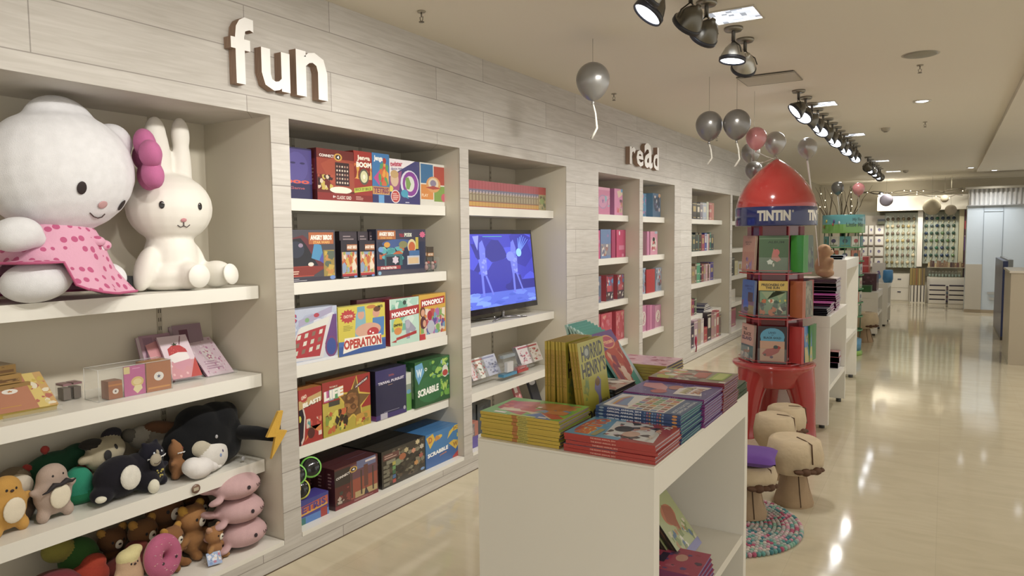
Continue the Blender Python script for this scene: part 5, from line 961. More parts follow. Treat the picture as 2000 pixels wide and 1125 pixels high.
for k in range(4):
    p1, p2 = Vector(e[k]), Vector(e[(k+1) % 4]); u_ = Vector((0, 0, .128)); z_ = Vector((0, 0, .001)); b.tube([p1+z_, p2+z_], .0011, 'd8d8d4', n=4); b.tube([p1+u_, p2+u_], .0011, 'd8d8d4', n=4); b.tube([p1+z_, p1+u_], .0011, 'd8d8d4', n=4)
b.build('box_edges', PLAST, t)
b = MB(); b.box(-.06, .02, .002, -.004, .075, .075, '9a5c34'); A = Art(b, (-.004, .02, .002), (0, .055, 0), (0, 0, .073)); A.rect(0, .72, 1, .82, 'b8742c'); A.disc(.5, .42, .22, .15, 'd8d0c8'); A.star(.5, .42, .1, .08, '5a4a4a', 5, .5); b.build('small_brown_box', CARD, t)
b = MB(); b.box(-.006, .082, .002, -.002, .17, .125, 'b8568f'); A = Art(b, (-.002, .082, .002), (0, .088, 0), (0, 0, .123)); A.disc(.62, .45, .3, .17, 'd0b46a'); A.disc(.62, .45, .2, .1, 'dcc890'); A.poly([(.4, .2), (.5, .33), (.8, .33), (.85, .2), (.6, .05)], 'dccf9a'); A.rect(0, .75, .28, .98, 'd0bf80'); A.lines(.4, .88, .95, .93, 1, 'd89ac0'); b.build('pink_panel', CARD, t)
b = MB(); b.box(-.08, .175, .002, -.002, .282, .126, 'a8683c'); A = Art(b, (-.002, .175, .002), (0, .107, 0), (0, 0, .124)); A.disc(.5, .5, .2, .15, 'dcd8d2'); A.star(.5, .5, .1, .08, '4a4a6a', 5, .4); A.rect(.05, .1, .95, .16, 'c98a3c'); A = Art(b, (-.002, .175, .126), (0, .107, 0), (-.078, 0, 0)); A.rect(0, 0, 1, 1, 'c08a30'); b.build('orange_brown_box', CARD, t)
for k, y in enumerate((1.475, 1.515)):
    t = thing('clear_box', 'small dim clear box with pink top left of the long gift box, %s' % ['left', 'right'][k], 'clear box', (-2.98, y, Z9)); b = MB(); b.box(-.06, 0, 0, 0, .036, .07, 'b0aca4'); b.build('clear_box', CLEAR, t); b = MB(); b.box(-.058, .002, .06, -.002, .034, .068, '9a6a74'); b.box(-.05, .004, .003, -.006, .032, .05, '7a7068'); b.build('contents', CARD, t)
# ================================================================== television
SCREEN = mat('lit_screen', .25, emit=.9, var=.02)
t = thing('television', 'black flat television playing a deep blue picture with pale dancing figures', 'television', (-2.86, 4.575, .93))
lean = R3(0, -5.5, 0); b = MB(); c = Vector((-.03, 0, .365)); b.obox(c, lean, .03, 1.05, .615, '14151c'); b.build('casing', GLOSS, t)
b = MB(); O = c+lean@Vector((.0155, -.507, -.265)); A = Art(b, O, (0, 1.014, 0), lean@Vector((0, 0, .54)), step=.00003)
A.rect(0, 0, 1, 1, '2226a0'); A.busy(0, 0, 1, 1, ['2a30b0', '1c1e8c', '2f38bc', '191a78'], 30, .25, 101); A.rect(0, 0, 1, .2, '3a50b8'); A.busy(0, 0, 1, .22, ['4a66c4', '3048b0', '5a7acc'], 24, .09, 102, .4)
A.poly([(.0, 1), (.06, .7), (.09, 1)], '4a56c0'); A.poly([(.17, .97), (.22, .78), (.25, .98)], '6a74cc')
for (x, s_) in ((.27, 1), (.7, 1)):
    for pts in ([(x-.02, .88), (x+.02, .92), (x+.05, .8), (x+.045, .66), (x-.03, .64), (x-.03, .78)], [(x-.05, .66), (x+.06, .68), (x+.05, .45), (x-.03, .42)], [(x-.03, .44), (x, .44), (x-.0, .16), (x-.03, .16)], [(x+.02, .44), (x+.045, .44), (x+.12, .17), (x+.1, .16)]): A.poly(pts, '4c58bc')
    A.busy(x-.04, .45, x+.05, .85, ['6672ca', '5664c4'], 8, .03, 103)
for k in range(6): A.poly([(.78, .72), (.8, .72), (.80+.03*k, .98-.02*abs(k-2)), (.79+.03*k, .98-.02*abs(k-2))], '4a6cc8')
A.disc(.79, .73, .04, .06, '6aa4e0'); A.disc(.66, .68, .06, .07, '5a68c4'); A.lines(.3, .955, .7, .975, 1, '3a8a90')
b.build('screen', SCREEN, t)
CHR = mat('chrome', .12, metal=1, var=0)
b = MB(); b.tube([(.0, 0, .012), (.01, 0, .05), (-.02, 0, .09)], .014, '9a9a9e', n=12); 
for e in ((.06, -.22), (.10, .20), (-.14, .22), (-.14, -.22)): b.tube([(0, 0, .016), (e[0]*.5, e[1]*.5, .012), (e[0], e[1], .006)], [.011, .008, .0055], '9a9a9e', n=8)
b.build('stand', CHR, t)
# ================================================================== pink picture books, left read bays
def rb(label, xl, xr, yt, z, body, art=None, spine=None, XF=-2.80, depth=.03, rz=0, group=None, name='picture_book', cat='book'):
    a = onX(xl, yt+20, XF); c = onX(xr, yt+20, XF); w_ = c.y-a.y; h = onX((xl+xr)/2, yt, XF).z-z
    b = MB(); b.box(-depth, 0, 0, 0, w_, h, body); b.box(-depth+.003, w_, .003, -.003, w_+.0005, h-.003, 'd8d2c6')
    if spine: A = Art(b, (-depth, 0, 0), (depth, 0, 0), (0, 0, h)); A.rect(0, 0, 1, 1, spine)
    A = Art(b, (0, 0, 0), (0, w_, 0), (0, 0, h)); 
    if art: art(A)
    o = b.build(name, CARD); o.location = (XF, a.y, z+.0005); o.rotation_euler = (0, 0, rz); return tag(o, label, cat, group)
PK = ['d88ab0', 'e0a8c4', 'b0649a', 'e8c8d8', '9ab0c8']
def scene(base, cols, seed, n=26, r=.1):
    def f(A): A.rect(0, 0, 1, 1, base); A.busy(.05, .05, .95, .95, cols, n, r, seed)
    return f
def ar(A): A.rect(0, 0, 1, 1, 'd07aa0'); A.disc(.45, .47, .36, .26, 'a88ab0'); A.disc(.45, .47, .32, .22, 'd090b4'); A.star(.45, .5, .1, .1, '9a6aa0', 5, .5); A.busy(.6, .3, 1, .7, ['8ab0c0', 'd0a0b8'], 8, .1, 110); A.rect(0, .9, 1, 1, 'dc98b4')
rb('pink picture book with a round wreath drawing, topmost shelf left of the thin divider', 1166, 1191, 366, 1.75, 'c86a98', ar)
def ar(A): A.rect(0, 0, 1, 1, 'd88ab4'); A.poly([(.3, .9), (1, 1), (1, .8), (.5, .65)], 'dcc8b0'); A.disc(.9, .95, .12, .08, '5aa0d0'); A.busy(.3, .1, .95, .6, ['d8b890', 'c8a070', '7a5a6a', 'e0d0c0', 'd0606a'], 22, .09, 111)
rb('pink picture book with fairy figures, beside the wreath one on the topmost shelf', 1200, 1216, 369, 1.75, 'b05a9a', ar, 'c070a8', depth=.15)
rb('slim hot pink book at the left edge of the second shelf left of the divider', 1166, 1172, 450, 1.332, 'c84a80', scene('c84a80', PK, 112, 8))
def ar(A): A.rect(0, 0, 1, 1, '6a84b0'); A.rect(0, .1, 1, .5, '8a8a9a'); A.busy(.1, .08, .9, .48, ['d0b898', 'a8746a', 'e0d8d0', '5a5a7a'], 18, .1, 113); A.disc(.7, .78, .1, .05, '9a7ab0')
rb('blue covered picture book leaning beside magenta books', 1173, 1193, 448, 1.332, '4a5a8a', ar, '38406a')
rb('magenta book standing spine out between the blue book and the rose one', 1195, 1202, 449, 1.332, 'a82a62', None, 'b03068')
def ar(A): A.rect(0, 0, 1, 1, 'c83a70'); A.rect(.25, .27, .8, .43, 'dc80a4'); A.disc(.3, .88, .06, .08, 'f0e0e8'); A.rect(.55, .02, .75, .12, 'e08aaa')
rb('rose red picture book with a pale label, right one on the second shelf', 1204, 1223, 449, 1.332, '8f1f4a', ar, '9a2450', depth=.06)
CR = ['b03050', '3a7ab0', 'd8c8c0', '2a2a3a', 'c06080', '6aa0c8']
rb('bluish grey book sliver on the third shelf left of the divider', 1166, 1174, 540, .914, '6a7a90', scene('5f6f88', CR, 115, 10))
for k, (a, c) in enumerate([(1184, 1198), (1206, 1219)]):
    def ar(A): A.rect(0, 0, 1, 1, '4a3a4a'); A.rect(.1, .35, .9, .95, 'a03048'); A.busy(.05, .4, .95, .98, ['3a7ab8', '5aa8d8', 'b03a50', 'd8d0c8'], 20, .12, 116+k); A.rect(.1, .38, .7, .6, 'c04a5a'); A.busy(.05, .08, .95, .3, ['e0dcd0', '5a3a3a', '2a2a30'], 14, .1, 118)
    rb('crimson and blue picture book on the third shelf, %s of the matching pair' % ['left', 'right'][k], a, c, 538-2*k, .914, '8a1f30', ar, '9a2a3c', depth=.11, group='crimson and blue picture books')
for k, (a, c) in enumerate([(1174, 1195), (1203, 1219)]):
    rb('coral red picture book on the lowest shelf left of the divider, %s one' % ['left', 'right'][k], a, c, 612-5*k, .5, 'a8243a', scene('c0485a', ['d8808a', 'b83a4a', 'd0a080', 'c86a7a'], 120+k), 'b02a40', depth=.09, group='coral red picture books')
rb('thin red book at the left end of the lowest shelf', 1166, 1172, 614, .5, 'b04a5a', scene('b04a5a', PK, 122, 6))
# right of the divider
rb('blue and pink picture book on the topmost shelf right of the divider', 1252, 1262, 378, 1.75, '3a6a90', scene('3a80a8', ['c05a90', '5ab0c8', '6a3a5a', '2a4a6a'], 124), '2a5a80')
def ar(A): A.rect(0, 0, 1, 1, '4a6a88'); A.disc(.5, .55, .4, .3, '3a4a60'); A.busy(.1, .15, .9, .9, ['2a3a50', '6a5a80', 'd8c8c0', '8aa0b8'], 20, .1, 125); A.disc(.85, .92, .15, .08, 'c89a70')
rb('slate blue picture book facing out on the topmost shelf right of the divider', 1275, 1290, 378, 1.75, '4a86b8', ar, '5a94c4', depth=.12)
rb('dull maroon book spine on the second shelf right of the divider', 1253, 1262, 455, 1.332, '7a4050', None, '8a4a5a')
rb('pale pink book spine next to the maroon one', 1264, 1268, 452, 1.332, 'c878a0', None, 'd088ac', depth=.08)
def ar(A): A.rect(0, 0, 1, 1, 'd08aa4'); A.disc(.5, .45, .38, .3, 'd8d0c8'); A.disc(.48, .65, .18, .1, '2a2a30'); A.busy(.3, .2, .7, .6, ['4a5a48', '3a3a3a', 'c04a5a'], 10, .1, 127); A.disc(.35, .28, .14, .08, 'b03a4a'); A.disc(.8, .95, .2, .06, '9ab0c0')
rb('pink picture book with a flower in a pale oval, second shelf right of the divider', 1270, 1284, 452, 1.332, 'c07098', ar, 'c87aa4', depth=.05)
for k, (a, c) in enumerate([(1252, 1261), (1281, 1292)]):
    rb('blue and grey crowd scene picture book, %s of the bright red spine' % ['left', 'right'][k], a, c, 524-k, .914, '8a9ab0', scene('8fa0b8', ['d8d8d8', '4a4a50', 'b04a50', '6a80a0'], 130+k), None, depth=.05, group='crowd scene picture books')
rb('thick bright red book spine out on the third shelf right of the divider', 1262, 1279, 526, .914, 'b01f28', None, '7a2020', XF=-2.79)
for k, (a, c) in enumerate([(1252, 1263), (1279, 1291)]):
    rb('dusty pink picture book with a white oval, %s of the pink spines' % ['left', 'right'][k], a, c, 597-k, .5, 'b87898', lambda A: (A.rect(0, 0, 1, 1, 'c080a0'), A.disc(.5, .5, .35, .28, 'd8d0c8'), A.busy(.35, .3, .65, .7, ['4a5a50', 'b04a6a'], 8, .08, 133)), None, depth=.05, group='dusty pink picture books')
for k in range(3): rb('pink spine on the lowest shelf right of the divider, %s of three' % ['left', 'middle', 'right'][k], 1264+k*5, 1268.6+k*5, 596, .5, ['b8608e', 'c878a0', 'a85a88'][k], None, None, XF=-2.79, group='pink spines in the narrow bay')
b = MB(); b.box(-.26, 0, 0, 0, .36, .02, '3a3a58'); b.box(-.255, .002, .003, .0005, .355, .017, 'c8c0b8'); b.box(-.2, .3, .0, .001, .361, .04, '3a6a9a'); o = b.build('picture_book', CARD); o.location = (-2.68, 7.05, ZB+.001); tag(o, 'dark blue book lying flat at the bottom of the narrow bay', 'book')
# ================================================================== novels, spine out
SP = [[('2f8a80', 7), ('b8b890', 8), ('1f1c20', 7), ('2a2630', 12), ('1c2420', 9), ('7a7488', 7), ('a8b4c8', 11), ('c8ccb8', 6), ('8a3a40', 3), ('c87a78', 6), ('d08a80', 7)],
      [('4a5a58', 12), ('a8c4b8', 3), ('2a4038', 10), ('3a4a48', 8), ('2c3438', 8), ('5a8078', 2), ('3a2420', 8), ('a02a50', 9), ('3f4aa0', 7), ('d0ccd0', 5), ('b0505a', 3), ('1f7868', 5), ('1a3a50', 9)],
      [('b03a50', 5), ('c87a80', 6), ('8a7a60', 11), ('93826a', 10), ('7a6a58', 4), ('4aa078', 10), ('2a2a38', 4), ('8a3a4a', 6), ('9a8a90', 6), ('c8a0a8', 6), ('6a4a40', 4), ('c09aa8', 4), ('3a2f8a', 10)],
      [('a02a2a', 8), ('c0703a', 8), ('d88a4a', 11), ('8a2a5a', 8), ('3a3a40', 3), ('6a7a60', 5)]]
names = {'2': 'dark', '1': 'very dark', '3': 'deep blue or green', '4': 'muted green', '5': 'grey green', '6': 'grey', '7': 'grey brown', '8': 'muted', '9': 'taupe', 'a': 'mid toned', 'b': 'reddish', 'c': 'pale warm', 'd': 'light'}
def hue(c):
    r, g, b_ = [int(c[i:i+2], 16) for i in (0, 2, 4)]; m_ = max(r, g, b_); n_ = min(r, g, b_)
    tone = 'dark ' if m_ < 80 else ('pale ' if m_ > 190 and n_ > 110 else '')
    if m_-n_ < 28: return tone+('grey' if m_ > 60 else 'charcoal')
    if m_ == r: return tone+('pink' if b_ > g+12 else ('orange' if g > r*.5 else 'red'))
    if m_ == g: return tone+'green'
    return tone+('violet' if r > g+10 else 'blue')
NTH = ['first', 'second', 'third', 'fourth', 'fifth', 'sixth', 'seventh', 'eighth', 'ninth', 'tenth', 'eleventh', 'twelfth', 'thirteenth', 'fourteenth']
def novel(y0, y1, z, h, c, label, group, XF=-2.80, d=.15):
    b = MB(); b.box(-d, .0004, 0, 0, y1-y0-.0004, h, c); b.box(-d+.002, .003, h-.003, -.003, y1-y0-.003, h-.0024, 'c8c0b0'); A = Art(b, (0, 0, 0), (0, y1-y0, 0), (0, 0, h)); q = random.Random(int(y0*1e4))
    lt = 'd8d0c0' if q.random() < .6 else 'b09a60'
    if y1-y0 > .02: A.rect(.2, .45, .8, .45+.4*q.random(), lt); A.rect(.2, .08, .8, .13, lt); A.rect(0, .9, 1, .93, lt)
    o = b.build('novel', CARD); o.location = (XF, y0, z+.0005); tag(o, label, 'book', group)
q = random.Random(12)
for si, row in enumerate(SP):
    z = SH[si]; y = 8.75; u = (10.12-8.75)/sum(w_ for _, w_ in SP[min(si, 2)])
    if si == 3: u *= .85
    for k, (c, w_) in enumerate(row):
        h = (.25, .25, .26, .23)[si]*q.uniform(.86, 1.0); novel(y, y+w_*u*.97, z, h, c, '%s novel, %s from the left on the %s shelf of the novels bay' % (hue(c), NTH[k], ['top', 'second', 'third', 'fourth'][si]), 'novels in the far bay'); y += w_*u
for k, (z, c) in enumerate([(0, '7a7a90'), (.022, '3a3a50'), (.044, 'c8c4c0'), (.066, '50506a')]):
    b = MB(); b.box(-.17, 0, 0, 0, .42-.03*k, .02, c); b.box(-.165, .002, .003, .0006, .41-.03*k, .017, 'd0ccc4'); o = b.build('novel', CARD); o.location = (-2.79, 9.62+.02*k, .5005+z+.001*k); o.rotation_euler = (0, 0, .05*k); tag(o, 'hardback lying flat at the right of the fourth novels shelf, %s' % ['lowest', 'second up', 'third up', 'topmost'][k], 'book', 'flat hardbacks')
row = [('6a2a6a', 8, .30), ('2a2440', 8, .31), ('b090a0', 12, .34), ('a8948a', 10, .34), ('c0b0b0', 10, .33), ('b03040', 12, .2), ('2a1a2a', 14, .38), ('b0848a', 10, .34), ('b08a8a', 9, .36), ('b83a50', 10, .37), ('6a5a58', 8, .3)]
y = 8.68; u = 1.5/sum(r_[1] for r_ in row)
for k, (c, w_, h) in enumerate(row): novel(y, y+w_*u*.97, ZB, h, c, '%s giftware book, %s from the left on the floor level of the novels bay' % (hue(c), NTH[k]), 'giftware books at floor level', XF=-2.70, d=.2); y += w_*u
b = MB(); b.tube([(.0, 0, .0), (.005, .01, -.05), (.0, .0, -.11)], .008, '9a1f3a', n=6); b.ball((0, 0, .03), (.012, .03, .06), 'a8203f'); o = b.build('ribbon', PLUSH); o.location = (-2.63, 8.75, .20); tag(o, 'crimson ribbon with a tassel hanging at the floor level of the novels bay', 'ribbon')
for si, row in enumerate([[('3a7a90', .3, .26)], [('7a7a74', .05, .24), ('a8a89c', .04, .2), ('6a6a68', .05, .24)], [('1f2a38', .5, .28), ('c8c090', .2, .22), ('d0d0d0', .25, .2)], [('4a3a48', .25, .3), ('d0ccc4', .3, .2)], [('3a7a8a', .3, .3), ('a02a60', .3, .28)]]):
    z = (SH+[ZB])[si]; y = 10.80
    for k, (c, w_, h) in enumerate(row): novel(y, y+w_, z, h, c, '%s book block %s in the bay half hidden by the rocket, %s shelf' % (hue(c), ['left', 'middle', 'right'][k], ['top', 'second', 'third', 'fourth', 'floor'][si]), 'books in the half hidden bay'); y += w_+.01
# ================================================================== balloons
def balloon(px, py, Y, r, label, tail, mat_=BALLOON, col='8c8a86', hook=False, tail_end=None, scol='c8c4b8'):
    p = onY(px, py, Y); t = thing('balloon', label, 'balloon', p, 0, 'party balloons')
    b = MB(); prof = []
    for i in range(19):
        a = PI*i/18; z = math.cos(a); rr = math.sin(a); 
        if z < 0: z = z*1.28; rr = rr*(1-.16*(z/1.28)**2)
        prof.append((r*rr if i not in (0, 18) else 0.0, r*z))
    prof[-1] = (r*.04, -r*1.30); b.lathe(prof, col=col, n=28); b.build('envelope', mat_, t)
    b = MB(); b.lathe([(r*.04, -r*1.28), (r*.1, -r*1.36), (r*.07, -r*1.42), (r*.13, -r*1.46), (0, -r*1.44)], col=col, n=12); b.build('knot', mat_, t)
    b = MB()
    if tail_end is None:
        b.tube([(0, 0, -r*1.4), (.012, .01, -r*1.4-tail*.3), (.02, .012, -r*1.4-tail*.7), (-.01, 0, -r*1.4-tail)], [.005, .006, .007, .009], scol, n=5)
    else:
        e = Vector(tail_end)-p; b.tube([(0, 0, -r*1.4), Vector((0, 0, -r*1.4)).lerp(e, .5)+Vector((.01, 0, -.01)), e], [.008, .004, .003], scol, n=5)
    b.build('ribbon', PAPER, t)
    if hook: b = MB(); b.tube([(0, 0, r), (0, 0, ZC-p.z)], .0012, '8a8270', n=5); b.build('hanging_thread', PAPER, t)
SIL, PIK = '878580', 'c47a7c'
balloon(1158, 155, 3.98, .10, 'nearest silver balloon hanging alone beside the plank header', .21, hook=True)
balloon(1385, 243, 5.4, .098, 'silver balloon, left one of the hanging pair', .16, hook=True, col='76736f')
balloon(1439, 240, 5.4, .098, 'silver balloon, right one of the hanging pair', .18, hook=True, col='76736f')
RC = Vector((-1.118, 5.745, 0)); TIP = (RC.x, RC.y, 2.10)
balloon(1466, 297, 6.4, .078, 'silver balloon half hidden behind the pink one over the rocket', 0, tail_end=(TIP[0]-.02, TIP[1]+.03, TIP[2]+.03))
balloon(1472, 331, 6.15, .068, 'small silver balloon low left of the rocket tip', .08, hook=True, col='7c7c7a')
balloon(1477, 268, 5.75, .078, 'pink balloon tied over the red rocket', 0, PINKB, PIK, tail_end=(TIP[0]-.015, TIP[1]-.02, TIP[2]+.015))
balloon(1514, 277, 5.9, .080, 'bright silver balloon tied straight above the rocket tip', 0, tail_end=(TIP[0]+.012, TIP[1], TIP[2]+.022), col='aaa8a4')
balloon(1577, 287, 6.3, .076, 'silver balloon on a long white ribbon right of the rocket', 0, tail_end=onY(1600, 522, 6.86), scol='f0f0ee', col='a2a09c')
balloon(1636, 366, 10.0, .075, 'dim grey balloon over the turquoise book spinner', 0, tail_end=onY(1638, 420, 10.0), col='6a6a66')
balloon(1677, 368, 9.9, .072, 'far pink balloon over the turquoise book spinner', 0, PINKB, PIK, tail_end=onY(1675, 420, 10.0))
# ================================================================== red rocket bookstand
t = thing('rocket_bookstand', 'red rocket shaped book carousel with a navy title band, standing in the aisle', 'book stand', RC)
RD = 'b02020'; CA = math.atan2(-RC.y, -RC.x)          # direction towards the entrance
b = MB(); b.lathe([(.286, 1.745), (.289, 1.765), (.272, 1.83), (.238, 1.90), (.192, 1.965), (.135, 2.025), (.075, 2.075), (.025, 2.108), (0, 2.118)], col='b0261e', n=40); b.lathe([(0, 1.745), (.29, 1.745)], col='7a1518', n=40); b.build('nose_cone', GLOSS, t)
b = MB(); b.lathe([(.0, 1.61), (.294, 1.61), (.296, 1.615), (.296, 1.745), (.294, 1.75), (.0, 1.75)], col='16225c', n=48)
def band_text(b, text, a_mid, span, z0, z1, R, col, bold=.06):
    vs, fs = glyphs(text, bold); P = []
    for x, y in vs: a = a_mid-span/2+span*x; P.append((R*math.cos(a), R*math.sin(a), z0+(z1-z0)*y))
    b.add(P, fs, col)
for k in range(3):
    a = CA-.05+k*1.28-1.28*(0 if k < 2 else 2)
    band_text(b, 'TINTIN', a, .80, 1.645, 1.722, .2968, 'f4eedc', .055); band_text(b, '®', a+.45, .05, 1.705, 1.722, .2968, 'ece6d0', .02)
b.build('title_band', GLOSS, t)
b = MB(); fa = CA-.05; HEX = [fa+PI/3*k for k in range(6)]; RI = .205; SIDE = 2*RI*math.tan(PI/6)
core = [((RI-.05)/math.cos(PI/6)*math.cos(a+PI/6), (RI-.05)/math.cos(PI/6)*math.sin(a+PI/6)) for a in HEX]
b.prism(core, (0, 0, .57), (1, 0, 0), (0, 1, 0), (0, 0, 1), 1.045, '7a1620')
for a in HEX:
    v = Vector((math.cos(a+PI/6), math.sin(a+PI/6), 0)); R = R3(0, 0, (a+PI/6)*180/PI); b.obox(v*.18+Vector((0, 0, 1.09)), R, .05, .011, 1.03, RD)
b.build('divider_frame', GLOSS, t)
TZ = [.585, .925, 1.262]
for z in TZ:
    b = MB(); ring = [(.262*math.cos(a+PI/6), .262*math.sin(a+PI/6)) for a in HEX]; b.prism(ring, (0, 0, z-.013), (1, 0, 0), (0, 1, 0), (0, 0, 1), .009, RD)
    for i in range(1, 6):
        p, q_ = Vector((*ring[i], z-.004)), Vector((*ring[(i+1) % 6], z-.004)); b.tube([p+Vector((0, 0, .02)), q_+Vector((0, 0, .02))], .0025, 'c03030', n=6)
    b.build('book_tray', GLOSS, t)
b = MB(); b.lathe([(.0, .572), (.29, .57), (.306, .562), (.306, .548), (.27, .51), (.24, .46), (.22, .40), (.20, .385), (.0, .385)], col='b02220', n=44); b.build('skirt', GLOSS, t)
for k, a in enumerate([math.radians(-7), math.radians(113), math.radians(233)]):
    b = MB(); d = Vector((math.cos(a), math.sin(a), 0)); s_ = Vector((-math.sin(a), math.cos(a), 0)); P = []; F = []; n = 20
    prof = [(.54, .16, .14, .15), (.48, .175, .13, .13), (.40, .20, .112, .108), (.30, .222, .095, .092), (.20, .235, .08, .084), (.10, .25, .07, .073), (.03, .257, .066, .069), (.025, .257, .068, .071), (0, .257, .068, .071)]
    for z, rc_, ra, rb_ in prof: P += [d*(rc_+ra*math.cos(2*PI*i/n))+s_*rb_*math.sin(2*PI*i/n)+Vector((0, 0, z)) for i in range(n)]
    for j in range(len(prof)-1):
        for i in range(n): k2 = (i+1) % n; F.append((j*n+i, (j+1)*n+i, (j+1)*n+k2, j*n+k2))
    b.add(P, F, 'a81c1c', 0, True); b.add([P[-n+i] for i in range(n)], [tuple(range(n))], 'a81c1c'); b.build('leg', GLOSS, t)
for a, z in [(HEX[5], .585), (HEX[0], .925), (HEX[0], 1.262), (HEX[0], .585)]:
    b = MB(); v = Vector((math.cos(a), math.sin(a), 0)); b.obox(v*(RI+.045)+Vector((0, 0, z+.06)), R3(0, 0, a*180/PI), .003, .20, .11, 'c8ccc8'); b.build('clear_pocket', CLEAR, t)
# the album covers
def cv(base, f): 
    def g(A): A.rect(0, 0, 1, 1, base); f(A)
    return g
BK = [('al_pink', 'b8866a', lambda A: (A.rect(.02, .05, .98, .55, 'b07a62'), A.text('DESTINATION', .2, .8, .7, .84, '4a3a2a'), A.text('MOON', .3, .74, .6, .78, '4a3a2a'), A.busy(.2, .05, .8, .4, ['7a5a9a', 'c8c8d0', '4a3a4a', 'b0785a'], 14, .08, 140, 1.3)), 'salmon pink album with small purple figures, left face, top tier'),
      ('al_green', '3f5f38', lambda A: (A.rect(0, .9, 1, .93, '5f7a58'), A.text('ALBUM', .3, .79, .85, .85, '243a20'), A.poly([(.5, .66), (.62, .5), (.75, .34), (.62, .28), (.42, .36), (.45, .5)], 'b06a5a'), A.disc(.6, .54, .1, .09, 'b8605a'), A.star(.38, .28, .12, .08, 'c8d0c0', 5), A.disc(.5, .2, .03, .05, 'b8b8a0')), 'dark green album with a small red caped figure, middle face, top tier'),
      ('al_blue', '2f66b0', lambda A: (A.rect(0, 0, 1, .42, '7a5a78'), A.rect(.55, 0, 1, .3, '8a7a4a'), A.text('ALBUM OF THE', .2, .8, .85, .86, '1f3a78'), A.text('SEAS', .4, .73, .75, .78, '1f3a78'), A.rect(.5, .4, .9, .66, '4a3a4a'), A.disc(.35, .3, .22, .17, '1f5ac0'), A.disc(.4, .18, .2, .06, '2a2440')), 'blue album with a round blue submarine shape, left face, middle tier'),
      ('al_sun', '39402a', lambda A: (A.rect(.0, .74, 1, 1, 'c8a83a'), A.rect(.05, .1, .95, .72, '6f8f6a'), A.poly([(.1, .7), (.3, .5), (.5, .66), (.55, .74), (.7, .5), (.95, .7)], '8a9a70'), A.text('PRISONERS OF', .1, .86, .88, .93, '2c2410', .04), A.text('THE SUN', .24, .78, .72, .85, '2c2410', .04), A.busy(.05, .05, .95, .5, ['c8b43a', '1f3a2a', 'd0c8b0', '2a2a28', 'b8602a', '3a5a4a'], 34, .09, 142)), 'album with a yellow title strip above a green jungle scene, middle tier'),
      ('al_island', 'b8968a', lambda A: (A.rect(0, 0, 1, .42, '3f7078'), A.poly([(.02, .45), (0, 1), (.98, 1), (.96, .5), (.85, .42)], 'c4a090'), A.text('THE', .1, .82, .42, .9, '2a2420', .04), A.text('BLACK', .16, .68, .8, .78, '2a2420', .04), A.text('ISLAND', .06, .55, .84, .66, '28345a', .04), A.poly([(.2, .25), (.3, .18), (.7, .22), (.75, .3)], '8a4a38'), A.busy(.0, .0, 1, .2, ['b8b8b0', '6a7a88', 'd0ccc0'], 22, .1, 144), A.disc(.62, .32, .06, .05, 'c8b8b0')), 'album with black hand lettered title over a sea scene, left face, bottom tier'),
      ('al_gold', '2a2026', lambda A: (A.disc(.5, .72, .42, .24, '4a98b8'), A.rect(.08, .04, .92, .55, 'c0987a'), A.rect(.1, .5, .9, .7, '4a98b8'), A.rect(.08, .45, .92, .6, 'bf957a'), A.text('LAND', .36, .8, .62, .86, '22506a', .03), A.text('OF', .46, .75, .54, .78, '22506a', .03), A.text('BLACK GOLD', .2, .66, .8, .72, '16303a', .03), A.poly([(.15, .25), (.3, .38), (.5, .4), (.7, .48), (.8, .44), (.72, .3), (.45, .18), (.25, .18)], 'a8342c'), A.disc(.62, .44, .08, .05, '3a4a4a'), A.disc(.25, .22, .05, .035, '4a3030'), A.disc(.48, .16, .06, .035, '5a3a5a')), 'album with an arched blue sky and a small red car, middle face, bottom tier'),
      ('al_lime', '3f9a34', lambda A: A.rect(.3, .1, .9, .9, '5f8a50'), None), ('al_orange', 'b8602c', lambda A: A.busy(.1, .1, .9, .9, ['8a7a4a', '6a5a3a', 'a8986a'], 20, .12, 146), None), ('al_red', 'c02a28', lambda A: (A.rect(.0, 0, 1, 1, '3a78b0'), A.rect(0, 0, 1, .4, 'b8a860')), None)]
for key, c, f, lb in BK: mk_book(key, .10 if lb is None else .205, .272, .0095, c, cv(c, f), pages='d8d0bc', name='album', cat='book')
TILT = -.045
def album(key, fi, z, k, label, off=0, group=None):
    a = HEX[fi % 6]; n_ = Vector((math.cos(a), math.sin(a), 0)); tt = Vector((-math.sin(a), math.cos(a), 0))
    put(key, RC+n_*(RI-.008+.0100*k)-tt*(.1025+off)+Vector((0, 0, z+.004)), (0, TILT, a), label, group)
for key, fi, z, lb in [('al_pink', 5, TZ[2], BK[0][3]), ('al_green', 0, TZ[2], BK[1][3]), ('al_blue', 5, TZ[1], BK[2][3]), ('al_sun', 0, TZ[1], BK[3][3]), ('al_island', 5, TZ[0], BK[4][3]), ('al_gold', 0, TZ[0], BK[5][3])]: album(key, fi, z, 2, lb); album(key, fi, z, 1, 'hidden copy right behind the '+lb.split(',')[0])
def album_out(key, z, j, label, group=None, lean=0):
    a = HEX[1]; n_ = Vector((math.cos(a), math.sin(a), 0)); tt = Vector((-math.sin(a), math.cos(a), 0))
    put(key, RC+n_*(RI+.075)+tt*(-.075+.0108*j)+Vector((0, 0, z+.004)), (lean, 0, a+PI/2), label, group)
for k in range(6): album_out('al_lime', TZ[2], k, 'lime green spined album on the right face, top tier, %s' % NTH[k], group='lime spined albums')
for k in range(4): album_out('al_orange', TZ[1], k, 'orange spined album on the right face, middle tier, %s' % NTH[k], group='orange spined albums')
for k in range(3): album_out('al_red', TZ[0], k, 'red spined album on the right face, bottom tier, %s' % NTH[k], group='red spined albums')
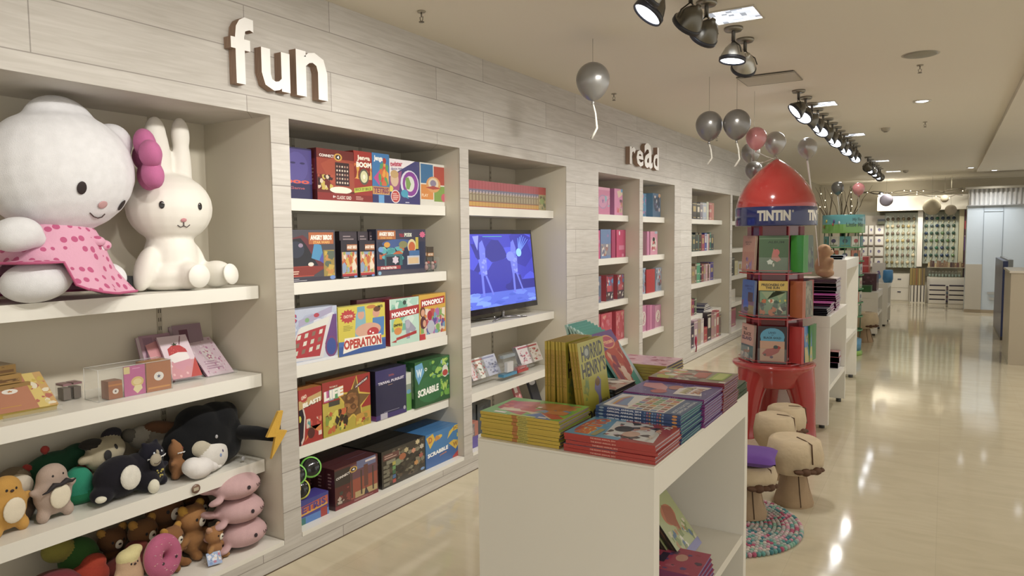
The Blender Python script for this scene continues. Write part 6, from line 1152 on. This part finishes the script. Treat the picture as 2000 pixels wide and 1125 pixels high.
for key, c, z, f, lb in [('as_top', '4a6048', TZ[2], lambda A: A.busy(.1, .1, .9, .7, ['6a7a60', '3a4a3a', '2a3040'], 14, .14, 160), 'grey green album at the right edge of the right face, top tier'), ('as_mid', '6f6a50', TZ[1], lambda A: A.busy(.05, .05, .95, .95, ['8a8468', '56503c', '9a947a'], 20, .14, 161), 'olive album at the right edge of the right face, middle tier'), ('as_low', '3a78b0', TZ[0], lambda A: (A.rect(0, 0, 1, .42, 'b8a860'), A.busy(.1, .1, .9, .8, ['5a94c0', '8a8a6a', 'c0b070'], 14, .12, 162)), 'blue and sand coloured album at the right edge of the right face, bottom tier')]:
    mk_book(key, .10, .27, .012, c, cv(c, f), pages='c8c0b0', name='album', cat='book'); a = HEX[1]; n_ = Vector((math.cos(a), math.sin(a), 0)); tt = Vector((-math.sin(a), math.cos(a), 0))
    put(key, RC+n_*(RI+.052)+tt*(.0)+Vector((0, 0, z+.004)), (0, TILT, a), lb)
for key, c, z, w_, r_, lb in [('al_navy', '22285a', TZ[2], .12, .235, 'navy album at the far right of the carousel, top tier'), ('al_crim', 'a82a30', TZ[1], .13, .25, 'crimson album at the far right of the carousel, middle tier'), ('al_emer', '14803a', TZ[0], .19, .265, 'emerald green album jutting out at the far right, bottom tier')]:
    mk_book(key, w_, .272, .014, c, None, pages='c8bca0', name='album', cat='book'); put(key, RC+Vector((math.cos(.19), math.sin(.19), 0))*r_+Vector((.0, -w_/2, z+.004)), (0, 0, -.09), lb)
# ================================================================== log stools
def stool(p, label, rb, rc, hc, ht, seed, tilt=0):
    t = thing('log_stool', label, 'stool', (p[0], p[1], 0)); q = random.Random(seed); n = 26
    def ring(r, z, j): return [(r*(1+j*math.sin(3*a+seed)+j*.6*math.sin(7*a+2*seed))*math.cos(a), r*(1+j*math.sin(3*a+seed)+j*.6*math.sin(7*a+2*seed))*math.sin(a), z) for a in [2*PI*i/n for i in range(n)]]
    def loft(rs, col):
        b = MB(); P = [v for r in rs for v in r]; F = [(j*n+i, j*n+(i+1) % n, (j+1)*n+(i+1) % n, (j+1)*n+i) for j in range(len(rs)-1) for i in range(n)]; b.add(P, F, col, 0, True); b.add(rs[0], [tuple(range(n-1, -1, -1))], col); b.add(rs[-1], [tuple(range(n))], col); return b
    b = loft([ring(rb, 0.0, .02), ring(rb*1.0, .02, .03), ring(rb*.8, hc*.5, .03), ring(rb*.62, hc, .02)], 'a88c68')
    for k in range(3): a = -1.9+k*.9; b.tube([(rb*1.0*math.cos(a), rb*1.0*math.sin(a), .01), (rb*.8*math.cos(a), rb*.8*math.sin(a), hc*.5), (rb*.63*math.cos(a), rb*.63*math.sin(a), hc*.95)], .003, '4a3420', n=5)
    b.build('trunk', LOG, t)
    b = loft([ring(rc*.72, hc, .05), ring(rc*.96, hc+(ht-hc)*.25, .05), ring(rc, hc+(ht-hc)*.55, .04), ring(rc*.9, ht-.012, .03), ring(rc*.75, ht, .03)], 'cbb692')
    a = -1.0+seed*.3; b.tube([(rc*.99*math.cos(a), rc*.99*math.sin(a), hc+(ht-hc)*.4), (rc*.92*math.cos(a), rc*.92*math.sin(a), ht-.008), (rc*.6*math.cos(a), rc*.6*math.sin(a), ht+.001), (rc*.1, 0, ht+.001)], .004, '5a3c22', n=5)
    for k in range(5): a2 = -1.2+k*.25; b.ball((rc*.93*math.cos(a2), rc*.93*math.sin(a2), hc+(ht-hc)*.18), (.03, .03, .014+.008*(k % 2)), '5a3a20', nu=10, nv=6)
    b.build('cap', LOG, t); return t
stool((-.715, 4.29), 'mushroom shaped log stool with bark edge, the nearer one fully in view', .108, .155, .19, .385, 1)
stool((-.885, 3.92), 'mushroom shaped log stool carrying a purple cushion, standing on the ball rug', .10, .15, .17, .29, 2).location.z = .0245
stool((-.905, 4.72), 'log stool with a rounded cap and a dark crack behind the two nearer ones', .1, .13, .2, .40, 3)
stool((-.895, 5.06), 'farthest log stool with a rounded cap in front of the red rocket leg', .1, .13, .2, .385, 4)
stool((-1.20, 4.62), 'log stool mostly hidden behind the near table, carrying a violet cushion', .1, .13, .2, .38, 5)
def cushion(p, s, label):
    t = thing('cushion', label, 'cushion', p, .15); b = MB(); n = 12; P = []; F = []
    for side in (1, -1):
        for i in range(n+1):
            for j in range(n+1):
                x, y = i/n*2-1, j/n*2-1; e = max(0, (1-x**4)*(1-y**4))**.5; P.append((x*s*(1-.06*(1-abs(y))), y*s*(1-.06*(1-abs(x))), .035+side*.035*e))
        o = (n+1)**2*(0 if side == 1 else 1)
        for i in range(n):
            for j in range(n): a = o+i*(n+1)+j; F.append((a, a+n+1, a+n+2, a+1) if side == 1 else (a, a+1, a+n+2, a+n+1))
    b.add(P, F, '6a3f9a', 0, True); b.build('cover', PLUSH, t)
    b = MB(); b.ball((0, 0, .062), (.012, .012, .006), '4a2a74', nu=10, nv=6); b.build('tuft_button', PLUSH, t)
cushion((-.885, 3.92, .318), .145, 'purple velvet cushion on the log stool beside the near table'); cushion((-1.20, 4.62, .383), .13, 'violet cushion farther back, mostly hidden behind the near table')
# ball rug
t = thing('felt_ball_rug', 'round rug of pink, teal and grey felt balls under the cushioned stool', 'rug', (-1.03, 3.79, 0)); b = MB(); q = random.Random(3); RR = .45; step = .0235
r = 0.0; bc = ['9aa8a0', 'b8a8a8', '5a9a94', 'b04a6a', 'c8889a', 'a8b0a8', '7fb09a', 'c8bcb0', '3f7f86', 'd0a8b0']
while r <= RR:
    n = max(1, int(2*PI*r/step))
    for i in range(n): a = 2*PI*(i+.5*(int(r/step) % 2))/n; b.ball((r*math.cos(a), r*math.sin(a), .0115), .0125, q.choice(bc), nu=8, nv=5)
    r += step*.93
b.build('felt_balls', FELT, t)
# ================================================================== further tables
def dtable(name, label, x0, x1, y0, y1, h, shelf=.3, z0=0.03):
    t = thing('display_table', label, 'table', ((x0+x1)/2, (y0+y1)/2, 0)); cx, cy = (x0+x1)/2, (y0+y1)/2
    def bb(n_, a, b_, c, d, e, f, col='ece9df'): m_ = MB(); m_.box(a-cx, b_-cy, c, d-cx, e-cy, f, col); m_.build(n_, LAMI, t)
    bb('tabletop', x0, y0, h-.09, x1, y1, h); bb('end_panel', x0, y0, z0, x1, y0+.045, h-.0905); bb('end_panel', x0, y1-.045, z0, x1, y1, h-.0905); bb('inner_shelf', x0+.04, y0+.0455, z0+shelf-.04, x1-.005, y1-.0455, z0+shelf); bb('back_panel', x0, y0+.0455, z0, x0+.035, y1-.0455, h-.0905)
    for a in (x0+.05, x1-.05):
        for c in (y0+.04, y1-.04): m_ = MB(); m_.lathe([(0, 0), (.022, 0), (.022, .029), (0, .029)], (a-cx, c-cy, 0), None, '3a3a38', n=12); m_.build('castor', PLAST, t)
    return t
dtable('t', 'second white display table right behind the red rocket', -1.36, -.76, 6.06, 7.18, .9)
dtable('t', 'tall white display unit behind the second table', -1.02, -.79, 7.35, 8.45, 1.3, .5)
dtable('t', 'far low white display table past the turquoise spinner', -1.5, -.85, 12.0, 12.95, .655)
dtable('t', 'farthest white table edge beyond the low one', -1.5, -.80, 13.3, 14.1, .72)
def pile(x0, x1, y0, y1, z, hs, cols, desc, group, name='picture_book'):
    for k, h in enumerate(hs):
        b = MB(); b.box(0, 0, 0, x1-x0, y1-y0, h-.001, cols[k % len(cols)]); b.box(.002, .0, .002, x1-x0+.0005, y1-y0-.003, h-.003, cols[k % len(cols)]); b.box(x1-x0, .003, .003, x1-x0+.001, y1-y0-.003, h-.004, 'b8b4c0')
        o = b.build(name, CARD); o.location = (x0+.004*((k*5) % 3-1), y0, z+.0003); z += h; tag(o, '%s, %s' % (desc, 'topmost of its pile' if k == len(hs)-1 else ('lowest of its pile' if k == 0 else NTH[k]+' up')), 'book', group)
    return z
pile(-1.10, -.785, 6.08, 6.28, .9, [.014]*4, ['1c2034', '23283c'], 'black spined book on the second table', 'black spined books on the second table')
pile(-1.10, -.79, 6.30, 6.52, .9, [.016]*5, ['9a2a7a', 'a83088', 'b89ac0'], 'magenta book in the lower pile on the second table', 'magenta books in front')
pile(-1.12, -.78, 6.55, 6.78, .9, [.018]*7, ['a02a84', 'b03a8c', '94307a'], 'magenta book in the tall pile on the second table', 'magenta books behind')
zt = pile(-1.12, -.81, 6.80, 7.10, .9, [.036]*6+[.013]*3, ['a08a98', '9a7a90', 'b8a8a0'], 'pale mauve box book beneath the teddy bear', 'mauve books under the teddy bear')
t = thing('teddy_bear', 'fluffy tan lamb like soft toy sitting on the mauve books, looking right', 'teddy bear', (-.93, 6.93, zt+.001), .35); s = .36; f_ = 'b08a66'
blob('body', [((0, 0, .66*s), (.17*s, .19*s, .17*s), f_), ((.14*s, .03*s, .62*s), (.1*s, .1*s, .08*s), 'b8967a'), ((0, 0, .28*s), (.22*s, .26*s, .28*s), f_), ((0, -.2*s, .12*s), (.2*s, .14*s, .12*s), f_), ((.06*s, .2*s, .12*s), (.22*s, .12*s, .12*s), f_), ((.1*s, -.18*s, .36*s), (.07*s, .1*s, .16*s), f_, R3(20, 20, 0)), ((.1*s, .18*s, .36*s), (.07*s, .1*s, .16*s), f_, R3(-20, 20, 0)), ((0, -.17*s, .76*s), .05*s, f_), ((0, .17*s, .76*s), .05*s, f_)], t, .03*s, 2)
b = MB(); b.ball((.13*s, 0, .45*s), (.05*s, .09*s, .05*s), 'c8782c'); b.ball((.2*s, .1*s, .4*s), (.05*s, .07*s, .1*s), '2f7ab0'); b.build('neck_bow', PLUSH, t); b = MB(); b.ball((.15*s, -.09*s, .7*s), .015*s, '1a1414'); b.ball((.15*s, .1*s, .7*s), .015*s, '1a1414'); b.ball((.235*s, .03*s, .64*s), .02*s, '2a1a14'); b.build('eyes_and_nose', THREAD, t)
pile(-1.02, -.80, 7.0, 7.13, .3305, [.05, .05, .05], ['5a4a8a', 'a82a4a', 'c8808a'], 'red and violet book inside the second table', 'books inside the second table')
pile(-.99, -.83, 7.4, 7.6, 1.3005, [.02, .02], ['8a9aa0', '5a6a78'], 'grey blue book on top of the tall white unit', 'books on the tall unit')
# low table goods
def bx(name, label, cat, x0, y0, z0, x1, y1, z1, c, art=None, mt=CARD, group=None):
    b = MB(); b.box(0, 0, 0, x1-x0, y1-y0, z1-z0, c)
    if art: art(Art(b, (0, 0, 0), (x1-x0, 0, 0), (0, 0, z1-z0), step=.0003))
    o = b.build(name, mt); o.location = (x0, y0, z0); return tag(o, label, cat, group)
bx('storage_box', 'green box on the far low table, under the maroon ones', 'box', -1.42, 12.02, .656, -.95, 12.3, .75, '2f6a34')
bx('storage_box', 'maroon patterned box on the far low table', 'box', -1.36, 12.35, .656, -.9, 12.75, .92, '5a3440', lambda A: A.busy(.05, .4, .95, .95, ['7a4a5a', '4a2a38', '8a6a70'], 30, .06, 150))
bx('storage_box', 'bright red gift box stacked behind the maroon one', 'box', -1.48, 13.35, .721, -1.1, 13.7, 1.15, 'b83a3c', lambda A: A.rect(0, .62, 1, .68, 'd88a8a'))
bx('gift_card', 'white square card with a blue drop picture on the farthest table', 'card', -1.05, 13.4, .721, -.85, 13.43, 1.05, 'd0ccc4', lambda A: (A.disc(.5, .4, .14, .2, '7a6aa0'), A.disc(.5, .3, .2, .12, '5a9ac8')))
t = thing('toy_bucket', 'bright blue rounded bucket on the farthest table corner', 'bucket', (-.82, 13.45, .721)); b = MB(); b.lathe([(0, 0), (.07, 0), (.085, .06), (.08, .2), (.07, .21), (0, .21)], col='2a7ab0', n=20); b.build('bucket', PLAST, t)
stool((-.975, 11.3), 'log stool with a pinkish cap standing before the far low table', .13, .19, .2, .42, 6)
# ================================================================== turquoise book spinner
SC = Vector((-1.127, 10.05, 0)); t = thing('book_spinner', 'turquoise and green book spinner with a countryside header', 'book stand', SC); CA2 = math.atan2(-SC.y, -SC.x)
b = MB(); b.lathe([(.0, 1.55), (.25, 1.55), (.252, 1.56), (.252, 1.66)], col='6fae4a', n=40); b.lathe([(.252, 1.66), (.252, 1.775), (.25, 1.78), (0, 1.78)], col='4fa0a8', n=40)
band_text(b, 'My First', CA2+.72, .62, 1.69, 1.74, .2535, '1f6a70', .03); band_text(b, 'Little Miss', CA2+.62, 1.0, 1.63, 1.68, .2535, '1f5a40', .03)
for a, z, c in [(-.9, 1.70, 'b0a83a'), (-.45, 1.70, '5a3a8a'), (-.2, 1.68, 'c8d8e0'), (-1.1, 1.63, '8a5a3a'), (-.5, 1.66, 'b04a4a')]: b.ball((.25*math.cos(CA2+a), .25*math.sin(CA2+a), z), (.012, .02, .022), c, nu=8, nv=6)
b.build('header_band', GLOSS, t)
b = MB(); b.tube([(0, 0, .2), (0, 0, 1.55)], .02, '3a5a48', n=10); 
for k in range(8): a = PI/4*k+.2; b.tube([(.22*math.cos(a), .22*math.sin(a), .22), (.22*math.cos(a), .22*math.sin(a), 1.55)], .006, '4a7a5a', n=6)
b.build('wire_frame', PLAST, t)
for k in range(7):
    z = .32+k*.175; b = MB(); b.lathe([(0, z-.006), (.25, z-.006), (.25, z+.008), (.245, z+.008), (.245, z), (0, z)], col='5a9a6a', n=32); b.build('tier_ring', PLAST, t)
b = MB(); b.lathe([(0, .06), (.235, .06), (.24, .2), (0, .2)], col='4a90b8', n=32); b.build('base_drum', PLAST, t); b = MB(); b.lathe([(0, 0), (.25, 0), (.255, .03), (.24, .06), (0, .06)], col='8ab84a', n=32); b.build('base_foot', PLAST, t)
cc = ['d0ccb8', '2f8a8a', 'c8c8a8', 'b86a4a', 'c8ccc0', '5a8a6a']
for z_, nn in ((1.372+.008, 'top'), (1.197+.008, 'second'), (1.022+.008, 'third'), (.847+.008, 'fourth'), (.672+.008, 'fifth'), (.497+.008, 'lowest')):
    for k in range(8):
        a = CA2+(k-4)*.62+.1
        if abs((k-4)*.62+.1) > 1.9: continue
        v = Vector((math.cos(a), math.sin(a), 0)); b = MB(); b.obox((0, 0, .065), Matrix.Identity(3), .012, .125, .13, cc[(k*3+int(z_*10)) % 6])
        A = Art(b, (.006, -.0625, 0), (0, .125, 0), (0, 0, .13), step=.0003); A.disc(.5, .55, .25, .2, ['4a4a70', '1f4a5a', 'a83a3a', '3a6a4a'][(k+int(z_*10)) % 4]); A.rect(.46, .2, .54, .45, '4a6a3a'); A.rect(.1, .1, .9, .17, '6a8a4a')
        o = b.build('board_book', CARD); o.location = SC+v*.215+Vector((0, 0, z_)); o.rotation_euler = (0, 0, a); tag(o, 'small square board book on the %s tier of the turquoise spinner, %s round' % (nn, NTH[k]), 'book', 'board books on the spinner')
# ================================================================== far end of the shop
YB = 18.62
b = MB(); b.box(-1.36, 18.3, 2.04, .38, 19.0, 2.36, 'c8c0b0'); structure(b.build('trim_31', mat('plaster')))
b = MB(); b.box(-1.9, 18.95, .55, .38, 18.99, 2.04, 'b8b4a0'); structure(b.build('trim_32', mat('plaster')))
def fb(name, label, cat, x0, z0, x1, z1, c, y0=YB-.1, y1=YB+.1, art=None, mt=LAMI, group=None): return bx(name, label, cat, x0, y0, z0, x1, y1, z1, c, art, mt, group)
fb('display_post', 'white post between the two ornament panels on the far wall', 'post', -.555, .78, -.455, 2.04, 'e4dccf'); fb('display_post', 'cream post at the right end of the ornament panels', 'post', .235, .6, .325, 2.04, 'c8bd98')
def grid(nm, label, x0, x1, z0, z1):
    b = MB(); b.box(x0, 0, z0, x1, .02, z1, 'b9bfae')
    n = int((x1-x0)/.03)
    for k in range(n): x = x0+(k+.5)*.03; b.box(x-.003, -.004, z0, x+.003, 0, z1, '8f9684')
    o = b.build(nm, PLAST); o.location = (0, YB+.06, 0); tag(o, label, 'display panel'); return o
grid('slotted_panel', 'pale slotted display panel left of the white post, hung with golden trinkets', -1.22, -.565, .75, 2.0)
grid('slotted_panel', 'pale slotted display panel right of the white post, hung with green trinkets', -.445, .225, .85, 2.0)
q = random.Random(21)
protos = {}
def trinket(x, z, c, side, r_, c_):
    t = thing('hanging_trinket', '%s trinket hanging in row %s, column %s of the %s panel' % ('golden' if side == 'left' else 'green', NTH[r_], NTH[c_], side), 'ornament', (x, YB+.03, z), 0, 'trinkets on the %s panel' % side)
    b = MB(); b.ball((0, 0, 0), (.036, .024, .038), c, nu=10, nv=7); b.build('bauble', GLOSS, t)
    b = MB(); b.box(-.012, .0, .035, .012, .029, .075, 'd8d4c8'); b.tube([(0, .02, .04), (0, .012, -.03), (.01, 0, -.08), (-.008, 0, -.12)], .009, 'c8c49a', n=5); b.build('card_and_tassel', PAPER, t)
G1 = ['8a7a4a', '6a5a48', 'b09a5a', '9a8a6a', 'c8b890', '7a6a5a']; G2 = ['2a4a3a', '3a5a4a', '1f6a4a', '2a3a5a', '4a5a5a', '5a7a4a', '1f3a58']
for r_ in range(7):
    for c_ in range(6):
        trinket(-1.16+c_*.105, 1.86-r_*.165, q.choice(G1), 'left', r_, c_)
        if r_ < 6: trinket(-.39+c_*.105, 1.86-r_*.165, q.choice(G2), 'right', r_, c_)
# card rack on the left
b = MB(); b.box(-1.80, 18.64, .6, -1.22, 18.68, 1.95, '9a9080'); o = b.build('card_rack', PLAST); tag(o, 'grey rack of white greeting cards left of the trinket panels', 'card rack')
for r_ in range(4):
    for c_, (x, w_) in enumerate([(-1.74, .17), (-1.54, .09), (-1.41, .17)]):
        fb('greeting_card', 'white greeting card, %s row, %s column of the grey rack' % (NTH[r_], NTH[c_]), 'card', x, 1.52-r_*.25, x+w_, 1.72-r_*.25, 'dcd6cc', YB-.02, YB, lambda A: (A.disc(.5, .5, .18, .18, '6a6490'), A.disc(.5, .42, .1, .12, '8a84a4')), CARD, 'white greeting cards')
        fb('card_ledge', 'brownish ledge under the %s card of the %s row' % (NTH[c_], NTH[r_]), 'ledge', x, 1.495-r_*.25, x+w_, 1.515-r_*.25, '8a7a6a', YB-.04, YB+.018, None, PLAST, 'card ledges')
fb('storage_box', 'black and olive box on top of the grey card rack', 'box', -1.36, 1.74, -1.22, 1.86, '4a4a34', art=lambda A: A.rect(0, .6, 1, 1, '20242c'))
# right red shelves
fb('merchandise_shelf', 'dark purple and red shelf of goods at the right end of the ornament wall', 'shelf', .335, .55, .40, 2.03, '4a2a38', art=lambda A: (A.rect(0, .72, 1, .84, 'a8303a'), A.rect(0, .9, 1, .98, '6a1f34'), A.rect(0, .4, 1, .6, '5a3a70'), A.rect(0, .61, 1, .62, 'c8a0a8')), mt=CARD)
# cabinets
def cabinet(label, x0, x1, z1, nd, handles=True, y0=18.3, y1=18.58, col='d8d0c0'):
    t = thing('cabinet', label, 'cabinet', ((x0+x1)/2, (y0+y1)/2, 0)); w_, d = (x1-x0)/2, (y1-y0)/2; b = MB(); b.box(-w_, -d, 0.0, w_, d, z1, col); b.build('body', LAMI, t)
    for k in range(nd):
        h = (z1-.05)/nd; z = .03+k*h; f = MB(); f.box(-w_+.015, -d-.012, z, w_-.015, -d-.0005, z+h-.012, 'ddd6c8'); o = f.build('drawer', LAMI, t)
        if handles: g = MB(); g.box(-.035, -d-.022, z+h*.62, .035, -d-.0125, z+h*.62+.022, '3a3a50'); g.build('handle', PLAST, o)
cabinet('white two drawer cabinet at the foot of the far wall', -1.07, -.68, .62, 2)
cabinet('long white cabinet under the glass jars on the far wall', -.34, .44, .56, 1)
def crate(x0, x1, y, z0, z1, label, vert=False):
    t = thing('slatted_crate', label, 'crate', ((x0+x1)/2, y, z0)); w_ = (x1-x0)/2; h = z1-z0
    b = MB(); b.box(-w_, 0, 0, -w_+.015, .2, h, 'd8d0c0'); b.box(w_-.015, 0, 0, w_, .2, h, 'd8d0c0'); b.box(-w_+.015, .19, 0, w_-.015, .2, h, '3a3040'); b.box(-w_+.015, 0, 0, w_-.015, .2, .012, 'd8d0c0'); b.build('frame', LAMI, t)
    for k in range(4):
        b = MB()
        if vert: x = -w_+.02+(2*w_-.04)*(k+.1)/4; b.box(x, -.008, .0, x+(2*w_-.04)/4*.72, -.0005, h, 'ddd5c6')
        else: z = h*(k+.08)/4; b.box(-w_, -.008, z, w_, -.0005, z+h/4*.74, 'ddd5c6')
        b.build('slat', LAMI, t)
crate(-.66, -.36, 18.1, 0, .385, 'white crate with three dark upright gaps before the far wall', True)
crate(-.30, .03, 18.05, 0, .40, 'white crate with horizontal slats, left of the two'); crate(.07, .40, 18.05, 0, .40, 'white crate with horizontal slats, right of the two')
for k in range(4):
    t = thing('goods_rail', 'short dark bar of goods between the two slatted crates, %s' % NTH[k], 'goods', (.05, 18.05, .06+k*.09)); b = MB(); b.ball((0, 0, 0), (.016, .03, .025), ['2a2a50', '5a2a3a', '2a4a6a', '6a4a5a'][k]); b.build('ornament', PLAST, t)
fb('gilded_screen', 'golden ribbed board standing on the slatted crate', 'board', -.665, .388, -.375, .76, '8a7440', 18.12, 18.2, lambda A: [A.rect(.04+k*.19, 0, .11+k*.19, 1, c) for k, c in enumerate(['b09a50', 'a8863a', '9a5a34', 'b8a458', '6a5a50'])] and None, CARD)
b = MB(); q = random.Random(5)
for k in range(10):
    t = thing('glass_jar', 'clear glass jar in the row on the long white cabinet, %s' % NTH[k], 'jar', (-.29+k*.062, 18.42, .561), 0, 'glass jars on the cabinet'); b = MB(); b.lathe([(0, 0), (.025, 0), (.027, .02), (.027, .09), (.018, .105), (.018, .115)], col='a8b8ac', n=12); b.build('jar', CLEAR, t); b = MB(); b.lathe([(0, .115), (.02, .115), (.02, .13), (0, .13)], col='b8b0a0', n=12); b.lathe([(0, .004), (.022, .004), (.022, .06), (0, .06)], col='8a9a8c', n=10); b.build('lid_and_contents', PLAST, t)
for k in range(18):
    c = q.choice(['6a3a34', '7a5a44', '5a4030', '8a6a4a', 'b09a70', '4a2a2a']); h = q.uniform(.09, .16); x = -.33+k*.042
    fb('boxed_ornament', 'brown boxed ornament above the jars, number %d from the left' % (k+1), 'box', x, .78, x+.039, .78+h, c, 18.4, 18.5, (lambda A: A.star(.5, .6, .3, .2, 'c8b070', 5, .5)) if k % 3 == 0 else None, CARD, 'brown boxed ornaments')
fb('glass_ledge', 'ledge carrying the brown boxed ornaments above the jars', 'ledge', -.34, .765, .44, .779, 'b0a890', 18.35, 18.6)
# beam light, hanging discs and lanterns
t = thing('beam_spotlight', 'very bright spotlight at the left end of the far beam', 'spotlight', (-1.27, 18.0, 2.40)); b = MB(); b.lathe([(0, -.02), (.05, -.015), (.06, .02), (.03, .08), (0, .09)], (0, 0, 0), R3(-60, 0, 0), '3a3a3c', n=16); b.build('housing', METAL, t); b = MB(); b.ball((0, .0, -.02), (.055, .055, .03), 'eef4ff'); b.build('lens', GLOW, t)
lamp('SPOT', 'spot_beam', (-1.22, 17.9, 2.42), 30, (1, .96, .88), (-1.15, 18.3, 2.2), spot_size=1.9, spot_blend=.9, shadow_soft_size=.05)
for x_, y_ in ((-1.0, 17.4), (-.5, 17.4), (0, 17.4), (-1.5, 16.2)): lamp('SPOT', 'panel_wash', (x_, y_, 2.66), 34, (1, .97, .86), (x_, 18.7, 1.3), spot_size=1.5, spot_blend=.9, shadow_soft_size=.06)
lamp('POINT', 'beam_glow', (-1.20, 18.1, 2.30), 8, (1, .94, .8), shadow_soft_size=.06)
def disc(px, py, Y, r, c, label, flat=.35):
    p = onY(px, py, Y); t = thing('paper_lantern', label, 'lantern', p); b = MB(); b.ball((0, 0, 0), (r, r*flat, r), c, nu=24, nv=14); b.build('shade', PAPER, t); b = MB(); b.tube([(0, 0, r), (0, 0, ZC-p.z)], .002, '6a6450', n=4); b.build('cord', PAPER, t)
disc(1731, 391, 17.6, .135, '8a8290', 'grey round paper lantern in front of the bright beam light', 1)
disc(1820, 404, 17.6, .17, 'b8ac90', 'large pale paper lantern in the middle of the far beam', 1); disc(1857, 410, 17.5, .11, 'b8ac96', 'small pale paper lantern right of the large one', 1); disc(1845, 388, 17.8, .08, 'a89c84', 'faint small paper lantern high above the others', 1)
# garland of twigs and fairy lights
t = thing('fairy_light_garland', 'dark twig garland with tiny warm fairy lights along the far beam', 'garland', (-.5, 17.9, 2.4)); b = MB(); q = random.Random(6); ln = []
for s_ in range(3):
    pts = [(-1.15+k*.12, q.uniform(-.03, .03), .03+.03*math.sin(k*.8+s_)-.008*k*(s_ == 1)+q.uniform(-.02, .02)) for k in range(17)]; b.tube(pts, .008, '4a4030', n=5); ln += pts
b.build('twigs', LOG, t)
for k in range(14): x, y, z = q.choice(ln); b = MB(); b.ball((x, y-.02, z-.03*q.random()), .006, 'ffe2a0', nu=8, nv=6); b.build('bulb', BULB, t)
for kk, (px, lb) in enumerate([(1612, 'left'), (1645, 'middle'), (1668, 'right')]):
    p = onY(1642, 428, 10.6); off = (onY(px, 428, 10.6)-p).x; p = p+Vector((.05*(kk-1), 0, 0)); t = thing('twig_bunch', 'bunch of bare twigs with tiny lights above the turquoise spinner, %s one' % lb, 'twigs', p); b = MB(); tips = []
    for k in range(7):
        a = q.uniform(0, 6.28); sp = q.uniform(.05, .26); pts = [(0, 0, -.6)]+[(off*(.4+.1*j)+sp*math.cos(a)*(j/6)**1.3+q.uniform(-.01, .01), sp*.6*math.sin(a)*(j/6), -.1+j*.09) for j in range(7)]; b.tube(pts, [.006]+[.006-.0007*j for j in range(7)], '4f4230', n=5); tips += pts[2:]
    b.build('twigs', LOG, t)
    for k in range(6): x, y, z = q.choice(tips); b = MB(); b.ball((x, y-.01, z), .004, 'ffe2a0', nu=8, nv=6); b.build('bulb', BULB, t)
b = MB(); b.lathe([(0, 0), (.12, 0), (.14, .25), (.14, 1.2), (0, 1.2)], col='6a5f50', n=20); o = b.build('floor_vase', PLAST); p = onY(1642, 428, 10.6); o.location = (p.x, p.y+.05, 0); tag(o, 'tall dark floor vase behind the turquoise spinner holding the twigs', 'vase')
# ================================================================== lit column and counter on the right
b = MB(); b.box(.335, 16.35, 0, 3.4, 17.2, 2.04, 'b9c4cc'); b.box(.33, 16.30, 2.04, 3.4, 17.2, 2.055, '8a8a88')
b.box(.36, 16.36, 2.055, 3.4, 17.1, 2.36, 'b4b4b4')
for k in range(40): b.lathe([(.03, 2.056), (.03, 2.36)], (.40+k*.075, 16.36, 0), None, 'c2c2c0', n=8, smooth=True)
b.box(.30, 16.25, 2.36, 3.4, 17.2, 2.4, 'a8a292')
b.box(.335, 16.30, .06, .60, 16.349, .93, 'b0a898'); b.box(.60, 16.335, .06, .605, 16.349, 2.04, '8a949c'); b.box(.905, 16.335, .06, .91, 16.349, 2.04, '8a949c'); b.box(.60, 16.34, 1.93, .91, 16.3495, 1.935, '8a949c'); b.box(.33, 16.32, 0, 1.2, 16.349, .06, '9a8a70')
o = b.build('pillar', mat('pillar_panel', .35, var=.02)); structure(o)
for z, w_, h in ((.36, .08, .045), (.25, .045, .05)):
    fb('socket_plate', 'pale socket plate low on the lit column, %s one' % ('upper' if z > .3 else 'lower'), 'socket', .78-w_, z, .78+w_, z+h, 'a8a8a4', 16.325, 16.334)
lamp('SPOT', 'column_wash', (.74, 15.6, 2.66), 30, (.82, .91, 1), (.74, 16.4, 1.2), spot_size=1.3, spot_blend=.9, shadow_soft_size=.05)
t = thing('sales_counter', 'beige topped counter cut by the right edge of the photo', 'counter', (1.3, 10.6, 0)); b = MB(); b.box(-.645, -.54, .0, .9, .5, 1.07, 'b3a68e'); b.build('body', LAMI, t); b = MB(); b.box(-.66, -.55, 1.0705, .9, .5, 1.095, 'd0c8b8'); b.build('countertop', LAMI, t); b = MB(); b.box(-.35, -.3, 1.0955, -.05, .1, 1.14, '1f2226'); b.build('keyboard_tray', PLAST, t)
t = thing('blue_partition', 'deep blue partition panel standing behind the counter', 'partition', (.73, 13.2, 0)); b = MB(); b.box(-.03, -.9, 0.05, .03, .9, 1.13, '24366e'); b.build('panel', LAMI, t); b = MB(); b.box(.031, -.9, 0, .09, .9, 1.15, '8a9298'); b.box(-.03, -.9, 0, .03, .9, .049, '3a3a40'); b.build('frame', LAMI, t)
structure(tag(bx('wall_right', None, None, 3.4, -2.5, 0, 3.6, 19.2, ZC, 'b8ae98', None, mat('plaster')))) if False else None
